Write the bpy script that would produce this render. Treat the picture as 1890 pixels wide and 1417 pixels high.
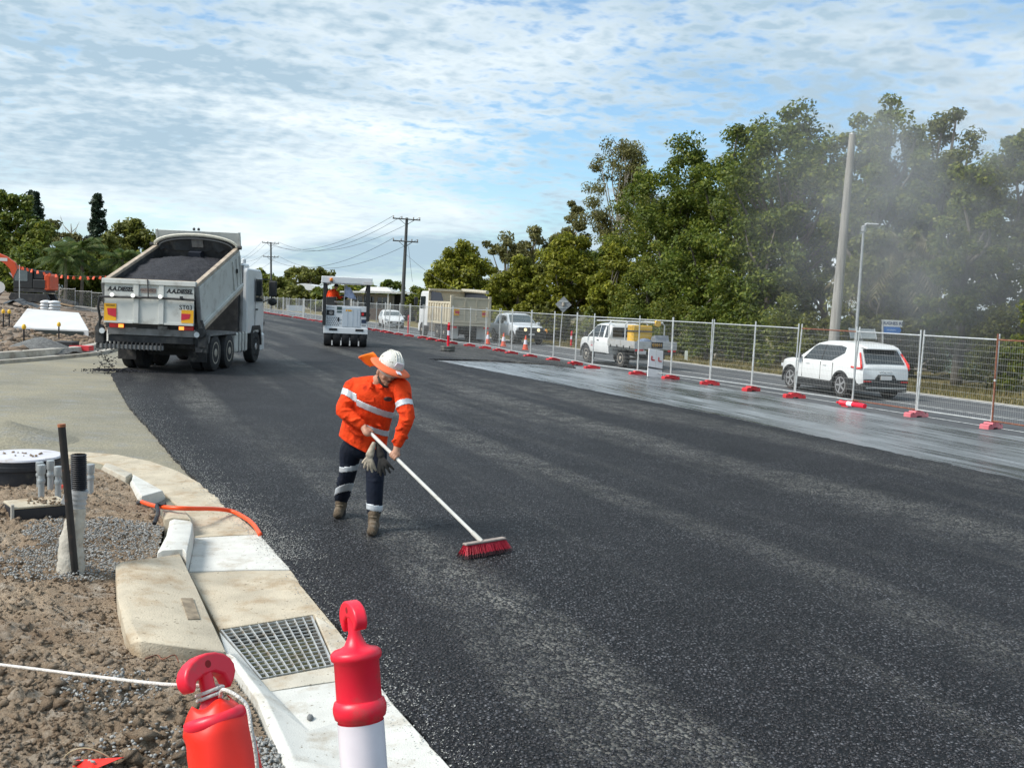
import bpy, bmesh, math, random
import numpy as np
from mathutils import Vector, Matrix, noise as mnoise
R = math.radians
scn = bpy.context.scene
for o in list(bpy.data.objects): bpy.data.objects.remove(o)
COL = scn.collection
random.seed(7); RNG = np.random.default_rng(7)

# ---------------------------------------------------------------- camera
F_PX, CAM_H, PITCH, ROLL = 1830.0, 2.2, R(4.5), R(2.5)
cam_d = bpy.data.cameras.new('camera'); cam = bpy.data.objects.new('camera', cam_d); COL.objects.link(cam)
cam_d.sensor_width = 36.0; cam_d.lens = F_PX / 1890.0 * 36.0
cam_d.clip_start = 0.05; cam_d.clip_end = 3000.0
cam.matrix_world = Matrix.Translation((0, 0, CAM_H)) @ Matrix.Rotation(R(90) - PITCH, 4, 'X') @ Matrix.Rotation(ROLL, 4, 'Z')
scn.camera = cam

# ---------------------------------------------------------------- light
SUN_EL, SUN_AZ = R(46), R(-112)          # azimuth measured from +Y towards +X
sun_dir = Vector((math.sin(SUN_AZ) * math.cos(SUN_EL), math.cos(SUN_AZ) * math.cos(SUN_EL), math.sin(SUN_EL)))
sd = bpy.data.lights.new('sun', 'SUN'); sd.energy = 2.9; sd.angle = R(24); sd.color = (1.0, 0.95, 0.87)
so = bpy.data.objects.new('sun', sd); COL.objects.link(so); so.location = sun_dir * 60
so.rotation_euler = sun_dir.to_track_quat('Z', 'Y').to_euler()

world = bpy.data.worlds.new('World'); scn.world = world; world.use_nodes = True
def build_world():
    nt = world.node_tree; N = nt.nodes; L = nt.links; N.clear()
    def nd(t, **k):
        n = N.new(t)
        for a, b in k.items(): setattr(n, a, b)
        return n
    def mth(op, a, b=None, c=None):
        n = nd('ShaderNodeMath', operation=op)
        for i, x in enumerate((a, b, c)):
            if x is None: continue
            if isinstance(x, (int, float)): n.inputs[i].default_value = x
            else: L.new(x, n.inputs[i])
        return n.outputs[0]
    out = nd('ShaderNodeOutputWorld')
    sky = nd('ShaderNodeTexSky', sky_type='NISHITA'); sky.sun_disc = False
    sky.sun_elevation = SUN_EL; sky.sun_rotation = SUN_AZ % (2 * math.pi)
    sky.air_density = 1.0; sky.dust_density = 0.7; sky.ozone_density = 1.0
    bg = nd('ShaderNodeBackground'); bg.inputs[1].default_value = 0.11
    tn = nd('ShaderNodeMix', data_type='RGBA', blend_type='MULTIPLY'); tn.inputs['Factor'].default_value = 1.0; L.new(sky.outputs[0], tn.inputs['A']); tn.inputs['B'].default_value = (0.76, 0.96, 1.04, 1)
    L.new(tn.outputs['Result'], bg.inputs[0])
    tc = nd('ShaderNodeTexCoord'); sp = nd('ShaderNodeSeparateXYZ'); L.new(tc.outputs['Generated'], sp.inputs[0])
    z = mth('ADD', mth('MAXIMUM', sp.outputs[2], 0.0), 0.16)
    cb = nd('ShaderNodeCombineXYZ'); L.new(mth('DIVIDE', sp.outputs[0], z), cb.inputs[0]); L.new(mth('DIVIDE', sp.outputs[1], z), cb.inputs[1])
    def layer(rot, scl, scale, detail, rough, dist, loc=(0, 0, 0)):
        m = nd('ShaderNodeMapping'); m.inputs['Rotation'].default_value = (0, 0, rot); m.inputs['Scale'].default_value = scl; m.inputs['Location'].default_value = loc
        L.new(cb.outputs[0], m.inputs[0])
        n = nd('ShaderNodeTexNoise'); n.inputs['Scale'].default_value = scale; n.inputs['Detail'].default_value = detail
        n.inputs['Roughness'].default_value = rough; n.inputs['Distortion'].default_value = dist
        L.new(m.outputs[0], n.inputs['Vector']); return n.outputs['Fac']
    big = layer(R(14), (0.8, 0.75, 1), 0.85, 3, 0.5, 0.4, (3.1, 1.7, 0))
    mid = layer(R(-12), (0.8, 1.0, 1), 3.6, 4, 0.55, 0.2)
    cell = layer(R(-24), (0.85, 0.95, 1), 17.0, 3, 0.52, 0.1)
    fd = nd('ShaderNodeMapRange', interpolation_type='SMOOTHSTEP'); L.new(sp.outputs[2], fd.inputs[0]); fd.inputs[1].default_value = 0.03; fd.inputs[2].default_value = 0.20; fd.inputs[3].default_value = 0.22; fd.inputs[4].default_value = 1.0
    cell = mth('ADD', mth('MULTIPLY', mth('SUBTRACT', cell, 0.5), fd.outputs[0]), 0.5)      # far cloud rows merge into haze
    mid = mth('ADD', mth('MULTIPLY', mth('SUBTRACT', mid, 0.5), mth('ADD', mth('MULTIPLY', fd.outputs[0], 0.5), 0.5)), 0.5)
    s = mth('ADD', mth('ADD', mth('MULTIPLY', big, 0.72), mth('MULTIPLY', mid, 0.42)), mth('MULTIPLY', cell, 0.90))
    # overcast fraction: thinner sky away from the broken layer
    mr = nd('ShaderNodeMapRange', interpolation_type='SMOOTHSTEP'); L.new(s, mr.inputs[0])
    mr.inputs[1].default_value = 0.79; mr.inputs[2].default_value = 1.07; mr.inputs[3].default_value = 0.08; mr.inputs[4].default_value = 0.97
    # cloud thickness -> brightness (thick = greyer blue)
    th = mth('ADD', mth('MULTIPLY', layer(R(10), (0.6, 0.8, 1), 1.1, 4, 0.55, 0.6, (7.3, 2.2, 0)), 0.85), mth('MULTIPLY', cell, 0.46))
    rp = nd('ShaderNodeValToRGB'); L.new(th, rp.inputs[0])
    e = rp.color_ramp.elements; e[0].position = 0.44; e[0].color = (0.95, 0.97, 0.98, 1); e[1].position = 0.74; e[1].color = (0.38, 0.51, 0.61, 1)
    x = rp.color_ramp.elements.new(0.57); x.color = (0.70, 0.79, 0.84, 1)
    bc = nd('ShaderNodeBackground'); L.new(rp.outputs[0], bc.inputs[0]); bc.inputs[1].default_value = 0.77
    mx = nd('ShaderNodeMixShader'); hz = nd('ShaderNodeMapRange'); L.new(sp.outputs[2], hz.inputs[0]); hz.inputs[1].default_value = 0.0; hz.inputs[2].default_value = 0.14; hz.inputs[3].default_value = 0.72; hz.inputs[4].default_value = 0.0
    L.new(mth('MAXIMUM', mr.outputs[0], hz.outputs[0]), mx.inputs[0]); L.new(bg.outputs[0], mx.inputs[1]); L.new(bc.outputs[0], mx.inputs[2])
    L.new(mx.outputs[0], out.inputs[0])
build_world()
vs = scn.view_settings; vs.view_transform = 'Standard'; vs.look = 'None'; vs.gamma = 1.0; vs.exposure = 0.68; vs.use_curve_mapping = False

# ---------------------------------------------------------------- pixel -> place (direction only; the plane it touches gives the distance)
def G(px, py, z=0.0):
    a = (px - 945.0) / F_PX; b = -(py - 708.5) / F_PX
    c, s = math.cos(ROLL), math.sin(ROLL); a, b = a * c - b * s, a * s + b * c
    cp, sp = math.cos(PITCH), math.sin(PITCH)
    d = Vector((a, cp + b * sp, -sp + b * cp)); t = (z - CAM_H) / d.z
    return Vector((0, 0, CAM_H)) + d * t
def at_depth(px, py, y):
    a = (px - 945.0) / F_PX; b = -(py - 708.5) / F_PX
    c, s = math.cos(ROLL), math.sin(ROLL); a, b = a * c - b * s, a * s + b * c
    cp, sp = math.cos(PITCH), math.sin(PITCH)
    d = Vector((a, cp + b * sp, -sp + b * cp)); return Vector((0, 0, CAM_H)) + d * (y / d.y)
# road frame: s along the fence (away), t to the right of it
RA = R(22); RO = Vector((10.4, 21.3, 0)); RU = Vector((-math.sin(RA), math.cos(RA), 0)); RV = Vector((math.cos(RA), math.sin(RA), 0))
def ST(s, t, z=0.0):
    p = RO + RU * s + RV * t; return Vector((p.x, p.y, z))
def st(p):
    d = Vector((p[0], p[1], 0)) - RO; return d.dot(RU), d.dot(RV)

# ---------------------------------------------------------------- materials
MATS = {}
def mat(name, col, rough=0.55, metal=0.0, speck=None, var=0.12, vs=6.0, bump=0.0, bs=60.0, spec=0.5, dirt=None, ds=2.0, dlo=0.52, dhi=0.7, coat=0.0, emit=None, alpha=1.0, trans=0.0, coord='Object', stretch=None):
    """Principled: base colour with value noise, optional dirt colour in patches, optional bump."""
    if name in MATS: return MATS[name]
    m = bpy.data.materials.new(name); m.use_nodes = True; nt = m.node_tree; N = nt.nodes; L = nt.links
    b = N['Principled BSDF']; b.inputs['Roughness'].default_value = rough; b.inputs['Metallic'].default_value = metal
    b.inputs['Specular IOR Level'].default_value = spec; b.inputs['Coat Weight'].default_value = coat
    if trans: b.inputs['Transmission Weight'].default_value = trans
    if alpha < 1: b.inputs['Alpha'].default_value = alpha
    if emit: b.inputs['Emission Color'].default_value = (*col, 1); b.inputs['Emission Strength'].default_value = emit
    tc = N.new('ShaderNodeTexCoord'); vec = tc.outputs[coord]
    if stretch:
        mp = N.new('ShaderNodeMapping'); mp.inputs['Scale'].default_value = stretch; L.new(vec, mp.inputs[0]); vec = mp.outputs[0]
    n = N.new('ShaderNodeTexNoise'); n.inputs['Scale'].default_value = vs; n.inputs['Detail'].default_value = 5; L.new(vec, n.inputs['Vector'])
    r = N.new('ShaderNodeValToRGB'); r.color_ramp.elements[0].position = 0.3; r.color_ramp.elements[1].position = 0.7
    r.color_ramp.elements[0].color = (*[max(0, c * (1 - var)) for c in col], 1); r.color_ramp.elements[1].color = (*[min(1, c * (1 + var)) for c in col], 1)
    L.new(n.outputs['Fac'], r.inputs[0]); c = r.outputs[0]
    if dirt:
        n2 = N.new('ShaderNodeTexNoise'); n2.inputs['Scale'].default_value = ds; n2.inputs['Detail'].default_value = 8; n2.inputs['Roughness'].default_value = 0.68; L.new(vec, n2.inputs['Vector'])
        mr = N.new('ShaderNodeMapRange'); mr.inputs[1].default_value = dlo; mr.inputs[2].default_value = dhi; L.new(n2.outputs['Fac'], mr.inputs[0])
        mx = N.new('ShaderNodeMix'); mx.data_type = 'RGBA'; L.new(mr.outputs[0], mx.inputs['Factor']); L.new(c, mx.inputs['A']); mx.inputs['B'].default_value = (*dirt, 1); c = mx.outputs['Result']
    if speck:
        for (sc_, lo_, hi_, kc) in speck:
            n4 = N.new('ShaderNodeTexNoise'); n4.inputs['Scale'].default_value = sc_; n4.inputs['Detail'].default_value = 3; L.new(vec, n4.inputs['Vector'])
            mr = N.new('ShaderNodeMapRange'); mr.inputs[1].default_value = lo_; mr.inputs[2].default_value = hi_; L.new(n4.outputs['Fac'], mr.inputs[0])
            mx = N.new('ShaderNodeMix'); mx.data_type = 'RGBA'; L.new(mr.outputs[0], mx.inputs['Factor']); L.new(c, mx.inputs['A']); mx.inputs['B'].default_value = (*kc, 1); c = mx.outputs['Result']
    L.new(c, b.inputs['Base Color'])
    if bump:
        n3 = N.new('ShaderNodeTexNoise'); n3.inputs['Scale'].default_value = bs; n3.inputs['Detail'].default_value = 4; L.new(vec, n3.inputs['Vector'])
        bp = N.new('ShaderNodeBump'); bp.inputs['Strength'].default_value = bump; bp.inputs['Distance'].default_value = 0.02; L.new(n3.outputs['Fac'], bp.inputs['Height']); L.new(bp.outputs[0], b.inputs['Normal'])
    MATS[name] = m; return m

# ---------------------------------------------------------------- mesh helpers
class MB:
    """collects shapes; build() links them as one mesh object"""
    def __init__(s): s.v = []; s.f = []
    def add(s, vs, fs):
        o = len(s.v); s.v += [tuple(p) for p in vs]; s.f += [tuple(i + o for i in f) for f in fs]; return s
    def box(s, c, d, rot=None):
        hx, hy, hz = d[0] / 2, d[1] / 2, d[2] / 2
        P = [Vector((x, y, z)) for x in (-hx, hx) for y in (-hy, hy) for z in (-hz, hz)]
        if rot is not None: P = [rot @ p for p in P]
        c = Vector(c)
        return s.add([p + c for p in P], [(0, 1, 3, 2), (4, 6, 7, 5), (0, 4, 5, 1), (2, 3, 7, 6), (0, 2, 6, 4), (1, 5, 7, 3)])
    def b2(s, a, b):
        return s.box([(a[i] + b[i]) / 2 for i in range(3)], [abs(b[i] - a[i]) for i in range(3)])
    def hexa(s, P):  # 4 bottom corners then 4 top corners, same order
        return s.add(P, [(3, 2, 1, 0), (4, 5, 6, 7), (0, 1, 5, 4), (1, 2, 6, 5), (2, 3, 7, 6), (3, 0, 4, 7)])
    def tube(s, pts, r, n=8, cap=True):
        pts = [Vector(p) for p in pts]; k = len(pts)
        rr = [r] * k if isinstance(r, (int, float)) else list(r)
        up = None; vs = []
        for i, p in enumerate(pts):
            d = (pts[min(i + 1, k - 1)] - pts[max(i - 1, 0)]).normalized()
            if up is None:
                up = Vector((0, 0, 1)) if abs(d.z) < 0.9 else Vector((1, 0, 0))
            x = d.cross(up)
            if x.length < 1e-5: x = d.orthogonal()
            x.normalize(); y = x.cross(d).normalized(); up = y
            ra, rb = (rr[i] if isinstance(rr[i], (tuple, list)) else (rr[i], rr[i]))
            for j in range(n):
                a = 2 * math.pi * j / n; vs.append(p + x * (ra * math.cos(a)) + y * (rb * math.sin(a)))
        fs = []
        for i in range(k - 1):
            for j in range(n):
                fs.append((i * n + j, i * n + (j + 1) % n, (i + 1) * n + (j + 1) % n, (i + 1) * n + j))
        if cap: fs.append(tuple(range(n))[::-1]); fs.append(tuple(range((k - 1) * n, k * n)))
        return s.add(vs, fs)
    def lathe(s, prof, n=16, c=(0, 0, 0), axis='Z', cap=True, rot=None):
        vs = []; c = Vector(c)
        for (r, h) in prof:
            for j in range(n):
                a = 2 * math.pi * j / n; p = Vector((r * math.cos(a), r * math.sin(a), h))
                if axis == 'Y': p = Vector((p.x, p.z, -p.y))
                elif axis == 'X': p = Vector((p.z, p.x, p.y))
                if rot is not None: p = rot @ p
                vs.append(c + p)
        k = len(prof); fs = []
        for i in range(k - 1):
            for j in range(n): fs.append((i * n + j, i * n + (j + 1) % n, (i + 1) * n + (j + 1) % n, (i + 1) * n + j))
        if cap: fs.append(tuple(range(n))[::-1]); fs.append(tuple(range((k - 1) * n, k * n)))
        return s.add(vs, fs)
    def prism(s, poly, a, b, axis='Z'):
        n = len(poly)
        def mk(p, h): return {'Z': (p[0], p[1], h), 'Y': (p[0], h, p[1]), 'X': (h, p[0], p[1])}[axis]
        vs = [mk(p, a) for p in poly] + [mk(p, b) for p in poly]
        return s.add(vs, [tuple(range(n))[::-1], tuple(range(n, 2 * n))] + [(i, (i + 1) % n, n + (i + 1) % n, n + i) for i in range(n)])
    def ell(s, c, r, n=12, m=8, rot=None):
        c = Vector(c); vs = []; fs = []
        for i in range(1, m):
            t = math.pi * i / m
            for j in range(n):
                a = 2 * math.pi * j / n; p = Vector((r[0] * math.sin(t) * math.cos(a), r[1] * math.sin(t) * math.sin(a), r[2] * math.cos(t)))
                vs.append(c + (rot @ p if rot is not None else p))
        k = len(vs)
        for q in (Vector((0, 0, r[2])), Vector((0, 0, -r[2]))): vs.append(c + (rot @ q if rot is not None else q))
        for i in range(m - 2):
            for j in range(n): fs.append((i * n + j, (i + 1) * n + j, (i + 1) * n + (j + 1) % n, i * n + (j + 1) % n))
        for j in range(n):
            fs.append((k, j, (j + 1) % n)); fs.append((k + 1, (m - 2) * n + (j + 1) % n, (m - 2) * n + j))
        return s.add(vs, fs)
    def xf(s, M):
        s.v = [tuple(M @ Vector(p)) for p in s.v]; return s
    def mesh(s, name, smooth=False, fix=True):
        me = bpy.data.meshes.new(name); me.from_pydata(s.v, [], s.f)
        if fix:
            bm = bmesh.new(); bm.from_mesh(me); bmesh.ops.recalc_face_normals(bm, faces=bm.faces[:]); bm.to_mesh(me); bm.free()
        if smooth:
            for p in me.polygons: p.use_smooth = True
        me.update(); return me
    def build(s, name, m, parent=None, smooth=False, bevel=0.0, seg=2, auto=None, loc=None, rot=None):
        me = s.mesh(name, smooth or auto is not None); me.materials.append(m)
        return put(name, me, parent, bevel, seg, auto, loc, rot)
def put(name, me, parent=None, bevel=0.0, seg=2, auto=None, loc=None, rot=None):
    o = bpy.data.objects.new(name, me); COL.objects.link(o)
    if parent is not None: o.parent = parent
    if loc is not None: o.location = loc
    if rot is not None: o.rotation_euler = rot
    if bevel:
        b = o.modifiers.new('bevel', 'BEVEL'); b.width = bevel; b.segments = seg; b.limit_method = 'ANGLE'; b.angle_limit = R(35)
    if auto is not None:
        try: me.set_sharp_from_angle(angle=R(auto))
        except Exception: pass
    return o
def thing(name, label, cat, loc=(0, 0, 0), rz=0.0, group=None):
    o = bpy.data.objects.new(name, None); COL.objects.link(o); o.empty_display_size = 0.2
    o.location = loc; o.rotation_euler = (0, 0, rz); tag(o, label, cat, group); return o
def tag(o, label=None, cat=None, group=None, kind=None):
    if label: o['label'] = label
    if cat: o['category'] = cat
    if group: o['group'] = group
    if kind: o['kind'] = kind
    return o
def copy_tree(o, parent=None):
    c = o.copy(); COL.objects.link(c)
    if parent is not None: c.parent = parent
    for ch in list(o.children): copy_tree(ch, c)
    return c
def bake(o):
    """replace an object's modifiers by their result"""
    dg = bpy.context.evaluated_depsgraph_get(); me = bpy.data.meshes.new_from_object(o.evaluated_get(dg)); mats_ = [m for m in o.data.materials]
    o.modifiers.clear(); o.data = me
    return o
FONT = None
def lettering(text, size, m, parent, loc, rot=(R(90), 0, 0), ext=0.004, align='CENTER', sx=1.0, shear=0.0, bold=0.0):
    cu = bpy.data.curves.new('lettering', 'FONT'); cu.body = text; cu.size = size; cu.extrude = ext; cu.align_x = align; cu.align_y = 'CENTER'
    cu.shear = shear; cu.offset = bold; cu.resolution_u = 3
    t = bpy.data.objects.new('lettering', cu); COL.objects.link(t); bpy.context.view_layer.update()
    dg = bpy.context.evaluated_depsgraph_get(); me = bpy.data.meshes.new_from_object(t.evaluated_get(dg))
    bpy.data.objects.remove(t); me.name = 'lettering'; me.materials.clear(); me.materials.append(m)
    o = bpy.data.objects.new('lettering', me); COL.objects.link(o); o.parent = parent; o.location = loc; o.rotation_euler = rot; o.scale = (sx, 1, 1)
    return o
def fast_mesh(name, V, Fq, m, smooth=False, k=4):
    """numpy arrays -> mesh with k-gons"""
    me = bpy.data.meshes.new(name); nv, nf = len(V), len(Fq)
    me.vertices.add(nv); me.vertices.foreach_set('co', np.asarray(V, dtype=np.float32).ravel())
    me.loops.add(nf * k); me.loops.foreach_set('vertex_index', np.asarray(Fq, dtype=np.int32).ravel())
    me.polygons.add(nf); me.polygons.foreach_set('loop_start', np.arange(0, nf * k, k, dtype=np.int32)); me.polygons.foreach_set('loop_total', np.full(nf, k, dtype=np.int32))
    if smooth: me.polygons.foreach_set('use_smooth', np.ones(nf, dtype=bool))
    me.update(); me.validate(); me.materials.append(m); return me
def catmull(P, n=8):
    P = [Vector(p) for p in P]; out = []
    for i in range(len(P) - 1):
        a, b, c, d = P[max(i - 1, 0)], P[i], P[i + 1], P[min(i + 2, len(P) - 1)]
        for j in range(n):
            t = j / n
            out.append(0.5 * ((2 * b) + (c - a) * t + (2 * a - 5 * b + 4 * c - d) * t * t + (3 * b - a - 3 * c + d) * t ** 3))
    out.append(P[-1]); return out
# ================================================================= SETTING: ground, roads, kerbs
def nodes_of(name):
    m = bpy.data.materials.new(name); m.use_nodes = True; nt = m.node_tree; return m, nt.nodes, nt.links, nt.nodes['Principled BSDF']
def N_noise(N, L, vec, scale, detail=4, rough=0.5, dist=0.0):
    n = N.new('ShaderNodeTexNoise'); n.inputs['Scale'].default_value = scale; n.inputs['Detail'].default_value = detail; n.inputs['Roughness'].default_value = rough; n.inputs['Distortion'].default_value = dist
    L.new(vec, n.inputs['Vector']); return n.outputs['Fac']
def N_range(N, L, x, a, b, c=0.0, d=1.0):
    n = N.new('ShaderNodeMapRange'); L.new(x, n.inputs[0])
    for i, q in enumerate((a, b, c, d)): n.inputs[i + 1].default_value = q
    return n.outputs[0]
def N_math(N, L, op, a, b=None):
    n = N.new('ShaderNodeMath'); n.operation = op
    for i, x in enumerate((a, b)):
        if x is None: continue
        if isinstance(x, (int, float)): n.inputs[i].default_value = x
        else: L.new(x, n.inputs[i])
    return n.outputs[0]
def N_mix(N, L, f, a, b):
    n = N.new('ShaderNodeMix'); n.data_type = 'RGBA'
    for k, x in (('Factor', f), ('A', a), ('B', b)):
        if isinstance(x, (int, float)): n.inputs[k].default_value = x
        elif isinstance(x, tuple): n.inputs[k].default_value = (*x, 1)
        else: L.new(x, n.inputs[k])
    return n.outputs['Result']
def N_map(N, L, vec, rz=0.0, scale=(1, 1, 1)):
    m = N.new('ShaderNodeMapping'); m.inputs['Rotation'].default_value = (0, 0, rz); m.inputs['Scale'].default_value = scale; L.new(vec, m.inputs[0]); return m.outputs[0]

def asphalt_material():
    m, N, L, b = nodes_of('fresh_asphalt'); P = N.new('ShaderNodeTexCoord').outputs['Object']
    along = N_map(N, L, P, -RA, (1, 1, 1))           # x = across the road, y = along it
    vo = N.new('ShaderNodeTexVoronoi'); vo.inputs['Scale'].default_value = 46; L.new(P, vo.inputs['Vector'])
    vo2 = N.new('ShaderNodeTexVoronoi'); vo2.inputs['Scale'].default_value = 27; L.new(P, vo2.inputs['Vector'])
    sepc = N.new('ShaderNodeSeparateColor'); L.new(vo.outputs['Color'], sepc.inputs[0])
    stone = N_math(N, L, 'POWER', sepc.outputs[0], 2.6)
    stone = N_math(N, L, 'MULTIPLY', stone, N_range(N, L, N_noise(N, L, P, 0.9, 5, 0.65), 0.36, 0.66, 0.35, 1.35))
    base = N_mix(N, L, stone, (0.0095, 0.0095, 0.0115), (0.205, 0.207, 0.225))
    # gaps between stones
    gap = N_range(N, L, vo.outputs['Distance'], 0.30, 0.52)
    base = N_mix(N, L, gap, base, (0.0035, 0.0035, 0.0045))
    # dusty tyre bands along the road: more pale stones there
    band = N_noise(N, L, N_map(N, L, along, 0, (0.62, 0.035, 1)), 1.0, 3, 0.55, 0.25)
    patch = N_noise(N, L, P, 1.7, 6, 0.65)
    bm_ = N_math(N, L, 'MULTIPLY', N_range(N, L, band, 0.49, 0.62), N_range(N, L, patch, 0.32, 0.60))
    sep2 = N.new('ShaderNodeSeparateColor'); L.new(vo2.outputs['Color'], sep2.inputs[0])
    pick = N_math(N, L, 'GREATER_THAN', sepc.outputs[1], 0.60)
    dust = N_math(N, L, 'MULTIPLY', bm_, N_math(N, L, 'ADD', N_math(N, L, 'MULTIPLY', pick, 0.85), 0.10))
    base = N_mix(N, L, dust, base, (0.215, 0.21, 0.19))
    spl = N_math(N, L, 'MULTIPLY', N_range(N, L, N_noise(N, L, P, 5.5, 6, 0.72), 0.66, 0.70), N_range(N, L, band, 0.50, 0.58, 0.0, 0.75))
    base = N_mix(N, L, spl, base, (0.34, 0.34, 0.33))
    big = N_noise(N, L, N_map(N, L, along, 0, (0.5, 0.12, 1)), 1.0, 4, 0.6)
    base = N_mix(N, L, N_range(N, L, big, 0.42, 0.72, 0.0, 0.30), base, (0.034, 0.034, 0.038))
    fine = N_noise(N, L, P, 9.0, 5, 0.7)
    base = N_mix(N, L, N_range(N, L, fine, 0.5, 0.72, 0.0, 0.25), base, (0.036, 0.036, 0.043))
    L.new(base, b.inputs['Base Color']); b.inputs['Roughness'].default_value = 0.60; b.inputs['Specular IOR Level'].default_value = 0.30
    h = N_math(N, L, 'SUBTRACT', N_math(N, L, 'MULTIPLY', sepc.outputs[2], 0.5), vo.outputs['Distance'])
    bp = N.new('ShaderNodeBump'); bp.inputs['Strength'].default_value = 1.0; bp.inputs['Distance'].default_value = 0.020; L.new(h, bp.inputs['Height']); L.new(bp.outputs[0], b.inputs['Normal'])
    return m
def tack_material():
    m, N, L, b = nodes_of('bitumen_tack_coat'); P = N.new('ShaderNodeTexCoord').outputs['Object']
    al = N_map(N, L, P, -RA + R(3), (1, 1, 1))
    streak = N_noise(N, L, N_map(N, L, al, 0, (5.0, 0.28, 1)), 1.0, 7, 0.68, 0.2)
    blot = N_noise(N, L, N_map(N, L, al, 0, (0.9, 0.22, 1)), 1.0, 5, 0.6)
    f = N_math(N, L, 'ADD', N_math(N, L, 'MULTIPLY', streak, 0.62), N_math(N, L, 'MULTIPLY', blot, 0.5))
    c = N_mix(N, L, N_range(N, L, f, 0.47, 0.68), (0.060, 0.067, 0.074), (0.310, 0.335, 0.355))
    sp = N_noise(N, L, P, 46, 3, 0.6)
    c = N_mix(N, L, N_range(N, L, sp, 0.52, 0.64, 0.0, 0.65), c, (0.030, 0.034, 0.038))
    L.new(c, b.inputs['Base Color']); L.new(N_range(N, L, f, 0.42, 0.66, 0.16, 0.42), b.inputs['Roughness']); b.inputs['Specular IOR Level'].default_value = 0.55
    bp = N.new('ShaderNodeBump'); bp.inputs['Strength'].default_value = 0.35; bp.inputs['Distance'].default_value = 0.01; L.new(N_noise(N, L, P, 30, 5, 0.7), bp.inputs['Height']); L.new(bp.outputs[0], b.inputs['Normal'])
    return m
def blend_ground(name, c1, c2, c3, s1, s2, bump=0.5, bs=40, rough=0.9, stretch=None, rz=0.0):
    m, N, L, b = nodes_of(name); P = N.new('ShaderNodeTexCoord').outputs['Object']
    Q = N_map(N, L, P, rz, stretch) if stretch else P
    c = N_mix(N, L, N_range(N, L, N_noise(N, L, Q, s1, 7, 0.62), 0.36, 0.64), c1, c2)
    c = N_mix(N, L, N_range(N, L, N_noise(N, L, Q, s2, 6, 0.7), 0.52, 0.70), c, c3)
    n3 = N_noise(N, L, P, bs, 5, 0.7)
    c = N_mix(N, L, N_range(N, L, n3, 0.35, 0.70, 0.0, 0.55), c, tuple(x * 0.42 for x in c1))
    L.new(c, b.inputs['Base Color']); b.inputs['Roughness'].default_value = rough; b.inputs['Specular IOR Level'].default_value = 0.3
    bp = N.new('ShaderNodeBump'); bp.inputs['Strength'].default_value = bump; bp.inputs['Distance'].default_value = 0.03; L.new(n3, bp.inputs['Height']); L.new(bp.outputs[0], b.inputs['Normal'])
    return m
M_asphalt = asphalt_material(); M_tack = tack_material()
M_gravel = blend_ground('crushed_rock_base', (0.250, 0.238, 0.190), (0.360, 0.328, 0.240), (0.305, 0.310, 0.300), 0.45, 2.6, 0.9, 24, stretch=(0.8, 1.2, 1), rz=R(8))
M_oldroad = blend_ground('worn_road_asphalt', (0.098, 0.104, 0.112), (0.122, 0.128, 0.134), (0.152, 0.156, 0.158), 0.6, 0.9, 0.2, 80, 0.8, stretch=(1.2, 0.12, 1), rz=-RA)
M_dirt = blend_ground('clay_soil', (0.310, 0.222, 0.150), (0.520, 0.405, 0.290), (0.560, 0.500, 0.420), 1.3, 3.0, 1.0, 65)
M_clod = blend_ground('clay_clods', (0.320, 0.228, 0.152), (0.540, 0.415, 0.295), (0.570, 0.505, 0.425), 2.2, 3.5, 1.0, 110)
M_site = blend_ground('building_site_soil', (0.190, 0.135, 0.095), (0.300, 0.235, 0.180), (0.345, 0.310, 0.265), 0.22, 0.6, 0.9, 7)
M_verge = blend_ground('dry_verge_grass', (0.150, 0.130, 0.045), (0.255, 0.205, 0.095), (0.205, 0.165, 0.110), 0.35, 0.8, 0.8, 14)
M_land = blend_ground('open_land', (0.085, 0.090, 0.038), (0.130, 0.115, 0.060), (0.165, 0.130, 0.085), 0.06, 0.3, 0.5, 3)
M_bluestone = blend_ground('blue_gravel', (0.120, 0.122, 0.122), (0.235, 0.240, 0.238), (0.340, 0.340, 0.320), 6, 24, 0.9, 70)
M_conc = mat('pale_concrete', (0.50, 0.465, 0.39), 0.85, speck=((34, .66, .70, (.20, .16, .11)), (90, .68, .72, (.14, .12, .10))), var=0.12, vs=5, bump=0.25, bs=90, dirt=(0.34, 0.245, 0.145), ds=2.6, dlo=0.47, dhi=0.72)
M_conc_white = mat('new_white_concrete', (0.60, 0.595, 0.555), 0.85, speck=((30, .67, .71, (.30, .27, .22)), (95, .69, .73, (.20, .19, .17))), var=0.08, vs=7, bump=0.2, bs=110, dirt=(0.36, 0.30, 0.22), ds=3.4, dlo=0.52, dhi=0.74)
M_conc_tan = mat('stained_tan_concrete', (0.48, 0.42, 0.32), 0.88, speck=((34, .66, .70, (.20, .16, .11)), (90, .68, .72, (.14, .12, .10))), var=0.16, vs=4, bump=0.3, bs=80, dirt=(0.30, 0.20, 0.105), ds=3.0, dlo=0.50, dhi=0.74)
M_conc_grey = mat('grey_kerb_concrete', (0.46, 0.435, 0.385), 0.85, var=0.18, vs=2.2, bump=0.2, bs=50, dirt=(0.20, 0.165, 0.12), ds=1.4, dlo=0.48, dhi=0.72)
M_linewhite = mat('road_line_white', (0.62, 0.63, 0.62), 0.7, var=0.12, vs=8, dirt=(0.20, 0.205, 0.21), ds=5, dlo=0.50, dhi=0.66)

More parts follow.
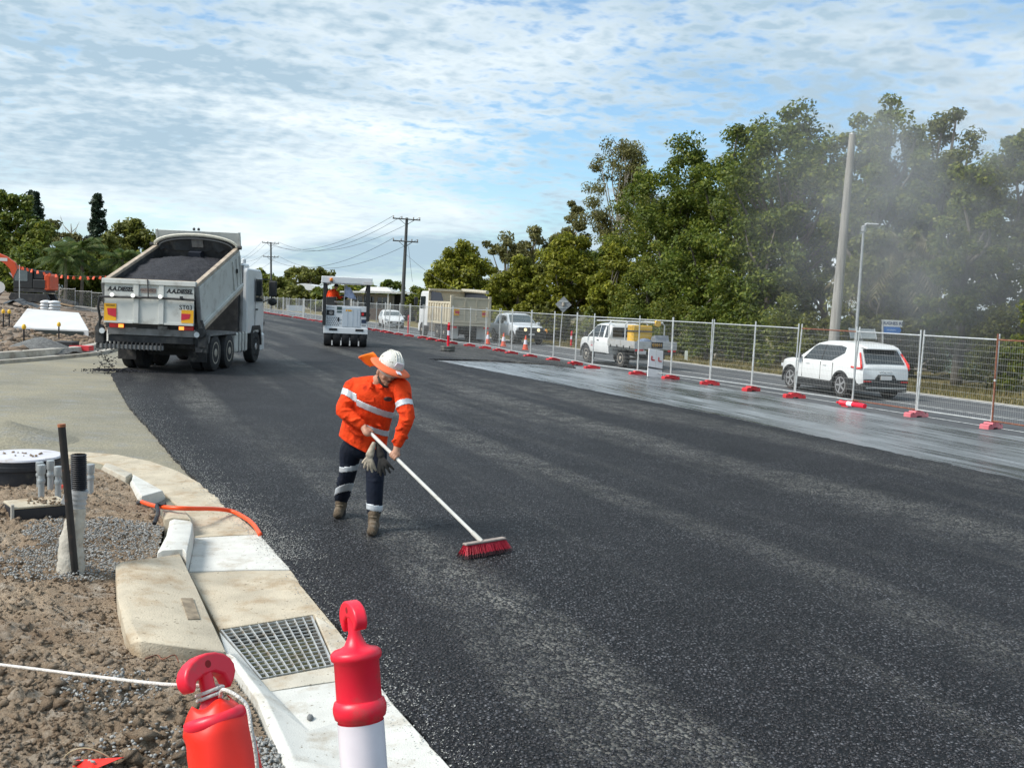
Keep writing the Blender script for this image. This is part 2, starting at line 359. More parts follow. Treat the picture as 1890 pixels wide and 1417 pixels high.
def sheet(name, poly, z, m, thick=0.0, kind='structure'):
    n = len(poly); V = [(p[0], p[1], z) for p in poly]; Fc = [tuple(range(n))]
    if thick:
        V += [(p[0], p[1], z - thick) for p in poly]; Fc += [(i, n + i, n + (i + 1) % n, (i + 1) % n) for i in range(n)]
    me = bpy.data.meshes.new(name); me.from_pydata(V, [], Fc)
    bm = bmesh.new(); bm.from_mesh(me); bmesh.ops.triangulate(bm, faces=[f for f in bm.faces if len(f.verts) > 4]); bmesh.ops.recalc_face_normals(bm, faces=bm.faces[:])
    if not thick and bm.faces[0].normal.z < 0: bmesh.ops.reverse_faces(bm, faces=bm.faces[:])
    bm.to_mesh(me); bm.free(); me.materials.append(m)
    o = put(name, me); tag(o, kind=kind); return o
def ragged(P, amp, step=0.12, seed=0):
    """resample an open polyline with small irregular offsets"""
    out = []; rr = random.Random(seed)
    for a, b in zip(P[:-1], P[1:]):
        a, b = Vector((a[0], a[1], 0)), Vector((b[0], b[1], 0)); d = b - a; n = max(1, int(d.length / step)); nrm = Vector((-d.y, d.x, 0)).normalized()
        for i in range(n):
            p = a + d * (i / n); w = amp * (mnoise.noise(p * 2.1) * 1.2 + mnoise.noise(p * 7.0) + rr.uniform(-.5, .5)); out.append(p + nrm * w)
    out.append(Vector((P[-1][0], P[-1][1], 0))); return out

ground = sheet('ground', [(-1500, -600), (1500, -600), (1500, 1900), (-1500, 1900)], -0.16, M_land)
# existing road beyond the fence
oldroad = sheet('existing_road', [ST(-60, -7.5), ST(-60, 6.55), ST(330, 6.55), ST(330, -3.0), ST(60, -3.0), ST(19.5, -7.5)], -0.055, M_oldroad)
def line(s0, s1, t0, w, name='road_line', m=None): return sheet(name, [ST(s0, t0 - w / 2), ST(s0, t0 + w / 2), ST(s1, t0 + w / 2), ST(s1, t0 - w / 2)], -0.049, m or M_linewhite)
line(-60, 300, 6.25, 0.16); line(-60, 300, 3.05, 0.10, m=M_linewhite); line(-60, 300, 0.75, 0.10)
shoulder = sheet('road_shoulder', [ST(-60, 6.56), ST(-60, 7.15), ST(330, 7.15), ST(330, 6.56)], -0.075, M_conc_grey)
verge = sheet('verge', [ST(-60, 7.16), ST(-60, 60), ST(330, 60), ST(330, 7.16)], -0.085, M_verge)
# crushed rock base of the side-road mouth
lip_px = [(905, 1490), (835, 1417), (730, 1300), (690, 1247), (625, 1160), (560, 1085), (520, 1030), (480, 985), (430, 940), (380, 895), (330, 868), (280, 850), (220, 838), (165, 833), (100, 831), (0, 832), (-120, 840)]
LIP = [G(x, y) for x, y in lip_px]
gravel = sheet('gravel_base', [(-1.0, 8.0), (-2.5, 9.2), (-3.5, 11.0), (-3.0, 15), (-6.0, 21.5), (-8.5, 27.5), (-11.5, 36), (-16, 40), (-40, 40), (-40, 5), (-7, 5), (-3.6, 8)], -0.05, M_gravel)
# tack coat strip along the fence
tack = sheet('tack_coat', [ST(-60, -9), ST(-60, -0.25), *ragged([ST(-10, -0.25), ST(6, -0.35), ST(12, -0.2), ST(18.5, -0.2)], 0.06, 0.2, 3), ST(22, -9)], -0.028, M_tack)
# fresh asphalt mat: left edge against kerb and gravel, right edge along the tack coat, out to the fence further on
left_edge = [(2.6, -3.0), (1.0, 1.6), (0.28, 3.6)] + [G(x, y) for x, y in [(835, 1417), (730, 1300), (690, 1247), (625, 1160), (560, 1085), (520, 1030), (480, 985), (428, 943), (368, 890), (298, 815), (235, 745), (205, 690)]] + [(-11.6, 31), (-13.2, 36), ST(22, -16.9), ST(60, -16.9), ST(250, -16.9)]
right_edge = [ST(250, -0.5), ST(60, -0.45), ST(30, -0.5), ST(20.5, -0.45), G(1062, 679), G(1000, 671), G(900, 664), G(790, 662), G(1000, 702.5), G(1300, 760), G(1500, 803), G(1890, 886), ST(-30, -4.6)]
mat_poly = ragged(left_edge[:15], 0.018, 0.08, 1) + ragged(left_edge[14:], 0.05, 0.4, 5)[1:] + ragged(right_edge, 0.045, 0.10, 2)
asphalt = sheet('asphalt_road', mat_poly, 0.0, M_asphalt, thick=0.07)

# ---------------------------------------------------------------- near kerb, gutter, drain lintel (cast pieces butt end to end)
def grid_strip(name, rows, m, bottom=-0.14, parent=None):
    """rows of (px, py, z): a cast surface with skirts down to 'bottom'"""
    mb = MB(); nr, nc = len(rows), len(rows[0]); V = [G(x, y, z) for r in rows for (x, y, z) in r]
    Fc = [(i * nc + j, i * nc + j + 1, (i + 1) * nc + j + 1, (i + 1) * nc + j) for i in range(nr - 1) for j in range(nc - 1)]
    border = [j for j in range(nc)] + [i * nc + nc - 1 for i in range(1, nr)] + [(nr - 1) * nc + j for j in range(nc - 2, -1, -1)] + [i * nc for i in range(nr - 2, 0, -1)]
    n0 = len(V); V += [Vector((V[i].x, V[i].y, bottom)) for i in border]; k = len(border)
    Fc += [(border[i], border[(i + 1) % k], n0 + (i + 1) % k, n0 + i) for i in range(k)]
    mb.add(V, Fc); o = mb.build(name, m, parent, bevel=0.007, seg=2, auto=42)
    if parent is None: tag(o, kind='structure')
    return o
kerb_apron = grid_strip('kerb_apron', [[(905, 1490, -.004), (700, 1480, -.035), (600, 1480, .05), (560, 1480, .04)], [(833, 1417, -.004), (638, 1417, -.035), (545, 1402, .05), (520, 1402, .04)], [(728, 1300, -.004), (569, 1348, -.035), (492, 1290, .06), (474, 1290, .05)], [(689, 1247, -.004), (500, 1275, -.035), (433, 1212, .09), (424, 1218, .07)]], M_conc_white)
gutter_side = grid_strip('gutter_slab', [[(621, 1158, -.004), (581, 1134, -.012)], [(689, 1246, -.004), (620, 1226, -.016)]], M_conc)
gutter_front = grid_strip('gutter_slab', [[(688.5, 1246.5, -.004), (619, 1228, -.016), (550, 1241, -.025), (481, 1254, -.033)], [(689, 1247, -.004), (640, 1253, -.016), (568, 1263, -.026), (500, 1274, -.034)]], M_conc)
gutter_tan = grid_strip('gutter_slab', [[(620, 1157, -.004), (579, 1132, -.012), (404, 1160, -.034)], [(560, 1085, -.004), (490, 1080, -.02), (364, 1085, -.036)], [(538, 1052, -.004), (450, 1052, -.02), (348, 1056, -.036)]], M_conc_tan)
gutter_white = grid_strip('gutter_slab', [[(537, 1050, -.004), (450, 1050, -.02), (348, 1054, -.036)], [(518, 1030, -.004), (450, 1020, -.02), (356, 1012, -.036)], [(480, 986, -.004), (430, 988, -.02), (359, 992, -.036)]], M_conc_white)
gutter_old = grid_strip('gutter_slab', [[(479, 985, -.004), (430, 986, -.02), (359, 990, -.036)], [(429, 941, -.004), (385, 945, -.02), (345, 948, -.03)], [(379, 896, -.004), (345, 903, -.02), (305, 912, -.03)], [(329, 869, -.004), (300, 876, -.02), (262, 885, -.03)], [(279, 851, -.004), (255, 860, -.02), (225, 868, -.03)], [(219, 839, -.004), (205, 846, -.02), (185, 853, -.03)], [(164, 834, -.004), (158, 840, -.02), (150, 846, -.03)], [(60, 832, -.004), (60, 838, -.02), (60, 843, -.03)], [(-90, 838, -.004), (-90, 846, -.02), (-90, 852, -.03)]], M_conc_tan)
lintel = grid_strip('drain_lintel', [[(332, 1021, .11), (290, 1028, .125), (226, 1036, .14), (213, 1042, .12)], [(362, 1082, .055), (310, 1085, .10), (232, 1100, .14), (217, 1104, .12)], [(391, 1146, .035), (340, 1148, .09), (248, 1160, .135), (231, 1164, .11)], [(418, 1203, .03), (362, 1196, .08), (260, 1182, .13), (240, 1186, .10)]], M_conc_tan, bottom=-0.12)
lintel_nose = grid_strip('drain_lintel_end', [[(405, 1164, -.015), (417, 1204, .02)], [(441, 1205, -.015), (424, 1207, .07)], [(479, 1251, -.02), (432, 1211, .08)], [(499, 1274, -.034), (433, 1212, .09)]], M_conc_white)
lift_slot = MB().hexa([G(x, y, z) - Vector((0, 0, .01)) for x, y, z in [(334, 1104, .090), (356, 1104, .070), (369, 1142, .062), (347, 1143, .084)]] + [G(x, y, z) + Vector((0, 0, .004)) for x, y, z in [(334, 1104, .090), (356, 1104, .070), (369, 1142, .062), (347, 1143, .084)]]).build('lifting_slot', mat('slot_dark', (.27, .215, .15), .9, var=.35, vs=18), lintel)  # thin plate in a darker tone that stands in for a recess
kerb_new = grid_strip('kerb_block', [[(348, 1049, -.03), (344, 1020, .14), (338, 1012, .15), (300, 1014, .15), (290, 1020, .12)], [(356, 1012, -.03), (353, 985, .14), (348, 980, .15), (316, 983, .15), (307, 988, .12)], [(359, 991, -.03), (356, 966, .14), (351, 961, .15), (322, 957, .15), (313, 961, .12)]], M_conc_white)
kerb_old = grid_strip('kerb_block', [[(358, 989, -.03), (352, 957, .12), (318, 954, .13), (303, 958, .10)], [(345, 947, -.03), (338, 938, .10), (312, 937, .11), (300, 940, .09)]], M_conc_tan)
kerb_low = grid_strip('kerb_block', [[(305, 915, -.02), (300, 905, .06), (262, 915, .08), (255, 921, .04)], [(250, 882, -.02), (246, 875, .07), (243, 886, .08), (240, 890, .04)]], M_conc_white)
kerb_low2 = grid_strip('kerb_block', [[(246, 880, -.02), (243, 873, .06), (232, 880, .07), (228, 884, .04)], [(198, 857, -.02), (196, 852, .06), (190, 860, .07), (187, 863, .04)]], M_conc)

# ---------------------------------------------------------------- far kerb round the corner
FK = [Vector(p) for p in [(-16.2, 21.5, 0), (-15.0, 25, 0), (-14.35, 28, 0), (-14.0, 31, 0), (-13.95, 33.5, 0), (-14.6, 37, 0)]] + [ST(24, -17.2), ST(40, -17.2), ST(80, -17.2), ST(250, -17.2)]
FKs = catmull(FK, 6)
def sweep_profile(name, path, prof, m):
    mb = MB(); V = []; k = len(prof)
    for i, p in enumerate(path):
        d = (path[min(i + 1, len(path) - 1)] - path[max(i - 1, 0)]).normalized(); nl = Vector((-d.y, d.x, 0))
        for (off, z) in prof: V.append(Vector((p.x, p.y, 0)) + nl * off + Vector((0, 0, z)))
    Fc = [(i * k + j, i * k + (j + 1) % k, (i + 1) * k + (j + 1) % k, (i + 1) * k + j) for i in range(len(path) - 1) for j in range(k)]
    Fc += [tuple(range(k)), tuple(range((len(path) - 1) * k, len(path) * k))]
    mb.add(V, Fc); return tag(mb.build(name, m), kind='structure')
far_kerb = sweep_profile('corner_kerb', FKs, [(0, -.12), (0, .05), (.42, .03), (.47, .22), (.70, .23), (.70, -.12)], M_conc_grey)

# ---------------------------------------------------------------- building site terrain on the left
def site_h(x, y):
    s_, t_ = st((x, y)); d = -(t_ + 18.0)
    if s_ < 22: d = min(d, -14.75 - x if y > 27 else -15.2 - x - (27 - y) * .4)
    if d < 0: return -0.10
    q = min(1, max(0, (d - .4) / 7.5)); q = q * q * (3 - 2 * q)
    far = min(1, max(0, (y - 60) / 70)); far = far * far * (3 - 2 * far)
    p = Vector((x, y, 0))
    return 0.08 + 0.62 * q + 0.55 * far * q + (0.10 + 0.25 * q) * (mnoise.fractal(p * .22, 1, 2, 4) * .55) + .07 * mnoise.fractal(p * 1.1, 1, 2, 3) * min(1, d * .6)
def site_mesh():
    xs = np.concatenate([np.arange(-13.5, -45, -.35), np.arange(-45, -170, -2.0)]); ys = np.concatenate([np.arange(22, 75, .5), np.arange(75, 270, 2.5)])
    V = []; idx = {}; Fc = []
    H_ = {}
    for i, x in enumerate(xs):
        for j, y in enumerate(ys): H_[i, j] = site_h(x, y)
    for i, x in enumerate(xs):
        for j, y in enumerate(ys): V.append((x, y, H_[i, j]))
    nj = len(ys)
    for i in range(len(xs) - 1):
        for j in range(nj - 1):
            if max(H_[i, j], H_[i + 1, j], H_[i, j + 1], H_[i + 1, j + 1]) > -0.05: Fc.append((i * nj + j, i * nj + j + 1, (i + 1) * nj + j + 1, (i + 1) * nj + j))
    me = bpy.data.meshes.new('site_terrain'); me.from_pydata(V, [], Fc); bm = bmesh.new(); bm.from_mesh(me); bmesh.ops.recalc_face_normals(bm, faces=bm.faces[:])
    if sum(f.normal.z for f in bm.faces) < 0: bmesh.ops.reverse_faces(bm, faces=bm.faces[:])
    loose = [v for v in bm.verts if not v.link_faces]; bmesh.ops.delete(bm, geom=loose, context='VERTS'); bm.to_mesh(me); bm.free()
    for p in me.polygons: p.use_smooth = True
    me.materials.append(M_site); return tag(put('site_terrain', me), kind='structure')
site_mesh()

# ---------------------------------------------------------------- near soil inside the kerb
SOIL_PX = [(640, 1600), (552, 1440), (520, 1402), (470, 1290), (425, 1225), (262, 1190), (232, 1164), (217, 1100), (214, 1040), (292, 1020), (305, 960), (300, 940), (262, 915), (240, 888), (190, 862), (150, 850), (60, 848), (-120, 858)]
SOIL = [G(x, y, 0.05).xy for x, y in SOIL_PX] + [Vector((-9, 12)), Vector((-9, 0.5)), Vector((.1, 0.5))]
def inside(p, poly):
    c = False; n = len(poly)
    for i in range(n):
        a, b = poly[i], poly[i - 1]
        if (a[1] > p[1]) != (b[1] > p[1]) and p[0] < (b[0] - a[0]) * (p[1] - a[1]) / (b[1] - a[1]) + a[0]: c = not c
    return c
def edge_d(p, poly):
    best = 9
    for i in range(len(SOIL_PX) - 1):
        a, b = Vector(poly[i]), Vector(poly[i + 1]); ab = b - a; t = max(0, min(1, (Vector(p) - a).dot(ab) / ab.length_squared)); best = min(best, (Vector(p) - a - ab * t).length)
    return best
def soil_h(x, y, d=None):
    p = Vector((x, y, 0)); d = 1.0 if d is None else d
    k = min(1, d / .5)
    h = 0.015 + .05 * k + 0.10 * min(1, d / 1.2) * (.5 + mnoise.fractal(p * .9 + Vector((3, 1, 0)), 1, 2, 2) * .8)
    w = p + Vector((mnoise.noise(p * 3), mnoise.noise(p * 3 + Vector((9, 0, 0))), 0)) * .05
    q = .030 * mnoise.fractal(p * 5.0, 1, 2, 3) + .030 * mnoise.fractal(p * 13.0 + Vector((4, 2, 0)), 1, 2, 3) + .02
    for sc, am in ((17.0, .026), (31.0, .020)):
        dd, pp = mnoise.voronoi(w * sc); c = pp[0]; r1 = math.sin(c.x * 12.9 + c.y * 78.2) * 43758.5; r1 -= math.floor(r1); r2 = math.sin(c.x * 39.3 + c.y * 11.1) * 24634.6; r2 -= math.floor(r2)
        off = w * sc - c; crack = min(1.0, (dd[1] - dd[0]) * 5.0)
        q += am * (r1 * crack + .55 * crack * ((r2 - .5) * off.x + (r1 - .5) * off.y))
    return h + k * (q - .03)
def soil_mesh():
    st_ = 0.022; xs = np.arange(-6.6, -.2, st_); ys = np.arange(3.6, 12.0, st_)
    V = []; idx = -np.ones((len(xs), len(ys)), int); Fc = []
    for i, x in enumerate(xs):
        for j, y in enumerate(ys):
            if abs(x) > .56 * y + .35: continue
            if inside((x, y), SOIL):
                d = edge_d((x, y), SOIL); idx[i, j] = len(V); V.append((x, y, soil_h(x, y, d)))
    for i in range(len(xs) - 1):
        for j in range(len(ys) - 1):
            q = (idx[i, j], idx[i + 1, j], idx[i + 1, j + 1], idx[i, j + 1])
            if min(q) >= 0: Fc.append(q)
    me = fast_mesh('soil', np.array(V), np.array(Fc), M_dirt, smooth=False); return tag(put('soil_bank', me), kind='structure')
soil_mesh()
sheet('soil_floor', [SOIL[i] for i in range(len(SOIL))], -0.05, M_dirt)
def ico(sub=1):
    bm = bmesh.new(); bmesh.ops.create_icosphere(bm, subdivisions=sub, radius=1); v = np.array([q.co[:] for q in bm.verts]); f = np.array([[a.index for a in q.verts] for q in bm.faces]); bm.free(); return v, f
IV, IF = ico(1); IV2, IF2 = ico(2)
OV = np.array([(1, 0, 0), (-.5, .87, 0), (-.5, -.87, 0), (.3, .1, .8), (-.2, 0, -.8), (.1, -.4, .75)]); OF = np.array([(0, 1, 3), (1, 2, 3), (2, 5, 3), (5, 0, 3), (2, 0, 5), (1, 0, 4), (2, 1, 4), (0, 2, 4)])
def scatter_stones(name, pts, sizes, m, flat=.7, jag=.28, seed=1, hi=False, smooth=False):
    g = np.random.default_rng(seed); bv, bf = (OV, OF) if hi == 'lo' else (IV2, IF2) if hi else (IV, IF); n = len(pts); k = len(bv)
    V = np.repeat(bv[None], n, 0) * (1 + g.uniform(-jag, jag, (n, k, 1)))
    V *= np.asarray(sizes)[:, None, None] * np.stack([g.uniform(.75, 1.3, n), g.uniform(.7, 1.2, n), g.uniform(.7, 1.1, n) * flat], 1)[:, None, :]
    a = g.uniform(0, 6.28, n); tl = g.uniform(-.6, .6, n); ca, sa, ct, s2 = np.cos(a), np.sin(a), np.cos(tl), np.sin(tl)
    x, y, z = V[..., 0], V[..., 1], V[..., 2]; y, z = y * ct[:, None] - z * s2[:, None], y * s2[:, None] + z * ct[:, None]
    x, y = x * ca[:, None] - y * sa[:, None], x * sa[:, None] + y * ca[:, None]
    V = np.stack([x, y, z], 2) + np.asarray(pts)[:, None, :]
    Fq = (bf[None] + (np.arange(n) * k)[:, None, None]).reshape(-1, 3)
    me = fast_mesh(name, V.reshape(-1, 3), Fq, m, smooth=smooth, k=3)
    return tag(put(name, me), kind='stuff')
def soil_clods():
    rr = random.Random(4); P = []; S = []
    while len(P) < 9000:
        y = 3.9 + 8 * rr.random() ** 1.5; x = rr.uniform(-.55 * y - .1, -.2)
        if not inside((x, y), SOIL): continue
        d = edge_d((x, y), SOIL)
        if d < .05: continue
        cl = mnoise.noise(Vector((x * 1.1, y * 1.1, 5)))
        sz = .006 + .020 * rr.random() ** 2.5 + (.036 * rr.random() ** 7 if cl > -.05 else 0)
        if sz > d * .7: continue
        P.append((x, y, soil_h(x, y, d) + sz * .10)); S.append(sz * 1.1)
    tag(scatter_stones('soil_clods', P, S, M_clod, .70, .42, 2, hi='lo'), 'loose brown clay clods strewn over the soil bank beside the kerb', 'soil clods')
soil_clods()
def soil_crumbs():
    rr = random.Random(14); P = []; S = []
    while len(P) < 15000:
        y = 3.9 + 6.5 * rr.random() ** 1.6; x = rr.uniform(-.55 * y - .1, -.2)
        if not inside((x, y), SOIL): continue
        d = edge_d((x, y), SOIL)
        if d < .02: continue
        sz = .0022 + .008 * rr.random() ** 2.5; P.append((x, y, soil_h(x, y, d) + sz * .3)); S.append(sz)
    tag(scatter_stones('soil_crumbs', P, S, M_clod, .75, .35, 41, hi='lo'), 'fine loose crumbs of tan soil among the clods', 'soil crumbs')
soil_crumbs()
def blue_gravel():
    rr = random.Random(9); P = []; S = []
    spots = [(G(215, 985, .1), .75, .40, 3400), (G(110, 1040, .1), .45, .3, 1300), (G(205, 1275, .1), .25, .16, 260), (G(480, 1390, .05), .34, .12, 900), (G(270, 1390, .1), .3, .2, 200)]
    for c, ra, rb, n in spots:
        for i in range(n):
            a = rr.uniform(0, 6.28); q = math.sqrt(rr.random()); x = c.x + ra * q * math.cos(a); y = c.y + rb * 1.6 * q * math.sin(a)
            if not inside((x, y), SOIL): continue
            d = edge_d((x, y), SOIL)
            s_ = rr.uniform(.004, .0115); P.append((x, y, soil_h(x, y, d) + .02 + .05 * (1 - q) * (1 if ra > .4 else .4) * rr.random())); S.append(s_)
    tag(scatter_stones('gravel_spill', P, S, mat('blue_metal_stones', (.30, .298, .285), .9, var=.4, vs=40), .75, .3, 3), 'grey crushed stone spilled over the soil beside the kerb block', 'gravel')
blue_gravel()
def gravel_mound():
    c = G(15, 812, -.05); V = []; n = 30
    for i in range(n + 1):
        for j in range(n + 1):
            u, v = i / n * 2 - 1, j / n * 2 - 1; V.append((u * 1.0, v * .9, .30 * max(0, 1 - math.hypot(u, v) ** .9) - .01 + .012 * mnoise.noise(Vector((u * 14, v * 14, 0)))))
    o = MB().add(V, [(i * (n + 1) + j, (i + 1) * (n + 1) + j, (i + 1) * (n + 1) + j + 1, i * (n + 1) + j + 1) for i in range(n) for j in range(n)]).build('gravel_mound', M_gravel, None, smooth=True, loc=c); tag(o, 'small mound of tan gravel behind the manhole at the left edge', 'gravel heap')
gravel_mound()
def asphalt_grains():
    """the coarse stones of the mat that the lens can resolve"""
    g = np.random.default_rng(11); n = 70000
    y = 4.2 + 13 * g.random(n) ** 1.7; x = g.uniform(-.56, .56, n) * y
    poly = [(p[0], p[1]) for p in mat_poly]; near = [p for p in poly]
    # keep those inside the mat (left edge line and right edge line tests)
    ll = np.array([(p[0], p[1]) for p in left_edge[:15]], float); xl = np.interp(y, ll[:, 1], ll[:, 0]); a, b_ = G(1300, 760), G(1890, 886)
    xr = a.x + (y - a.y) * (b_.x - a.x) / (b_.y - a.y)
    k = (x > xl + .03) & (x < xr - .05); x, y = x[k], y[k]; n = len(x); s_ = g.uniform(.0045, .0115, n)
    tag(scatter_stones('asphalt_grains', np.stack([x, y, s_ * .05], 1), s_, mat('asphalt_stone', (.030, .030, .035), .5, var=.90, vs=31), .8, .25, 12, hi='lo'), 'coarse dark stones standing out of the fresh asphalt surface', 'asphalt stones')
    # pale dust crumbs along the kerb edge and where the mat meets the gravel
    P = []; S = []; rr = random.Random(3)
    E_ = [Vector((p[0], p[1], 0)) for p in left_edge[2:15]]
    for i in range(6500):
        q = rr.uniform(0, len(E_) - 1.001) if i < 2500 else rr.uniform(6.0, 11.2); a = E_[int(q)].lerp(E_[int(q) + 1], q % 1); w = abs(rr.gauss(0, .10 + .012 * a.y))
        P.append((a.x + w * (1 if rr.random() < .8 else -.4), a.y + rr.uniform(-.1, .1), .003)); S.append(rr.uniform(.003, .008))
    tag(scatter_stones('dust_crumbs', P, S, mat('pale_stone_dust', (.36, .36, .34), .9, var=.3), .6, .3, 14, hi='lo'), 'pale grit scattered along the edge of the asphalt', 'grit')
asphalt_grains()
# ================================================================= TEMPORARY FENCE
M_galv = mat('galvanised_steel', (.62, .63, .62), .42, metal=.55, var=.15, vs=9, dirt=(.42, .40, .36), ds=5, dlo=.55, dhi=.75)
M_rust = mat('rusted_steel', (.20, .075, .045), .85, var=.3, vs=14, dirt=(.33, .20, .12), ds=8)
M_wire = mat('fence_wire', (.48, .48, .46), .5, metal=.4, var=.1)
M_footred = mat('red_plastic_block', (.62, .035, .045), .55, var=.12, vs=5, dirt=(.40, .16, .14), ds=4, dlo=.56, dhi=.76)
M_footpink = mat('faded_pink_plastic_block', (.66, .17, .20), .6, var=.14, vs=5, dirt=(.50, .33, .31), ds=4, dlo=.52, dhi=.74)
PL = 2.30
def fence_panel(mf, mt, mb_):
    root = bpy.data.objects.new('temporary_fence', None); COL.objects.link(root); h = PL / 2
    for sx in (-1, 1):
        MB().tube([(sx * h, 0, .04), (sx * h, 0, 2.10)], .0205, 8).build('post', mf, root, smooth=False, auto=40)
        MB().lathe([(.026, 0), (.026, .05)], 8, (sx * h, 0, 1.05)).build('clamp', M_galv, root)
    MB().tube([(-h, 0, 1.97), (h, 0, 1.97)], .0175, 8).build('top_rail', mt, root, auto=40)
    MB().tube([(-h, 0, .17), (h, 0, .17)], .0175, 8).build('bottom_rail', mb_, root, auto=40)
    w = MB()
    nx = 38
    for i in range(1, nx): x = -h + PL * i / nx; w.tube([(x, .004, .17), (x, .004, 1.97)], .0018, 3, cap=False)
    for i in range(1, 13): z = .17 + 1.80 * i / 13; w.tube([(-h, -.004, z), (h, -.004, z)], .0024, 3, cap=False)
    w.build('wire_mesh', M_wire, root)
    return root
P_GALV = fence_panel(M_galv, M_galv, M_galv)
P_RTOP = fence_panel(M_galv, M_rust, M_galv)
P_RBOT = fence_panel(M_galv, M_galv, M_rust)
P_RALL = fence_panel(M_rust, M_rust, M_rust)
def fence_foot():
    mb = MB(); prof = [(-.30, 0), (-.30, .085), (-.26, .105), (-.15, .11), (-.115, .145), (.115, .145), (.15, .11), (.26, .105), (.30, .085), (.30, 0), (.10, 0), (.07, .035), (-.07, .035), (-.10, 0)]
    mb.prism(prof, -.105, .105, 'Y')
    return mb.mesh('fence_weight')
ME_FOOT = fence_foot(); ME_FOOT.materials.append(M_footred); ME_FOOTP = ME_FOOT.copy(); ME_FOOTP.materials.clear(); ME_FOOTP.materials.append(M_footpink)
ME_RIB = MB().box((0, 0, .146), (.09, .17, .02)).box((-.2, 0, .10), (.03, .214, .03)).box((.2, 0, .10), (.03, .214, .03)).mesh('foot_rib')
ME_RIB.materials.append(mat('dark_socket', (.12, .02, .02), .7))
feet_px = [(1832.6, 790.4), (1693.7, 768.7), (1575, 750), (1467.7, 734), (1388, 721.3), (1310.6, 710), (1237, 700), (1174.6, 692), (1088.6, 681)]
FEET = []
for (x, y) in feet_px:
    p = G(x, y, -.05); s_, t_ = st(p); FEET.append((s_, t_ * .9))
FEET = [(FEET[0][0] - 4.6, FEET[0][1] - .1), (FEET[0][0] - 2.32, FEET[0][1])] + FEET
s_ = FEET[-1][0]; k = 0
while s_ < 128:
    s_ += 2.32; k += 1
    FEET.append((s_, -.78 * math.exp(-k / 3.5) + .16 * math.sin(k * 1.3) + .08 * math.sin(k * 3.1)))
ordn = ['right-hand', 'second', 'third', 'fourth', 'fifth', 'sixth', 'seventh', 'eighth', 'ninth', 'tenth', 'eleventh', 'twelfth']
spec = {0: (P_RALL, 'rust-brown framed mesh fence panel cut off by the right edge of the photo'), 1: (P_RALL, 'rust-brown framed mesh fence panel at the right edge'),
        2: (P_GALV, 'galvanised mesh fence panel beside the rust-brown one, right of the white SUV'), 3: (P_RBOT, 'mesh fence panel with rusty bottom rail behind the fallen bollard, at the SUV tail'),
        4: (P_RTOP, 'mesh fence panel with rusty top rail in front of the white SUV'), 5: (P_GALV, 'galvanised mesh fence panel in front of the white SUV bonnet'),
        6: (P_GALV, 'galvanised mesh fence panel just left of the white SUV'), 7: (P_GALV, 'galvanised mesh fence panel just right of the white sign board'),
        8: (P_GALV, 'galvanised mesh fence panel in front of the white sign board'), 9: (P_GALV, 'galvanised mesh fence panel in front of the tray of the white ute')}
used = set()
for i in range(len(FEET) - 1):
    a, b = ST(*FEET[i], -.05), ST(*FEET[i + 1], -.05); c = (a + b) / 2; d = b - a
    src, lab = spec.get(i, (P_GALV, 'galvanised wire mesh fence panel in the far run beside the traffic lane'))
    if src not in used: o = src; used.add(src)
    else: o = copy_tree(src)
    o.name = 'temporary_fence'; o.location = c; lean = random.Random(i).uniform(-.025, .025)
    if i == 4: lean = .05
    o.rotation_euler = (lean, 0, math.atan2(d.y, d.x)); o.scale = (d.length / PL * .985, 1, 1)
    tag(o, lab, 'fence', 'temporary mesh fence panels')
flab = {1: 'faded pink fence foot at the right edge of the photo', 2: 'faded pink fence foot under the rust-brown post', 3: 'faded pink fence foot right of the white SUV', 4: 'red fence foot beside the fallen bollard',
        5: 'dull red fence foot in front of the SUV front wheel', 6: 'bright red fence foot just left of the white SUV', 7: 'bright red fence foot between SUV and sign board', 8: 'bright red fence foot right of the white sign board',
        9: 'bright red fence foot left of the white sign board', 10: 'bright red fence foot in front of the ute front wheel'}
for i, (s_, t_) in enumerate(FEET):
    pink = i <= 3
    o = put('fence_weight', ME_FOOTP if pink else ME_FOOT); o.location = ST(s_, t_, -.054); o.rotation_euler = (0, 0, RA + random.Random(i + 50).uniform(-.25, .25))
    tag(o, flab.get(i, 'red plastic fence foot in the far run of the mesh fence'), 'fence weight', 'fence feet')
    put('foot_rib', ME_RIB, o)

# ================================================================= BOLLARDS, CONES, SIGNS
M_bol = mat('red_orange_bollard_plastic', (.80, .014, .042), .38, var=.06, vs=4, spec=.5, dirt=(.52, .075, .07), ds=9, dlo=.56, dhi=.74)
M_sleeve = mat('white_reflective_sleeve', (.76, .72, .78), .35, var=.05, vs=14, spec=.6, dirt=(.50, .44, .45), ds=8, dlo=.56, dhi=.74)
M_cone = mat('cone_orange', (.80, .10, .035), .5, var=.1)
M_rubber = mat('black_rubber', (.022, .022, .024), .75, var=.3, vs=8, dirt=(.10, .09, .08), ds=4)
M_tyre = mat('tyre_rubber', (.024, .024, .026), .8, var=.25, vs=10, dirt=(.07, .062, .052), ds=3, dlo=.5, dhi=.75)
M_rope = mat('white_rope', (.68, .64, .60), .85, var=.15, vs=90, bump=.5, bs=160)
M_flag = mat('red_flag_nylon', (.80, .025, .012), .42, var=.1, vs=9, spec=.45)
def axis_frame(top, low):
    z = (Vector(top) - Vector(low)).normalized(); return z.to_track_quat('Z', 'Y').to_matrix()
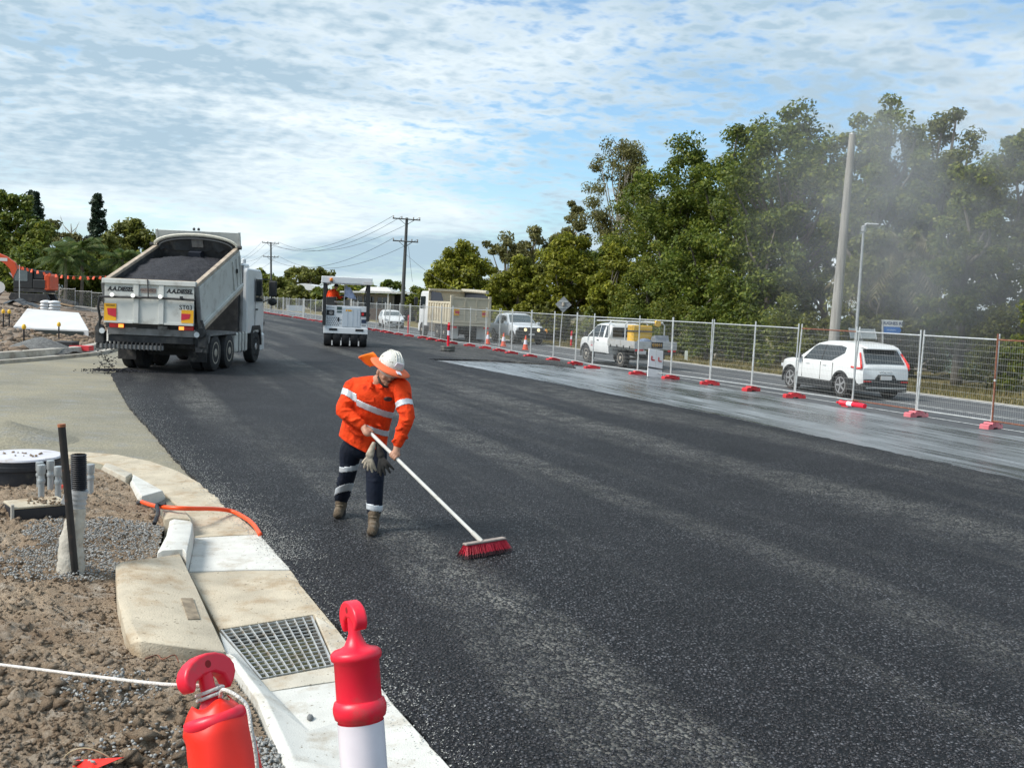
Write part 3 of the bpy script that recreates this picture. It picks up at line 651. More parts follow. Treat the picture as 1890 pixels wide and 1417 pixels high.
def near_bollard(label, top, low, length, spin, handle_open):
    """T-top bollard 1.2 m long, origin at its foot, local z along its axis"""
    rot = axis_frame(top, low); base = Vector(top) - rot @ Vector((0, 0, length))
    root = thing('bollard', label, 'bollard', base, group='T-top bollards in the foreground')
    root.rotation_euler = (rot @ Matrix.Rotation(spin, 3, 'Z')).to_euler()
    L_ = length - .150
    prof = [(.060, .05), (.060, L_ - .165), (.068, L_ - .158), (.0715, L_ - .143), (.0715, L_ - .130), (.067, L_ - .116), (.0605, L_ - .112), (.0605, L_ - .012), (.067, L_ - .006), (.0690, L_ + .003), (.067, L_ + .012), (.060, L_ + .018), (.045, L_ + .021), (.030, L_ + .030), (.021, L_ + .048), (.0165, L_ + .060), (.0165, L_ + .105)]
    MB().lathe(prof, 40).build('body', M_bol, root, auto=50)
    MB().lathe([(.0618, L_ - .62), (.0618, L_ - .170)], 40, cap=False).build('reflective_sleeve', M_sleeve, root, smooth=True)
    MB().lathe([(.0, 0), (.19, 0), (.19, .03), (.16, .055), (.07, .07), (.0605, .085)], 28).build('rubber_base', M_rubber, root, auto=40)
    # T handle: thick crescent with drooping ends and a hole through the middle
    arc = []
    for i in range(13):
        a = R(212) - R(242) * i / 12; arc.append((.0740 * math.cos(a) - .004, L_ + .100 + .048 * math.sin(a)))
    inner = [(.048, L_ + .074), (.040, L_ + .094), (.016, L_ + .102), (-.016, L_ + .102), (-.040, L_ + .090), (-.050, L_ + .058)]
    MB().prism(arc + inner, -.0175, .0175, 'Y').build('handle', M_bol, root, bevel=.007, seg=3, auto=60)
    MB().lathe([(.0085, -.0181), (.0085, .0181)], 12, (0, 0, L_ + .124), axis='Y').build('handle_hole', mat('bollard_hole', (.25, .01, .01), .8), root)
    return root
bt, bl = at_depth(650, 1106, 2.62), at_depth(672, 1417, 2.55)
bol_r = near_bollard('upright red and white T-top bollard beside the drain grate', bt, bl, 1.27, R(78), True)
for (dz, a, h_) in ((.19, R(-125), .012), (.30, R(-60), .010), (.36, R(-110), .02), (.26, R(-140), .008)):
    pass
bt2, bl2 = at_depth(369, 1206, 2.16), at_depth(418, 1417, 2.10)
bol_l = near_bollard('leaning red bollard with red flag tied on and rope, bottom left', bt2, bl2, 1.20, R(8), True)
def draped_flag():
    L_ = 1.20 - .150; nu, nv = 40, 26; V = []; Fc = []
    bpy.context.view_layer.update(); vc = bol_l.matrix_world.inverted() @ Vector((0, 0, CAM_H)); acam = math.atan2(vc.y, vc.x)
    for i in range(nu + 1):
        u = i / nu; ang = acam - R(105) + R(225) * u
        bot = .06 + .52 * max(0, (u - .08)) ** .8
        for j in range(nv + 1):
            v = j / nv; z = L_ + .040 - (bot + .04) * v
            prof_r = .028 + (.068 - .028) * min(1, max(0, (L_ + .045 - z) / .06)) ** .6
            rr_ = prof_r + .004 + .005 * v * (.4 + .6 * math.sin(u * 9.5 + v * 2.2) ** 2) + .0045 * math.sin(u * 17 + 5 * v) * min(1, v * 2)
            V.append((rr_ * math.cos(ang), rr_ * math.sin(ang), z + .006 * math.sin(u * 14)))
    for i in range(nu):
        for j in range(nv): a = i * (nv + 1) + j; Fc.append((a, a + 1, a + nv + 2, a + nv + 1))
    o = MB().add(V, Fc).build('flag', M_flag, None, smooth=True)
    s_ = o.modifiers.new('thick', 'SOLIDIFY'); s_.thickness = .0015
    o.location = bol_l.location; o.rotation_euler = bol_l.rotation_euler
    return tag(o, 'shiny red flag draped round the leaning bollard', 'flag')
draped_flag()
def rope():
    Mx = Matrix.Translation(bol_l.location) @ bol_l.rotation_euler.to_matrix().to_4x4(); L_ = 1.20 - .150
    neck = []
    for i in range(23):
        a = R(-190) - R(36) * i; neck.append(Mx @ Vector((.027 * math.cos(a), .027 * math.sin(a), L_ + .070 - .0011 * i)))
    lft = [at_depth(-420, 1192, 3.4), at_depth(-160, 1208, 2.9), at_depth(0, 1226, 2.62), at_depth(160, 1246, 2.36), at_depth(300, 1262, 2.17)]
    tail = [at_depth(412, 1272, 2.075), at_depth(438, 1284, 2.055), at_depth(456, 1303, 2.05), at_depth(463, 1340, 2.03), at_depth(472, 1390, 2.03), at_depth(477, 1450, 2.03), at_depth(478, 1520, 2.04)]
    o = MB().tube(catmull(lft + neck[::2] + tail, 5), .0042, 7).build('rope', M_rope, None, smooth=True)
    tag(o, 'thin white rope tied round the leaning bollard neck', 'rope')
rope()
def slim_bollard(label, base, h=1.05, r=.055, cat='bollard', tyre=False, bands=((.48, .68),), group='bollards along the road'):
    root = thing('bollard', label, cat, base, group=group); z0 = .0
    MB().lathe([(r, z0 + .02), (r, h - .14), (r * 1.15, h - .13), (r * 1.15, h - .11), (r * .5, h - .08), (r * .4, h - .05)], 14).build('body', M_bol, root, auto=50)
    for a, b in bands: MB().lathe([(r * 1.03, h * a), (r * 1.03, h * b)], 14, cap=False).build('reflective_band', M_sleeve, root, smooth=True)
    MB().prism([(-.06, h - .06), (-.06, h - .02), (0, h + .01), (.06, h - .02), (.06, h - .06), (.02, h - .05), (-.02, h - .05)], -.02, .02, 'Y').build('handle', M_bol, root)
    if not tyre: MB().lathe([(.18, 0), (.18, .03), (.07, .06)], 16).build('rubber_base', M_rubber, root, auto=40)
    return root
def tyre_base(label, base):
    root = thing('tyre_base', label, 'tyre', base, group='old tyres weighing down bollards')
    MB().lathe([(.20, .02), (.31, .0), (.335, .04), (.335, .09), (.315, .125), (.335, .16), (.335, .21), (.31, .25), (.20, .235), (.19, .13)], 28).build('tyre', mat('dusty_old_tyre', (.07, .072, .07), .85, var=.3, vs=6, dirt=(.20, .19, .165), ds=3, dlo=.46, dhi=.66), root, auto=40)
    MB().lathe([(.20, .02), (.195, .19)], 20).build('concrete_fill', M_conc_grey, root)
    return root
p = G(826, 648); tyre_base('dusty grey tyre weighing down the bollard in front of the cream tipper truck', p)
slim_bollard('red and white bollard standing in a tyre in front of the cream tipper truck', p + Vector((.02, 0, .19)), 1.12, .06, tyre=True)
p = G(480, 599); tyre_base('old tyre under the bollard beside the white tipper cab', p)
slim_bollard('red and white bollard in a tyre beside the white tipper cab', p + Vector((0, 0, .19)), 1.15, .075, tyre=True)
slim_bollard('thin red bollard behind the fence beside the white sedan', ST(50.6, 1.3, -.055), 1.3, .05, bands=((.7, .72),))
slim_bollard('red and white post on the verge left of the white ute', G(1054, 640, -.085), .95, .06)
# the one that has fallen over
fb = slim_bollard('fallen red and white bollard lying by a fence foot below the SUV', (0, 0, 0), 1.0, .062, bands=((.44, .62),), tyre=True)
pa, pb = G(1532, 744, .05), G(1596, 754, .05); d = (pa - pb).normalized(); fb.location = pb - d * .02 + Vector((0, 0, .06)); fb.rotation_euler = Vector((d.x, d.y, 0)).to_track_quat('Z', 'Y').to_euler()
def cone(label, base, h=.75):
    root = thing('traffic_cone', label, 'cone', base, group='traffic cones beyond the fence')
    MB().lathe([(.15, .03), (.03, h)], 16).build('cone_body', M_cone, root, auto=40)
    MB().box((0, 0, .015), (.38, .38, .03)).build('base', mat('cone_base', (.35, .05, .03), .6), root)
    MB().lathe([(.152 - .12 * .38 + .004, h * .40), (.152 - .12 * .72 + .004, h * .72)], 16, cap=False).build('reflective_band', M_sleeve, root, smooth=True)
cone('orange and white cone in front of the pickup, right one', G(969.5, 646, -.05)); cone('orange and white cone in front of the pickup, middle of three', G(929, 639.5, -.05)); cone('orange and white cone between the cream tipper and the pickup', G(900, 635, -.05))
cone('small far cone left of the white roller, behind the fence', ST(80, 3.6, -.05), .9)

def aframe():
    M_board = mat('white_sign_board', (.74, .73, .73), .5, var=.04, dirt=(.55, .52, .50), ds=3, dlo=.6, dhi=.8); M_redink = mat('red_ink', (.50, .045, .05), .6)
    c = G(1208, 697, -.05); ang = RA + R(8) ; root = thing('sign_board', 'white folding sign board with two red corner marks leaning behind the fence', 'sign', c, ang)
    w, h = .62, .98; T = Matrix.Rotation(R(-9), 4, 'X') @ Matrix.Rotation(R(7), 4, 'Y')
    MB().box((0, 0, h / 2), (w, .035, h)).xf(T).build('board', M_board, root, bevel=.006)
    MB().box((w / 2 + .012, .02, h / 2), (.02, .07, h)).xf(T).build('side_edge', mat('black_edge', (.02, .02, .02), .6), root)
    MB().box((0, -.0195, h * .33), (w, .006, .055)).xf(T).build('strap', mat('dark_strap', (.05, .05, .052), .7), root)
    MB().box((0, -.0195, h * .68), (.006, .006, h * .6)).xf(T).build('seam', M_conc_grey, root)
    for sx in (-.15, .15):
        m = MB().box((sx + .03, -.022, h * .61), (.14, .006, .05)).box((sx - .025, -.022, h * .675), (.055, .006, .14)); m.xf(T); m.build('corner_mark', M_redink, root)
aframe()

# ================================================================= POLES, WIRES, STREET SIGNS
M_pole = mat('weathered_timber_pole', (.33, .315, .285), .85, var=.25, vs=3, stretch=(6, 6, .4), bump=.3, bs=20)
M_poledark = mat('dark_timber_pole', (.085, .088, .085), .85, var=.25, vs=3, stretch=(6, 6, .4))
M_steel = mat('grey_steel', (.45, .46, .46), .45, metal=.5, var=.1)
b = G(1531, 713, -.09); t = at_depth(1573.5, 248, b.y)
root = thing('timber_pole', 'tall bare grey timber pole rising behind the white SUV', 'pole', b)
MB().tube([Vector((0, 0, 0)), (t - b) * .5, t - b], [.19, .155, .11], 16).build('shaft', M_pole, root, smooth=True, auto=40)
MB().lathe([(.113, 0), (.105, .03)], 16, t - b).build('cap', M_steel, root)
MB().box((t - b) * .12 + Vector((0, -.18, 0)), (.12, .02, .18)).build('number_plate', M_steel, root)
b = G(1573, 717, -.09); t = at_depth(1594, 424, b.y)
root = thing('street_light', 'thin steel street light pole right of the bare timber pole', 'street light', b)
MB().tube([(0, 0, 0), (t - b) * .6, (t - b)], [.065, .05, .04], 10).build('shaft', M_steel, root, smooth=True, auto=40)
MB().lathe([(.085, -.06), (.085, .10), (.05, .14)], 12, t - b).build('collar', M_steel, root, auto=40)
MB().tube([(t - b) + Vector((0, 0, .1)), (t - b) + Vector((.12, .05, .2))], .03, 8).build('arm', M_steel, root)
MB().box((t - b) + Vector((.28, .08, .20)), (.42, .2, .055)).build('lamp_head', mat('lamp_head_grey', (.62, .63, .63), .4), root, bevel=.02)
def power_pole(label, base, top, aw, low=True):
    root = thing('power_pole', label, 'power pole', base); v = top - base; side = RV.copy()
    MB().tube([Vector((0, 0, 0)), v * .5, v], [.20, .17, .13], 12).build('shaft', M_poledark, root, smooth=True, auto=40)
    ends = []
    for k, (f, w) in enumerate(((.985, aw), (.78 if low else .86, aw * .92))):
        c = v * f; w = w / 2
        MB().tube([c - side * w + Vector((0, -.15, 0)), c + side * w + Vector((0, -.15, 0))], .06, 4).build('cross_arm', M_poledark, root)
        for sx in (-1, 1): MB().tube([c + side * sx * w * .55 + Vector((0, -.15, -.02)), c - Vector((0, .1, .55))], .025, 5).build('brace', M_poledark, root)
        for q in (-.95, -.35, .5, .95):
            MB().lathe([(.03, 0), (.06, .05), (.035, .10), (.06, .15), (.03, .2)], 8, c + side * w * q + Vector((0, -.15, .06))).build('insulator', mat('brown_insulator', (.10, .06, .045), .3), root)
            ends.append(base + c + side * w * q + Vector((0, -.15, .25)))
    return ends
y1 = 95.0; b = at_depth(741, 597, y1); b.z = -.09; e1 = power_pole('dark timber power pole with two crossarms behind the roller', b, at_depth(751, 402, y1), 2.7)
y2 = 165.0; b = at_depth(501, 560, y2); b.z = -.09; e2 = power_pole('distant power pole with two crossarms above the truck cab', b, at_depth(500, 447, y2), 2.75)
M_cable = mat('cable_black', (.03, .03, .035), .6)
def cable(a, b, sag, label, r=.02):
    pts = [a.lerp(b, i / 24) - Vector((0, 0, sag * 4 * (i / 24) * (1 - i / 24))) for i in range(25)]
    tag(MB().tube(pts, r, 4).build('power_cable', M_cable), label, 'cable', 'overhead power cables')
e3 = [p + RU * 72 + Vector((0, 0, -.4)) for p in e2]
nm = ['upper left', 'upper inner left', 'upper inner right', 'upper right', 'lower left', 'lower inner left', 'lower inner right', 'lower right']
for i in (0, 1, 3, 4, 7):
    cable(e1[i], e2[i], 2.2 + .2 * (i % 3), f'{nm[i]} overhead cable between the two power poles'); cable(e2[i], e3[i], 2.0, f'{nm[i]} overhead cable left of the distant power pole')
cable(b * 0 + at_depth(750, 470, y1), at_depth(905, 560, 70.0), .5, 'service cable sloping from the near power pole towards the trees', .016)
cable(at_depth(754, 455, y1), at_depth(761, 520, y1 + 1), .0, 'stay cable hanging beside the near power pole', .014)

# warning sign seen from behind
b = G(1033, 640, -.085); c = at_depth(1040, 562, b.y); root = thing('road_sign', 'grey diamond road sign seen from behind on a thin post', 'sign', b)
s_ = .37; M_back = mat('bare_aluminium', (.30, .31, .32), .5, metal=.4, var=.12)
MB().prism([(c.x - b.x - s_ * 1.3, c.z - b.z), (c.x - b.x, c.z - b.z - s_ * 1.3), (c.x - b.x + s_ * 1.3, c.z - b.z), (c.x - b.x, c.z - b.z + s_ * 1.3)], -.01, .01, 'Y').build('sign_plate', M_back, root)
MB().tube([(0, .05, 0), (c.x - b.x, .05, c.z - b.z + .4)], .03, 8).build('post', M_galv, root)
MB().box((c.x - b.x, -.03, c.z - b.z + .18), (.5, .03, .05)).box((c.x - b.x, -.03, c.z - b.z - .18), (.5, .03, .05)).build('bracket', M_galv, root)
MB().lathe([(.09, 0), (.09, .2)], 8, (c.x - b.x, -.06, c.z - b.z - .08)).build('clamp', M_conc_grey, root)
# street name sign
yb = 36.5; b = at_depth(1629, 715, yb); b.z = -.09; c = at_depth(1648, 597, yb); c2 = at_depth(1646, 609, yb); root = thing('street_sign', 'white street name sign reading HUGHES RD over a blue sign', 'sign', b)
M_swhite = mat('sign_white', (.72, .74, .74), .5, var=.03); M_sblue = mat('sign_blue', (.02, .17, .55), .5, var=.05); M_sink = mat('sign_ink', (.03, .06, .16), .5)
top = at_depth(1629, 590, yb)
MB().tube([(0, 0, 0), top - b], .035, 8).build('post', M_galv, root)
MB().box(c - b, (.70, .03, .245)).build('name_plate', M_swhite, root, bevel=.006)
lettering('HUGHES RD', .155, M_sink, root, c - b + Vector((0, -.018, 0)), ext=.002, bold=.004)
w = .33; q = c2 - b
MB().prism([(q.x - w, q.z - .12), (q.x + w * .85, q.z - .12), (q.x + w * 1.05, q.z), (q.x + w * .85, q.z + .115), (q.x - w, q.z + .115)], -.015, .015, 'Y').build('blue_plate', M_sblue, root)
MB().box(q + Vector((-.02, -.0165, 0)), (.34, .003, .05)).build('faded_print', mat('faded_sign_print', (.25, .40, .66), .6, var=.4, vs=40), root)
# grey framed panel on a trailer behind the SUV
yb = 34.5; c = at_depth(1592, 616, yb); b = Vector((c.x, c.y, -.09)); root = thing('panel_trailer', 'grey framed panel on a trailer showing above the SUV roof', 'trailer', b)
h = c.z - b.z; MB().box((0, 0, h), (.90, .04, .42), Matrix.Rotation(R(-38), 3, 'X')).build('panel', mat('panel_grey', (.33, .36, .36), .4, var=.1), root)
for sx in (-.44, -.08, .44): MB().box((sx, -.02, h), (.03, .05, .44), Matrix.Rotation(R(-38), 3, 'X')).build('panel_rib', M_galv, root)
MB().tube([(0, .05, .5), (0, .05, h)], .05, 8).build('mast', M_steel, root); MB().box((0, .3, .55), (1.2, 1.6, .35)).build('body', M_conc_grey, root, bevel=.03)
for sx in (-.62, .62): MB().lathe([(.28, -.08), (.28, .08)], 20, (sx, .3, .28), axis='X').build('wheel', M_tyre, root, bevel=.02)
# small posts on the verge and an old timber fence line
for (px, py, h, lab) in ((1266, 666, .5, 'short white marker post in the grass left of the SUV'),):
    o = MB().prism([(-.07, 0), (.07, 0), (.07, h - .05), (.04, h), (-.04, h), (-.07, h - .05)], -.03, .03, 'Y').build('marker_post', mat('marker_white', (.62, .66, .60), .6)); o.location = G(px, py, -.085); tag(o, lab, 'post')
for i, (px, py, h) in enumerate(((1320, 662, 1.05), (1258, 655, 1.1), (1460, 668, 1.1), (1395, 664, 1.05), (1205, 650, 1.1), (1722, 690, 1.2), (1812, 700, 1.2))):
    root = thing('timber_post', ['weathered timber post left of the SUV', 'weathered timber post near the white marker', 'weathered timber post behind the SUV bonnet', 'weathered timber post between marker and SUV', 'weathered timber post behind the ute tray', 'timber post right of the SUV tail', 'timber post behind the rust-brown panel'][i], 'post', G(px, py, -.09), group='old timber fence posts')
    MB().tube([(0, 0, 0), (.02, 0, h * .6), (.01, 0, h)], [.09, .08, .075], 8).build('shaft', M_pole, root, auto=40)
    MB().lathe([(.085, 0), (.078, .03)], 8, (.01, 0, h - .01)).build('top', M_conc_grey, root)
# ================================================================= VEHICLES
M_white = mat('white_car_paint', (.74, .755, .75), .28, var=.03, vs=3, coat=.35, dirt=(.55, .52, .47), ds=1.2, dlo=.60, dhi=.9)
M_black = mat('black_trim', (.022, .023, .024), .55, var=.2)
M_glass = mat('tinted_glass', (.018, .024, .028), .04, var=.1, spec=.9)
M_screen = mat('windscreen_glass', (.07, .095, .10), .04, var=.1, spec=.9)
M_chrome = mat('bright_metal', (.62, .63, .64), .25, metal=.9, var=.08)
M_alloy = mat('alloy_rim', (.48, .48, .48), .35, metal=.6, var=.1)
M_rimdirty = mat('dusty_rim', (.40, .36, .30), .6, metal=.2, var=.2, vs=7)
M_redlens = mat('red_lens', (.62, .015, .02), .2, var=.08, spec=.6)
M_redlit = mat('lit_red_lens', (.72, .03, .025), .3, emit=.08)
M_amber = mat('lit_amber_lens', (1.0, .38, .06), .3, emit=.9)
M_lamp = mat('lit_white_lamp', (.9, .88, .82), .3, emit=.35)
M_lampoff = mat('clear_lens', (.60, .63, .65), .12, spec=.8)
M_plate = mat('number_plate_white', (.66, .64, .62), .5, var=.06)
M_ink = mat('black_ink', (.015, .015, .018), .6)
M_well = mat('wheel_well_black', (.010, .010, .010), .9)
M_yellow = mat('reflective_yellow', (.80, .40, .012), .45, var=.08, vs=5)
M_redmark = mat('reflective_red', (.55, .018, .045), .45, var=.08, vs=5)
def wheel(parent, x, y, r, w, side, rimm=None, spokes=5, rr=.64, dual=False):
    """tyre mesh 'wheel' with rim and spokes below it; side +1 = left"""
    rimm = rimm or M_alloy; y0 = y - side * w / 2
    prof = [(r * rr, -w / 2), (r * .93, -w / 2 * 1.0), (r * .985, -w / 2 * .86), (r, -w / 2 * .55), (r, w / 2 * .55), (r * .985, w / 2 * .86), (r * .93, w / 2), (r * rr, w / 2)]
    o = MB().lathe(prof, 28, (0, 0, 0), axis='Y').build('wheel', M_tyre, parent, auto=35, loc=(x, y0, r))
    so_ = side * w / 2
    MB().lathe([(r * rr * 1.0, -.006), (r * rr, .004)], 24, (0, so_ * .55, 0), axis='Y').build('rim_barrel', M_black, o)
    m = MB(); f = so_ * .92
    m.lathe([(r * rr * .98, 0), (r * rr * 1.02, .012 * side), (r * rr * .90, .012 * side), (r * rr * .88, 0)], 24, (0, f, 0), axis='Y', cap=False)
    if spokes:
        for i in range(spokes):
            a = 2 * math.pi * i / spokes + .3; rot = Matrix.Rotation(a, 3, 'Y')
            m.box(rot @ Vector((0, 0, r * rr * .48)) + Vector((0, f, 0)), (r * .17, .02, r * rr * .92), rot)
        m.lathe([(r * .12, -.012), (r * .10, .016)], 12, (0, f, 0), axis='Y')
    else:
        m.lathe([(r * rr * .90, -.04 * side), (r * rr * .72, -.05 * side), (r * rr * .42, .0), (r * rr * .30, .03 * side)], 20, (0, f, 0), axis='Y')
    m.build('rim', rimm, o, auto=35)
    return o
def interp(tab, x):
    for (a, u), (b, v) in zip(tab[:-1], tab[1:]):
        if a <= x <= b: return u + (v - u) * (x - a) / (b - a)
    return tab[0][1] if x < tab[0][0] else tab[-1][1]
class Car:
    """closed body shell lofted along x from top, belt and width tables; glass follows the same surface"""
    def __init__(s, top, belt, bot, wid, tumble=.42, edge=.05, mid=None):
        s.top, s.belt, s.bot, s.wid, s.tumble, s.edge, s.mid = top, belt, bot, wid, tumble, edge, mid
    def side_y(s, x, z):
        w, zb = interp(s.wid, x), interp(s.belt, x)
        if z <= zb: return w
        return w - .015 - (z - zb) * s.tumble
    def section(s, x):
        w, zt, zb, z0 = interp(s.wid, x), interp(s.top, x), interp(s.belt, x), interp(s.bot, x)
        ze = max(zb + .012, zt - s.edge); ye = s.side_y(x, ze) - .005
        mid = .55 * z0 + .45 * zb
        pts = [(0, z0), (w * .80, z0), (w * .955, z0 + .05), (w * .985, z0 + .14), (w, mid), (w * 1.0, mid + .6 * (zb - mid)), (w * .985, zb - .03), (w - .022, zb), (ye, ze), (ye - .05, ze + (zt - ze) * .62), (ye * .72, zt - .006), (ye * .35, zt), (0, zt + .004)]
        return pts
    def shell(s, xs, m, parent, arches=(), name='body'):
        mb = MB(); k = None; V = []
        for x in xs:
            h = s.section(x); full = [(-y, z) for y, z in h[1:-1]][::-1]
            ring = h + full; k = len(ring); V += [(x, y, z) for y, z in ring]
        n = len(xs); Fc = [(i * k + j, i * k + (j + 1) % k, (i + 1) * k + (j + 1) % k, (i + 1) * k + j) for i in range(n - 1) for j in range(k)]
        Fc += [tuple(range(k)), tuple(range((n - 1) * k, n * k))]
        o = MB().add(V, Fc).build(name, m, parent, auto=32)
        if arches:
            c = MB()
            for (x, r, ww) in arches:
                for sd in (-1, 1): c.lathe([(r, -.24), (r, .24)], 26, (x, sd * ww, r * .93 - .02), axis='Y')
            co = c.build('cutter', M_well); o.data.materials.append(M_well)
            bo = o.modifiers.new('arch', 'BOOLEAN'); bo.object = co; bo.operation = 'DIFFERENCE'; bo.solver = 'EXACT'
            try: bo.material_mode = 'TRANSFER'
            except Exception: pass
            if parent: co.matrix_world = parent.matrix_world
            bpy.context.view_layer.update(); bake(o); bpy.data.objects.remove(co)
            try: o.data.set_sharp_from_angle(angle=R(32))
            except Exception: pass
        return o
    def side_glass(s, polys, parent, m=None, off=.006, name='side_window', both=True):
        for sd in ((1, -1) if both else (1,)):
            for poly in polys:
                V = [(x, sd * (s.side_y(x, z) + off), z) for x, z in poly]; n = len(V)
                V += [(x, y - sd * .012, z) for x, y, z in V]
                MB().add(V, [tuple(range(n)), tuple(range(n, 2 * n))] + [(i, (i + 1) % n, n + (i + 1) % n, n + i) for i in range(n)]).build(name, m or M_glass, parent)
    def top_patch(s, x0, x1, inset, m, parent, name, n=8, off=.008):
        V = []; k = 7
        for i in range(n + 1):
            x = x0 + (x1 - x0) * i / n; zt = interp(s.top, x); zb = interp(s.belt, x); ze = max(zb + .012, zt - s.edge); ye = s.side_y(x, ze) - inset
            for j in range(k):
                y = -ye + 2 * ye * j / (k - 1); V.append((x, y, zt + off - (.012 if j in (0, k - 1) else 0)))
        MB().add(V, [(i * k + j, i * k + j + 1, (i + 1) * k + j + 1, (i + 1) * k + j) for i in range(n) for j in range(k - 1)]).build(name, m, parent, smooth=True)
def arch_trim(parent, x, r, y, m, w=.06):
    for sd in (-1, 1):
        mb = MB(); V = []; n = 18
        for i in range(n + 1):
            a = R(-14) + R(208) * i / n
            for q, yy in ((r, y), (r + w, y), (r + w, y - .05), (r, y - .05)): V.append((x + q * math.cos(a), sd * yy, r * .93 - .02 + q * math.sin(a)))
        Fc = [(i * 4 + j, i * 4 + (j + 1) % 4, (i + 1) * 4 + (j + 1) % 4, (i + 1) * 4 + j) for i in range(n) for j in range(4)] + [(0, 1, 2, 3), (n * 4, n * 4 + 1, n * 4 + 2, n * 4 + 3)]
        mb.add(V, Fc).build('arch_trim', m, parent, auto=40)
def frange(a, b, n): return [a + (b - a) * i / n for i in range(n + 1)]
def heading(o, loc, deg): o.location = loc; o.rotation_euler = (0, 0, R(deg))

# ---------------------------------------------------------------- white SUV
def suv():
    root = thing('parked_suv', 'white SUV with black lower trim and red tail lights driving behind the mesh fence', 'car', (0, 0, 0)); root.name = 'suv'
    c = Car(top=[(-.86, .93), (-.82, 1.0), (-.52, 1.42), (-.42, 1.545), (-.1, 1.612), (.5, 1.652), (1.1, 1.635), (1.55, 1.55), (2.35, 1.06), (2.8, 1.02), (3.3, .93), (3.50, .80), (3.56, .62)],
            belt=[(-.86, .90), (-.5, 1.06), (.2, 1.02), (1.0, .99), (2.2, .985), (3.0, .95), (3.4, .86), (3.56, .60)], bot=[(-.86, .42), (-.5, .24), (3.2, .22), (3.56, .32)],
            wid=[(-.86, .76), (-.72, .86), (-.3, .905), (1.2, .915), (2.7, .915), (3.2, .86), (3.45, .72), (3.56, .60)], tumble=.36, edge=.055)
    xs = [-.86, -.82, -.76, -.68, -.60, -.52, -.47, -.42, -.3, -.1, .05, .25, .5, .8, 1.1, 1.35, 1.55, 1.8, 2.1, 2.35, 2.5, 2.8, 3.05, 3.25, 3.4, 3.5, 3.56]
    c.shell(xs, M_white, root, arches=((0, .395, .86), (2.702, .395, .86)))
    for x in (0, 2.702):
        for sd in (-1, 1): wheel(root, x, sd * .895, .355, .235, sd, spokes=5, rr=.68)
        arch_trim(root, x, .39, .928, M_black, .055)
    # black sills and bumper skirt
    for sd in (-1, 1): MB().prism([(.38, .20), (2.32, .20), (2.36, .52), (2.24, .44), (.50, .44), (.33, .54)], sd * .900, sd * .932, 'Y').build('sill_trim', M_black, root)
    MB().prism([(-.905, -.72), (-.875, .72), (-.62, .90), (-.40, .925), (-.40, -.925), (-.62, -.90), (-.875, -.72)], .25, .60, 'Z').build('rear_bumper', M_black, root, bevel=.02)
    MB().box((-.912, 0, .36), (.02, 1.35, .04)).build('bumper_strip', M_chrome, root)
    for sd in (-1, 1): MB().box((-.898, sd * .62, .54), (.03, .24, .03)).build('reflector', M_redlens, root)
    c.side_glass([[(.02, 1.30), (.55, 1.045), (1.02, 1.035), (1.02, 1.50), (.3, 1.51), (.02, 1.46)], [(1.07, 1.035), (2.02, 1.03), (1.62, 1.43), (1.42, 1.50), (1.07, 1.50)]], root)
    c.side_glass([[(1.02, 1.03), (1.07, 1.03), (1.07, 1.505), (1.02, 1.505)]], root, M_black, .009, 'door_pillar')
    c.top_patch(1.62, 2.26, .10, M_screen, root, 'windscreen')
    # tailgate glass, spoiler, number plate panel
    MB().add([(-.805, -.66, 1.05), (-.805, .66, 1.05), (-.527, .575, 1.44), (-.527, -.575, 1.44), (-.79, -.66, 1.05), (-.79, .66, 1.05), (-.51, .575, 1.44), (-.51, -.575, 1.44)], [(0, 1, 2, 3), (4, 5, 6, 7), (0, 1, 5, 4), (1, 2, 6, 5), (2, 3, 7, 6), (3, 0, 4, 7)]).build('rear_window', M_glass, root)
    MB().hexa([(-.68, -.56, 1.455), (-.68, .56, 1.455), (-.32, .62, 1.53), (-.32, -.62, 1.53), (-.66, -.54, 1.50), (-.66, .54, 1.50), (-.32, .60, 1.585), (-.32, -.60, 1.585)]).build('spoiler', M_white, root, bevel=.015)
    MB().prism([(-.34, .55), (.34, .55), (.34, .64), (.26, .74), (-.26, .74), (-.34, .64)], -.890, -.845, 'X').build('plate_recess', M_black, root)
    pl = MB().box((-.898, 0, .65), (.012, .37, .12)).build('number_plate', M_plate, root)
    MB().box((-.85, 0, .885), (.02, 1.30, .02)).build('tailgate_crease', M_white, root)
    # vertical tail lights that hook forward
    for sd in (-1, 1):
        TLm = MB().tube([(-.565, sd * .690, 1.34), (-.685, sd * .745, 1.17), (-.785, sd * .790, 1.02), (-.825, sd * .800, .90)], [(.026, .03), (.030, .04), (.034, .05), (.03, .045)], 8)
        TLm.tube([(-.815, sd * .800, .90), (-.66, sd * .868, .905), (-.46, sd * .895, .93)], [(.032, .035), (.028, .035), (.02, .025)], 8)
        TLm.build('tail_light', M_redlit, root, smooth=True)
        MB().prism([(2.05, 1.02), (2.22, 1.02), (2.24, 1.14), (2.10, 1.17)], sd * .92, sd * 1.08, 'Y').build('mirror', M_black, root, bevel=.02)
        for x in (.95, 1.85): MB().box((x - .12, sd * .925, .90), (.17, .02, .028)).build('door_handle', M_white, root, bevel=.005)
        MB().box((3.42, sd * .66, .74), (.1, .22, .1)).build('headlight', M_lampoff, root)
    for sd in (-1, 1):
        for x in (.42, 1.045, 2.03): MB().b2((x - .006, sd * .900, .46), (x + .006, sd * .9185, .985)).build('door_seam', M_black, root)
    lettering('VOLVO', .075, M_chrome, root, (-.862, 0, .80), (R(90), 0, R(-90)), .004, sx=1.8)
    heading(root, (10.51, 29.38, -.055), 106.3)
    return root
suv()

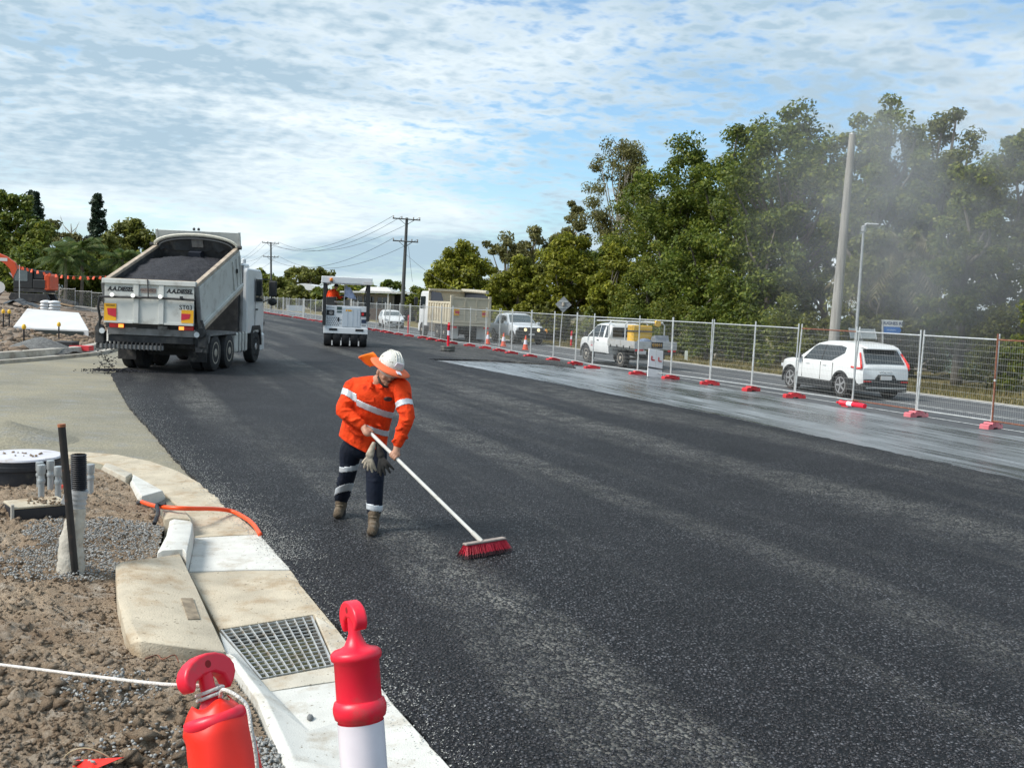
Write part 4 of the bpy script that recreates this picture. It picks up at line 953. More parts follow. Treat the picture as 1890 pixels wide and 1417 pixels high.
# ---------------------------------------------------------------- white ute with tray
def ute():
    root = thing('utility_truck', 'white tray-back ute with yellow tool box and ladder rack behind the fence', 'ute')
    c = Car(top=[(1.10, 1.55), (1.16, 1.70), (1.5, 1.745), (2.0, 1.74), (2.35, 1.66), (3.02, 1.16), (3.3, 1.12), (3.85, 1.02), (4.02, .90), (4.06, .70)], belt=[(1.10, 1.10), (3.0, 1.08), (3.7, 1.0), (4.06, .68)], bot=[(1.1, .44), (3.9, .42), (4.06, .5)],
            wid=[(1.10, .84), (1.6, .90), (3.1, .91), (3.7, .85), (4.06, .66)], tumble=.26)
    c.shell([1.10, 1.13, 1.2, 1.5, 1.8, 2.1, 2.35, 2.6, 2.85, 3.02, 3.3, 3.6, 3.85, 3.97, 4.02, 4.06], M_white, root, arches=((3.08, .42, .86),), name='cab')
    for x, dirty in ((0, 1), (3.08, 1)):
        for sd in (-1, 1): wheel(root, x, sd * .86, .375, .24, sd, M_rimdirty, 0, .58)
    arch_trim(root, 3.08, .42, .915, M_black, .05)
    c.side_glass([[(1.98, 1.13), (2.86, 1.13), (2.36, 1.58), (2.1, 1.63), (1.98, 1.63)], [(1.22, 1.13), (1.92, 1.13), (1.92, 1.63), (1.30, 1.62)]], root)
    c.top_patch(2.42, 2.94, .10, M_screen, root, 'windscreen')
    MB().box((1.085, 0, 1.36), (.02, 1.35, .40)).build('rear_window', M_glass, root)
    for sd in (-1, 1):
        MB().box((2.85, sd * 1.02, 1.20), (.1, .2, .2)).build('mirror', M_black, root, bevel=.03)
        MB().box((1.95, sd * .915, 1.0), (.16, .02, .03)).build('door_handle', M_black, root)
        MB().box((2.0, sd * .90, .48), (1.5, .10, .05)).build('side_step', M_black, root)
    for i, z in enumerate((.92, .84, .76)): MB().box((2.42, .918, z), (.36 - .05 * i, .006, .035)).build('door_print', mat('grey_red_print', (.42, .38, .38) if i < 2 else (.55, .10, .10), .6) if i < 2 else M_redmark, root)
    # chassis, tray with drop sides, headboard rack
    MB().box((1.0, 0, .55), (4.6, .8, .16)).box((0, 0, .375), (.12, 1.5, .12)).build('chassis', M_black, root)
    M_tray = mat('dull_aluminium', (.50, .50, .49), .5, metal=.35, var=.12, vs=4, dirt=(.34, .30, .25), ds=3)
    MB().box((-.10, 0, .86), (2.25, 1.82, .08)).build('tray_floor', M_tray, root)
    for sd in (-1, 1):
        for x0, x1 in ((-1.22, -.12), (-.10, 1.0)): MB().b2((x0, sd * .91, .82), (x1, sd * .945, 1.10)).build('drop_side', M_tray, root, bevel=.008)
        for x in (-.9, -.4, .15, .7): MB().box((x, sd * .955, .84), (.05, .03, .11)).build('latch', M_black, root)
        MB().box((0, sd * .84, .70), (.95, .22, .04)).build('mudguard', M_black, root)
    MB().b2((-1.26, -.945, .80), (-1.225, .945, 1.10)).build('tail_board', M_tray, root, bevel=.008)
    for x in (1.02, -.35):
        rk = MB().tube([(x, -.88, .86), (x, -.88, 1.72), (x, -.78, 1.82), (x, .78, 1.82), (x, .88, 1.72), (x, .88, .86)], .03, 8); rk.build('rack_hoop', M_white if x > 0 else M_galv, root)
    for y in (-.8, .8): MB().tube([(2.3, y, 1.80), (1.02, y, 1.84), (-.35, y, 1.84)], .025, 6).build('rack_rail', M_white, root)
    MB().b2((-.42, -.30, .91), (.10, .55, 1.70)).build('tool_box', mat('yellow_plastic', (.75, .44, .05), .5, var=.12, vs=5), root, bevel=.03)
    MB().b2((-.46, -.34, 1.45), (.14, .59, 1.50)).build('tool_box_lid', M_black, root)
    MB().lathe([(.13, -.06), (.13, .06)], 16, (-.35, -.55, 1.80), axis='X').build('hose_reel', mat('yellow_plastic', (1, 1, 1)), root)
    MB().prism([(-1.0, .9), (-.5, .9), (-.5, 1.25), (-.8, 1.35)], -.8, -.2, 'Y').build('tarp', mat('grey_tarp', (.16, .18, .21), .7, var=.3, vs=6), root)
    MB().ell((-.9, .3, 1.0), (.28, .35, .22)).build('bag', mat('blue_grey_bag', (.13, .17, .24), .8, var=.3), root)
    MB().box((-1.27, -.05, .97), (.02, .50, .25)).build('hazard_plate', M_ink, root)
    lettering('03011', .17, M_yellow, root, (-1.283, -.05, .97), (R(90), 0, R(-90)), .003)
    MB().box((-1.27, .62, .68), (.02, .38, .13)).build('number_plate', M_plate, root)
    for sd in (-1, 1): MB().box((-1.26, sd * .72, .755), (.04, .34, .07)).build('tail_light', M_redlens, root)
    MB().b2((-1.2, -.85, .60), (-1.1, .85, .72)).build('rear_bar', M_black, root)
    heading(root, ST(19.05, 1.92, -.055), 112)
ute()

# ---------------------------------------------------------------- pickup coming towards the camera
def pickup():
    root = thing('pickup_truck', 'silver-white pickup with round driving lights facing the camera behind cones', 'pickup')
    M_sil = mat('silver_white_paint', (.66, .70, .74), .26, var=.03, coat=.4)
    c = Car(top=[(-1.3, 1.12), (-.1, 1.14), (0.05, 1.6), (.3, 1.76), (1.2, 1.82), (1.75, 1.76), (2.45, 1.25), (2.7, 1.20), (3.45, 1.10), (3.72, .98), (3.80, .72)], belt=[(-1.3, 1.10), (2.5, 1.12), (3.4, 1.06), (3.8, .70)], bot=[(-1.3, .5), (3.6, .42), (3.8, .5)],
            wid=[(-1.3, .93), (2.9, .95), (3.5, .92), (3.72, .86), (3.8, .80)], tumble=.30)
    c.shell([-1.3, -.6, -.1, -.04, .05, .15, .3, .7, 1.2, 1.5, 1.75, 2.0, 2.2, 2.45, 2.7, 3.0, 3.3, 3.45, 3.6, 3.72, 3.8], M_sil, root, arches=((0, .44, .9), (3.1, .44, .9)))
    for x in (0, 3.1):
        for sd in (-1, 1): wheel(root, x, sd * .93, .39, .25, sd, M_alloy, 5, .64)
    c.top_patch(1.80, 2.42, .09, M_screen, root, 'windscreen')
    c.side_glass([[(.25, 1.16), (1.0, 1.16), (1.0, 1.66), (.4, 1.66)], [(1.05, 1.16), (2.2, 1.16), (1.7, 1.62), (1.05, 1.66)]], root)
    # front: black grille and bull bar with round lamps
    MB().b2((3.74, -.80, .74), (3.84, .80, 1.02)).build('grille', M_black, root, bevel=.02)
    MB().b2((3.66, -.96, .36), (3.92, .96, .84)).build('bull_bar', M_black, root, bevel=.05)
    for sd in (-1, 1):
        MB().b2((3.62, sd * .64, .86), (3.80, sd * .90, 1.0)).build('headlight', M_lampoff, root, bevel=.02)
        MB().lathe([(.12, 0), (.12, .06)], 18, (3.90, sd * .42, .88), axis='X').build('driving_light_ring', M_black, root)
        MB().lathe([(.10, 0), (.09, .02)], 18, (3.962, sd * .42, .88), axis='X').build('driving_light', mat('warm_lamp', (1.0, .80, .45), .3, emit=.7), root)
        MB().box((2.35, sd * 1.08, 1.22), (.12, .22, .2)).build('mirror', M_sil, root, bevel=.03)
    MB().b2((3.925, -.18, .56), (3.935, .18, .67)).build('number_plate', M_plate, root)
    MB().ell((3.75, .98, .82), (.12, .12, .14)).build('flag_ball', mat('orange_ball', (.85, .35, .05), .5), root)
    heading(root, (-.26 - .375 * -3.0 - 1.3, 60 + .927 * 2.6, -.055), 292)
pickup()

# ---------------------------------------------------------------- white sedan coming towards the camera
def sedan():
    root = thing('sedan', 'small white hatchback facing the camera just right of the roller', 'car')
    c = Car(top=[(-.75, .95), (-.6, 1.08), (-.2, 1.32), (.5, 1.46), (1.1, 1.45), (1.5, 1.36), (2.25, .98), (2.6, .93), (3.2, .80), (3.4, .66), (3.46, .52)], belt=[(-.75, .92), (2.2, .92), (2.9, .84), (3.46, .50)], bot=[(-.75, .3), (3.3, .22), (3.46, .3)],
            wid=[(-.75, .72), (-.3, .86), (2.7, .88), (3.2, .82), (3.4, .70), (3.46, .62)], tumble=.40)
    c.shell([-.75, -.68, -.6, -.4, -.2, .1, .5, .8, 1.1, 1.3, 1.5, 1.8, 2.05, 2.25, 2.6, 2.9, 3.1, 3.25, 3.35, 3.42, 3.46], M_white, root, arches=((0, .36, .82), (2.64, .36, .82)))
    for x in (0, 2.64):
        for sd in (-1, 1): wheel(root, x, sd * .86, .32, .21, sd, M_alloy, 5, .66)
    c.top_patch(1.56, 2.2, .09, M_screen, root, 'windscreen')
    c.side_glass([[(.0, .97), (.8, .97), (.8, 1.34), (.2, 1.28)], [(.85, .97), (1.9, .97), (1.45, 1.26), (.85, 1.35)]], root)
    MB().prism([(-.52, .36), (.52, .36), (.62, .50), (.5, .56), (-.5, .56), (-.62, .50)], 3.42, 3.485, 'X').build('grille', M_black, root)
    for sd in (-1, 1):
        MB().prism([(sd * .50, .60), (sd * .84, .68), (sd * .80, .80), (sd * .52, .70)], 3.10, 3.44, 'X').build('headlight', M_lampoff, root)
        MB().box((3.36, sd * .72, .40), (.16, .14, .12)).build('fog_light', M_black, root)
        MB().box((2.05, sd * .98, .98), (.1, .2, .13)).build('mirror', M_white, root, bevel=.03)
    MB().b2((3.487, -.17, .42), (3.495, .17, .52)).build('number_plate', M_plate, root)
    heading(root, ST(66.5, 4.1, -.055), 285)
sedan()

# ---------------------------------------------------------------- tipper trucks
M_tipper = mat('grey_white_truck_paint', (.58, .585, .555), .45, var=.06, vs=1.5, dirt=(.30, .28, .245), ds=2.4, dlo=.50, dhi=.76)
M_cabwhite = mat('white_cab_paint', (.70, .71, .71), .35, var=.04, vs=2, coat=.2, dirt=(.48, .46, .42), ds=1.3, dlo=.58, dhi=.85)
M_rail = mat('worn_bare_rail', (.44, .355, .27), .6, var=.25, vs=5, dirt=(.22, .17, .13), ds=6)
M_dksteel = mat('dark_grime_steel', (.030, .031, .033), .7, var=.35, vs=5, dirt=(.085, .08, .075), ds=3)
M_midsteel = mat('grey_grime_steel', (.20, .20, .20), .6, var=.25, vs=4, dirt=(.09, .085, .08), ds=3)
M_load = blend_ground('hot_asphalt_load', (.014, .014, .018), (.045, .045, .055), (.075, .075, .085), 9, 26, 1.0, 34, .7)
M_tarp = mat('dark_tarp', (.060, .060, .062), .8, var=.3, vs=3, dirt=(.14, .12, .10), ds=2)
def marker_plate(parent, x, y, z, w, h, inner):
    """yellow plate with a slanted red panel; inner = +1 when the vehicle's middle lies towards +y"""
    MB().b2((x - .012, y - w / 2, z - h / 2), (x, y + w / 2, z + h / 2)).build('marker_plate', M_yellow, parent)
    q = -inner
    P = [(y + inner * w * .5, z + h * .22), (y + inner * w * .5, z - h * .30), (y - inner * w * .18, z - h * .16), (y - inner * w * .26, z + h * .22)]
    MB().prism(P, x - .018, x - .0125, 'X').build('marker_red', M_redmark, parent)
def tipper_main():
    root = thing('tipper_truck', 'white tipper truck with raised body full of dark asphalt, tailgate towards the camera', 'truck')
    W_ = 1.25
    # wheels (rear duals) and chassis
    for x in (0, 1.35):
        for sd in (-1, 1):
            wheel(root, x, sd * W_, .51, .27, sd, M_rimdirty, 0, .60); wheel(root, x, sd * (W_ - .33), .51, .27, sd, M_rimdirty, 0, .60)
        MB().box((x, 0, .51), (.22, 1.7, .22)).build('axle', M_dksteel, root)
    for sd in (-1, 1): wheel(root, 4.35, sd * W_, .51, .30, sd, M_alloy, 0, .60)
    MB().box((1.9, .42, .85), (6.2, .1, .28)).box((1.9, -.42, .85), (6.2, .1, .28)).box((-.9, 0, .8), (.3, 2.0, .3)).build('chassis', M_dksteel, root)
    # rear frame below the tailgate
    MB().b2((-1.56, -1.18, .985), (-1.34, 1.18, 1.17)).build('rear_beam', M_midsteel, root, bevel=.01)
    MB().b2((-1.52, -1.10, .79), (-1.30, 1.18, .975)).build('lower_beam', M_dksteel, root, bevel=.01)
    MB().b2((-1.50, -1.19, 1.18), (-1.36, 1.19, 1.30)).build('hinge_beam', M_dksteel, root)
    for sd in (-1, 1):
        MB().b2((-1.60, sd * .72, 1.165), (-1.545, sd * 1.12, 1.275)).build('tail_light', M_redlens, root, bevel=.008)
        MB().b2((-1.615, sd * .74, 1.175), (-1.601, sd * .87, 1.265)).build('indicator', M_amber, root)
    MB().b2((-1.58, -.42, 1.165), (-1.545, -.16, 1.265)).build('number_plate', M_midsteel, root, bevel=.01)
    bar = MB().b2((-1.72, -.35, .62), (-1.62, 1.32, .735)).build('spreader_bar', M_midsteel, root)
    for i in range(15): MB().b2((-1.74, -.32 + i * .11, .60), (-1.60, -.285 + i * .11, .80)).build('spreader_tooth', M_dksteel, bar)
    # side gear (hoses, rams, lamps)
    for sd, yy in ((1, 1.36), (-1, -1.30)):
        m = MB()
        m.tube([(-1.5, yy, 1.45), (-1.55, yy + sd * .12, 1.15), (-1.45, yy + sd * .14, .85), (-1.5, yy + sd * .02, .6)], .035, 8)
        if sd > 0: m.tube([(-1.8, yy - .06, 2.0), (-1.82, yy - .03, 1.7), (-1.66, yy - .02, 1.4), (-1.60, yy + .03, 1.15)], .034, 8)
        m.lathe([(.12, -.05), (.12, .05)], 16, (-1.58, yy + sd * .02, 1.12), axis='X'); m.box((-1.45, yy + sd * .04, .90), (.2, .22, .32)); m.box((-1.42, yy, .66), (.16, .3, .14))
        m.build('side_arm', M_dksteel, root, auto=40)
        MB().lathe([(.075, 0), (.07, .02)], 16, (-1.66, yy - sd * .07, 1.07), axis='X').build('work_lamp', M_lampoff, root)
    # tailgate
    tg = MB().b2((-1.47, -1.18, 1.30), (-1.43, 1.18, 2.34)).build('tailgate', M_tipper, root)
    MB().b2((-1.53, -1.24, 2.33), (-1.40, 1.24, 2.46)).build('top_rail', M_tipper, tg, bevel=.015)
    MB().b2((-1.50, -1.20, 2.462), (-1.40, 1.20, 2.475)).build('rail_wear', M_rail, tg)
    for y in (-.33, .33): MB().b2((-1.515, y - .07, 1.31), (-1.471, y + .07, 2.33)).build('rib', M_tipper, tg, bevel=.01)
    MB().b2((-1.51, -1.18, 1.302), (-1.471, -.41, 1.35)).b2((-1.51, .41, 1.302), (-1.471, 1.18, 1.35)).build('bottom_rail', M_tipper, tg)
    MB().tube([(-1.545, -1.24, 1.985), (-1.55, -.3, 2.0), (-1.55, .4, 1.99), (-1.545, 1.28, 1.97)], .030, 8).build('lamp_bar', M_dksteel, tg)
    for y in (.93, .38, -.34): MB().lathe([(.055, -.02), (.05, .03)], 14, (-1.60, y, 2.035), axis='X').build('work_lamp', M_lamp, tg)
    MB().box((-1.57, -.88, 2.04), (.05, .07, .06)).build('lamp_bracket', M_dksteel, tg)
    MB().box((-1.475, .02, 2.18), (.016, .40, .13)).build('maker_plate', mat('brown_plate', (.30, .245, .215), .5, var=.2), tg)
    lettering('MADDOCK', .085, mat('maker_ink', (.12, .05, .04), .6), tg, (-1.485, .02, 2.18), (R(90), 0, R(-90)), .002)
    MB().tube([(-1.54, .03, 2.47), (-1.56, .0, 2.2), (-1.57, -.01, 1.99)], .016, 6).build('hose', M_dksteel, tg)
    for y in (.76, -.80): lettering('A.A.DIESEL', .150, M_ink, tg, (-1.477, y, 2.19), (R(90), 0, R(-90)), .003, sx=.95, shear=.25, bold=.006)
    lettering('ST03', .17, M_ink, tg, (-1.477, -.97, 1.775), (R(90), 0, R(-90)), .003, sx=1.0)
    marker_plate(tg, -1.474, 1.02, 1.58, .32, .45, -1); marker_plate(tg, -1.474, -1.02, 1.54, .32, .34, 1)
    MB().box((-1.488, 1.02, 1.755), (.003, .24, .045)).build('faded_print', mat('dark_yellow_print', (.30, .16, .01), .6, var=.6, vs=45), tg)
    tg.location.x = -.31
    # raised body: built level, then tipped about the rear hinge
    T = Matrix.Translation((-1.40, 0, 1.22)) @ Matrix.Rotation(R(-17), 4, 'Y'); Lb = 4.15; Hb = 1.16
    bd = MB().b2((0, -1.22, -.04), (Lb, 1.22, .05)).xf(T).build('tipper_body', M_tipper, root)
    for sd in (-1, 1):
        MB().b2((.02, sd * 1.17, .04), (Lb, sd * 1.23, Hb)).xf(T).build('side_wall', M_tipper, bd)
        MB().b2((-.02, sd * 1.14, Hb), (Lb + .02, sd * 1.27, Hb + .09)).xf(T).build('top_rail', M_rail, bd, bevel=.015)
        MB().b2((.05, sd * 1.232, Hb - .17), (Lb - .05, sd * 1.262, Hb - .04)).xf(T).build('upper_rail', M_tipper, bd, bevel=.008)
        MB().b2((.05, sd * 1.232, .0), (Lb, sd * 1.30, .10)).xf(T).build('lower_rail', M_tipper, bd, bevel=.01)
        MB().b2((.0, sd * 1.232, -.14), (Lb, sd * 1.27, -.02)).xf(T).build('skirt_rail', M_rail, bd, bevel=.01)
        for x in (Lb - .85, Lb - .45, Lb - .10): MB().b2((x, sd * 1.232, .10), (x + .09, sd * 1.265, Hb - .17)).xf(T).build('side_rib', M_tipper, bd, bevel=.008)
        MB().box((Lb - .5, sd * 1.27, .62), (.05, .05, .12)).xf(T).build('latch', M_dksteel, bd)
    for sd in (-1, 1):
        MB().b2((-.03, sd * 1.185, -.06), (.06, sd * 1.285, Hb + .02)).xf(T).build('corner_post', M_midsteel, bd, bevel=.01); MB().b2((.03, sd * 1.150, .06), (Lb - .07, sd * 1.168, Hb)).xf(T).build('stained_shaded_lining', M_dksteel, bd)  # lining colour holds asphalt stain and the painted-in shade of the interior
    MB().b2((Lb - .08, -1.15, .06), (Lb - .062, 1.15, Hb)).xf(T).build('stained_shaded_lining', M_dksteel, bd)
    MB().b2((.05, -.5, -.22), (Lb - .3, -.38, -.045)).b2((.05, .38, -.22), (Lb - .3, .5, -.045)).xf(T).build('subframe', M_dksteel, bd)
    MB().b2((Lb - .06, -1.17, .05), (Lb, 1.17, Hb)).xf(T).build('head_board', M_tipper, bd)
    # upright front cover and arch that carries the rolled tarp
    x_, z0 = Lb - .25, Hb + .09
    MB().b2((Lb + .02, -1.22, z0 - .02), (Lb + .07, 1.22, z0 + .40)).xf(T).build('wind_board', M_tipper, bd)
    for sd in (-1, 1): MB().b2((Lb - .0, sd * 1.22, z0 - .02), (Lb + .09, sd * 1.27, z0 + .42)).xf(T).build('wind_board_post', M_tipper, bd)
    arch = [(x_, 1.24 * math.cos(a), z0 + .02 + .34 * math.sin(a)) for a in frange(0, math.pi, 16)]
    MB().tube([T @ Vector(p) for p in arch], .045, 6).build('cover_arch', mat('cream_arch', (.60, .57, .48), .5, var=.1), bd)
    V = []; n = 16
    for i, a in enumerate(frange(0, math.pi, n)):
        y = 1.19 * math.cos(a); V += [T @ Vector((x_ + .02, y, z0 + .30 * math.sin(a))), T @ Vector((x_ + .10 + .05 * math.sin(i * 2.1), y, z0 - .06 - .10 * abs(math.cos(i * 1.7)) - .03 * math.sin(a)))]
    MB().add(V, [(2 * i, 2 * i + 2, 2 * i + 3, 2 * i + 1) for i in range(n)]).build('rolled_tarp', M_tarp, bd)
    MB().b2((x_ + .0, -.22, z0 - .02), (x_ + .015, .12, z0 + .26)).xf(T).build('tarp_patch', mat('pale_tarp_patch', (.18, .165, .15), .8, var=.25, vs=9), bd)
    arch2 = [(x_ - .02, 1.10 * math.cos(a), z0 - .02 + .27 * math.sin(a)) for a in frange(0, math.pi, 14)]
    MB().tube([T @ Vector(p) for p in arch2], .022, 5).build('tarp_hem', mat('tarp_hem_grey', (.15, .15, .15), .8), bd)
    MB().b2((Lb - .42, -.17, .1), (Lb - .07, .19, Hb - .05)).xf(T).build('hoist_cover', mat('blue_black_steel', (.022, .026, .038), .6), bd)
    for sd in (-1, 1): MB().lathe([(.06, -.05), (.06, .05)], 10, T @ Vector((x_, sd * 1.32, z0 + .02)), axis='Y').build('arch_pivot', M_dksteel, bd)
    for y in (.12, -.02): MB().lathe([(.035, 0), (.045, .04), (.02, .08)], 8, T @ Vector((Lb + .05, y, z0 + .42))).build('marker_lamp', M_dksteel, bd)
    # heap of asphalt
    nx, ny = 60, 44; V = []
    for i in range(nx + 1):
        for j in range(ny + 1):
            x = .03 + (Lb - .12) * i / nx; y = -1.148 + 2.296 * j / ny; u = i / nx; v = j / ny
            z = .98 + .20 * math.sin(math.pi * v) * (.55 + .45 * math.sin(math.pi * min(1, u * 1.2))) - .30 * max(0, u - .70) / .30 + .10 * u + .05 * mnoise.fractal(Vector((x * 2.2, y * 2.2, 0)), 1, 2, 4) + .018 * mnoise.noise(Vector((x * 17, y * 17, 0)))
            V.append(T @ Vector((x, y, min(z, 1.19))))
    MB().add(V, [(i * (ny + 1) + j, i * (ny + 1) + j + 1, (i + 1) * (ny + 1) + j + 1, (i + 1) * (ny + 1) + j) for i in range(nx) for j in range(ny)]).build('asphalt_load', M_load, bd, smooth=True)
    MB().tube([(2.2, 0, .9), T @ Vector((Lb - .3, 0, -.05))], .09, 10).build('hoist_ram', M_chrome, root)
    # cab
    cb_ = MB().add(*cab_shape(3.35, 5.35, W_ - .02, .95, 3.02)).build('cab', M_cabwhite, root, bevel=.05, seg=3, auto=40)
    MB().b2((3.30, -.98, 3.0), (4.4, .98, 3.18)).build('roof_fairing', M_cabwhite, root, bevel=.07, seg=3)
    for sd in (-1, 1):
        y = sd * (W_ - .012)
        MB().prism([(4.22, 1.98), (5.14, 1.98), (5.02, 2.70), (4.22, 2.70)], y, y + sd * .012, 'Y').build('side_window', M_glass, cb_)
        MB().prism([(4.18, .98), (4.21, .98), (4.21, 2.74), (4.18, 2.74)], y, y + sd * .008, 'Y').build('door_seam', M_midsteel, cb_)
        MB().box((4.34, y + sd * .02, 1.72), (.2, .03, .05)).build('door_handle', M_black, cb_)
        MB().prism([(3.72, .48), (3.72, .95), (3.92, 1.20), (4.78, 1.20), (4.98, .95), (5.05, .55), (4.93, .55), (4.86, .90), (4.70, 1.06), (4.0, 1.06), (3.84, .90), (3.82, .48)], sd * .92, sd * 1.262, 'Y').build('mudguard', M_black, root)
        MB().tube([(5.28, sd * 1.18, 2.72), (5.42, sd * 1.42, 2.70), (5.42, sd * 1.46, 2.1), (5.28, sd * 1.2, 1.95)], .022, 6).build('mirror_arm', M_black, root)
        MB().box((5.42, sd * 1.50, 2.42), (.13, .26, .52)).build('mirror', M_black, root, bevel=.04)
        MB().ell((5.40, sd * 1.50, 1.98), (.09, .15, .13)).build('wide_mirror', M_black, root)
        MB().b2((4.95, sd * .98, .35), (5.40, sd * 1.262, .92)).build('step_corner', M_cabwhite, root, bevel=.05)
        MB().b2((2.05, sd * .70, .42), (3.45, sd * 1.22, 1.02)).build('fuel_tank', M_tipper, root, bevel=.05, seg=3)
        for x in (2.38, 2.72, 3.06): MB().b2((x, sd * .69, .41), (x + .06, sd * 1.235, 1.03)).build('tank_strap', M_midsteel, root)
        MB().prism([(-.72, .82), (-.60, 1.06), (.60, 1.12), (.75, 1.12), (1.95, 1.06), (2.0, .95), (1.9, 1.0), (-.55, 1.0), (-.66, .80)], sd * .82, sd * 1.26, 'Y').build('rear_mudguard', M_midsteel, root)
        MB().b2((-.74, sd * .72, .28), (-.70, sd * 1.22, .92)).build('mud_flap', M_rubber, root)
    MB().b2((5.36, -.95, 1.98), (5.39, .95, 2.75)).build('windscreen', M_screen, cb_)
    MB().b2((5.05, -1.2, .35), (5.55, 1.2, .95)).build('front_bumper', M_cabwhite, root, bevel=.06)
    MB().b2((3.05, -1.0, 1.0), (3.33, 1.0, 2.2)).build('air_intake', M_dksteel, root)
    MB().tube([(3.2, -1.05, .9), (3.2, -1.05, 3.1)], .06, 10).build('exhaust_stack', M_midsteel, root)
    MB().lathe([(.07, 0), (.07, .12), (.03, .16)], 12, (3.6, -1.0, 3.17)).build('beacon', M_lampoff, root)
    heading(root, (-9.66, 28.0, 0), 90)
    # asphalt spilling under the left of the spreader bar
    P = []; S = []; rr = random.Random(8)
    for i in range(260):
        a = rr.random() ** .6; P.append((-10.78 + rr.gauss(0, .13), 26.28 + rr.gauss(0, .10), .62 * (1 - a) * (rr.random() < .5) + .02)); S.append(rr.uniform(.010, .026))
    for i in range(350):
        u, v = rr.gauss(0, .45), rr.gauss(0, .25); P.append((-10.5 + u, 26.4 + v, -.03 + .09 * math.exp(-(u * u / 1.0 + v * v / .2)))); S.append(rr.uniform(.012, .03))
    tag(scatter_stones('falling_asphalt', P, S, M_load, .9, .3, 21), 'dark asphalt crumbs dropping and spread behind the raised tipper', 'asphalt crumbs')
def cab_shape(x0, x1, w, z0, z1):
    V = []
    for sd in (-1, 1):
        for (x, z) in ((x0, z0), (x1, z0), (x1 + .03, 1.85), (x1 - .14, z1 - .12), (x1 - .35, z1), (x0 + .08, z1), (x0, z1 - .1)): V.append((x, sd * w * (1 if z < 2 else .965), z))
    n = 7
    return V, [tuple(range(n)), tuple(range(n, 2 * n))] + [(i, (i + 1) % n, n + (i + 1) % n, n + i) for i in range(n)]
tipper_main()

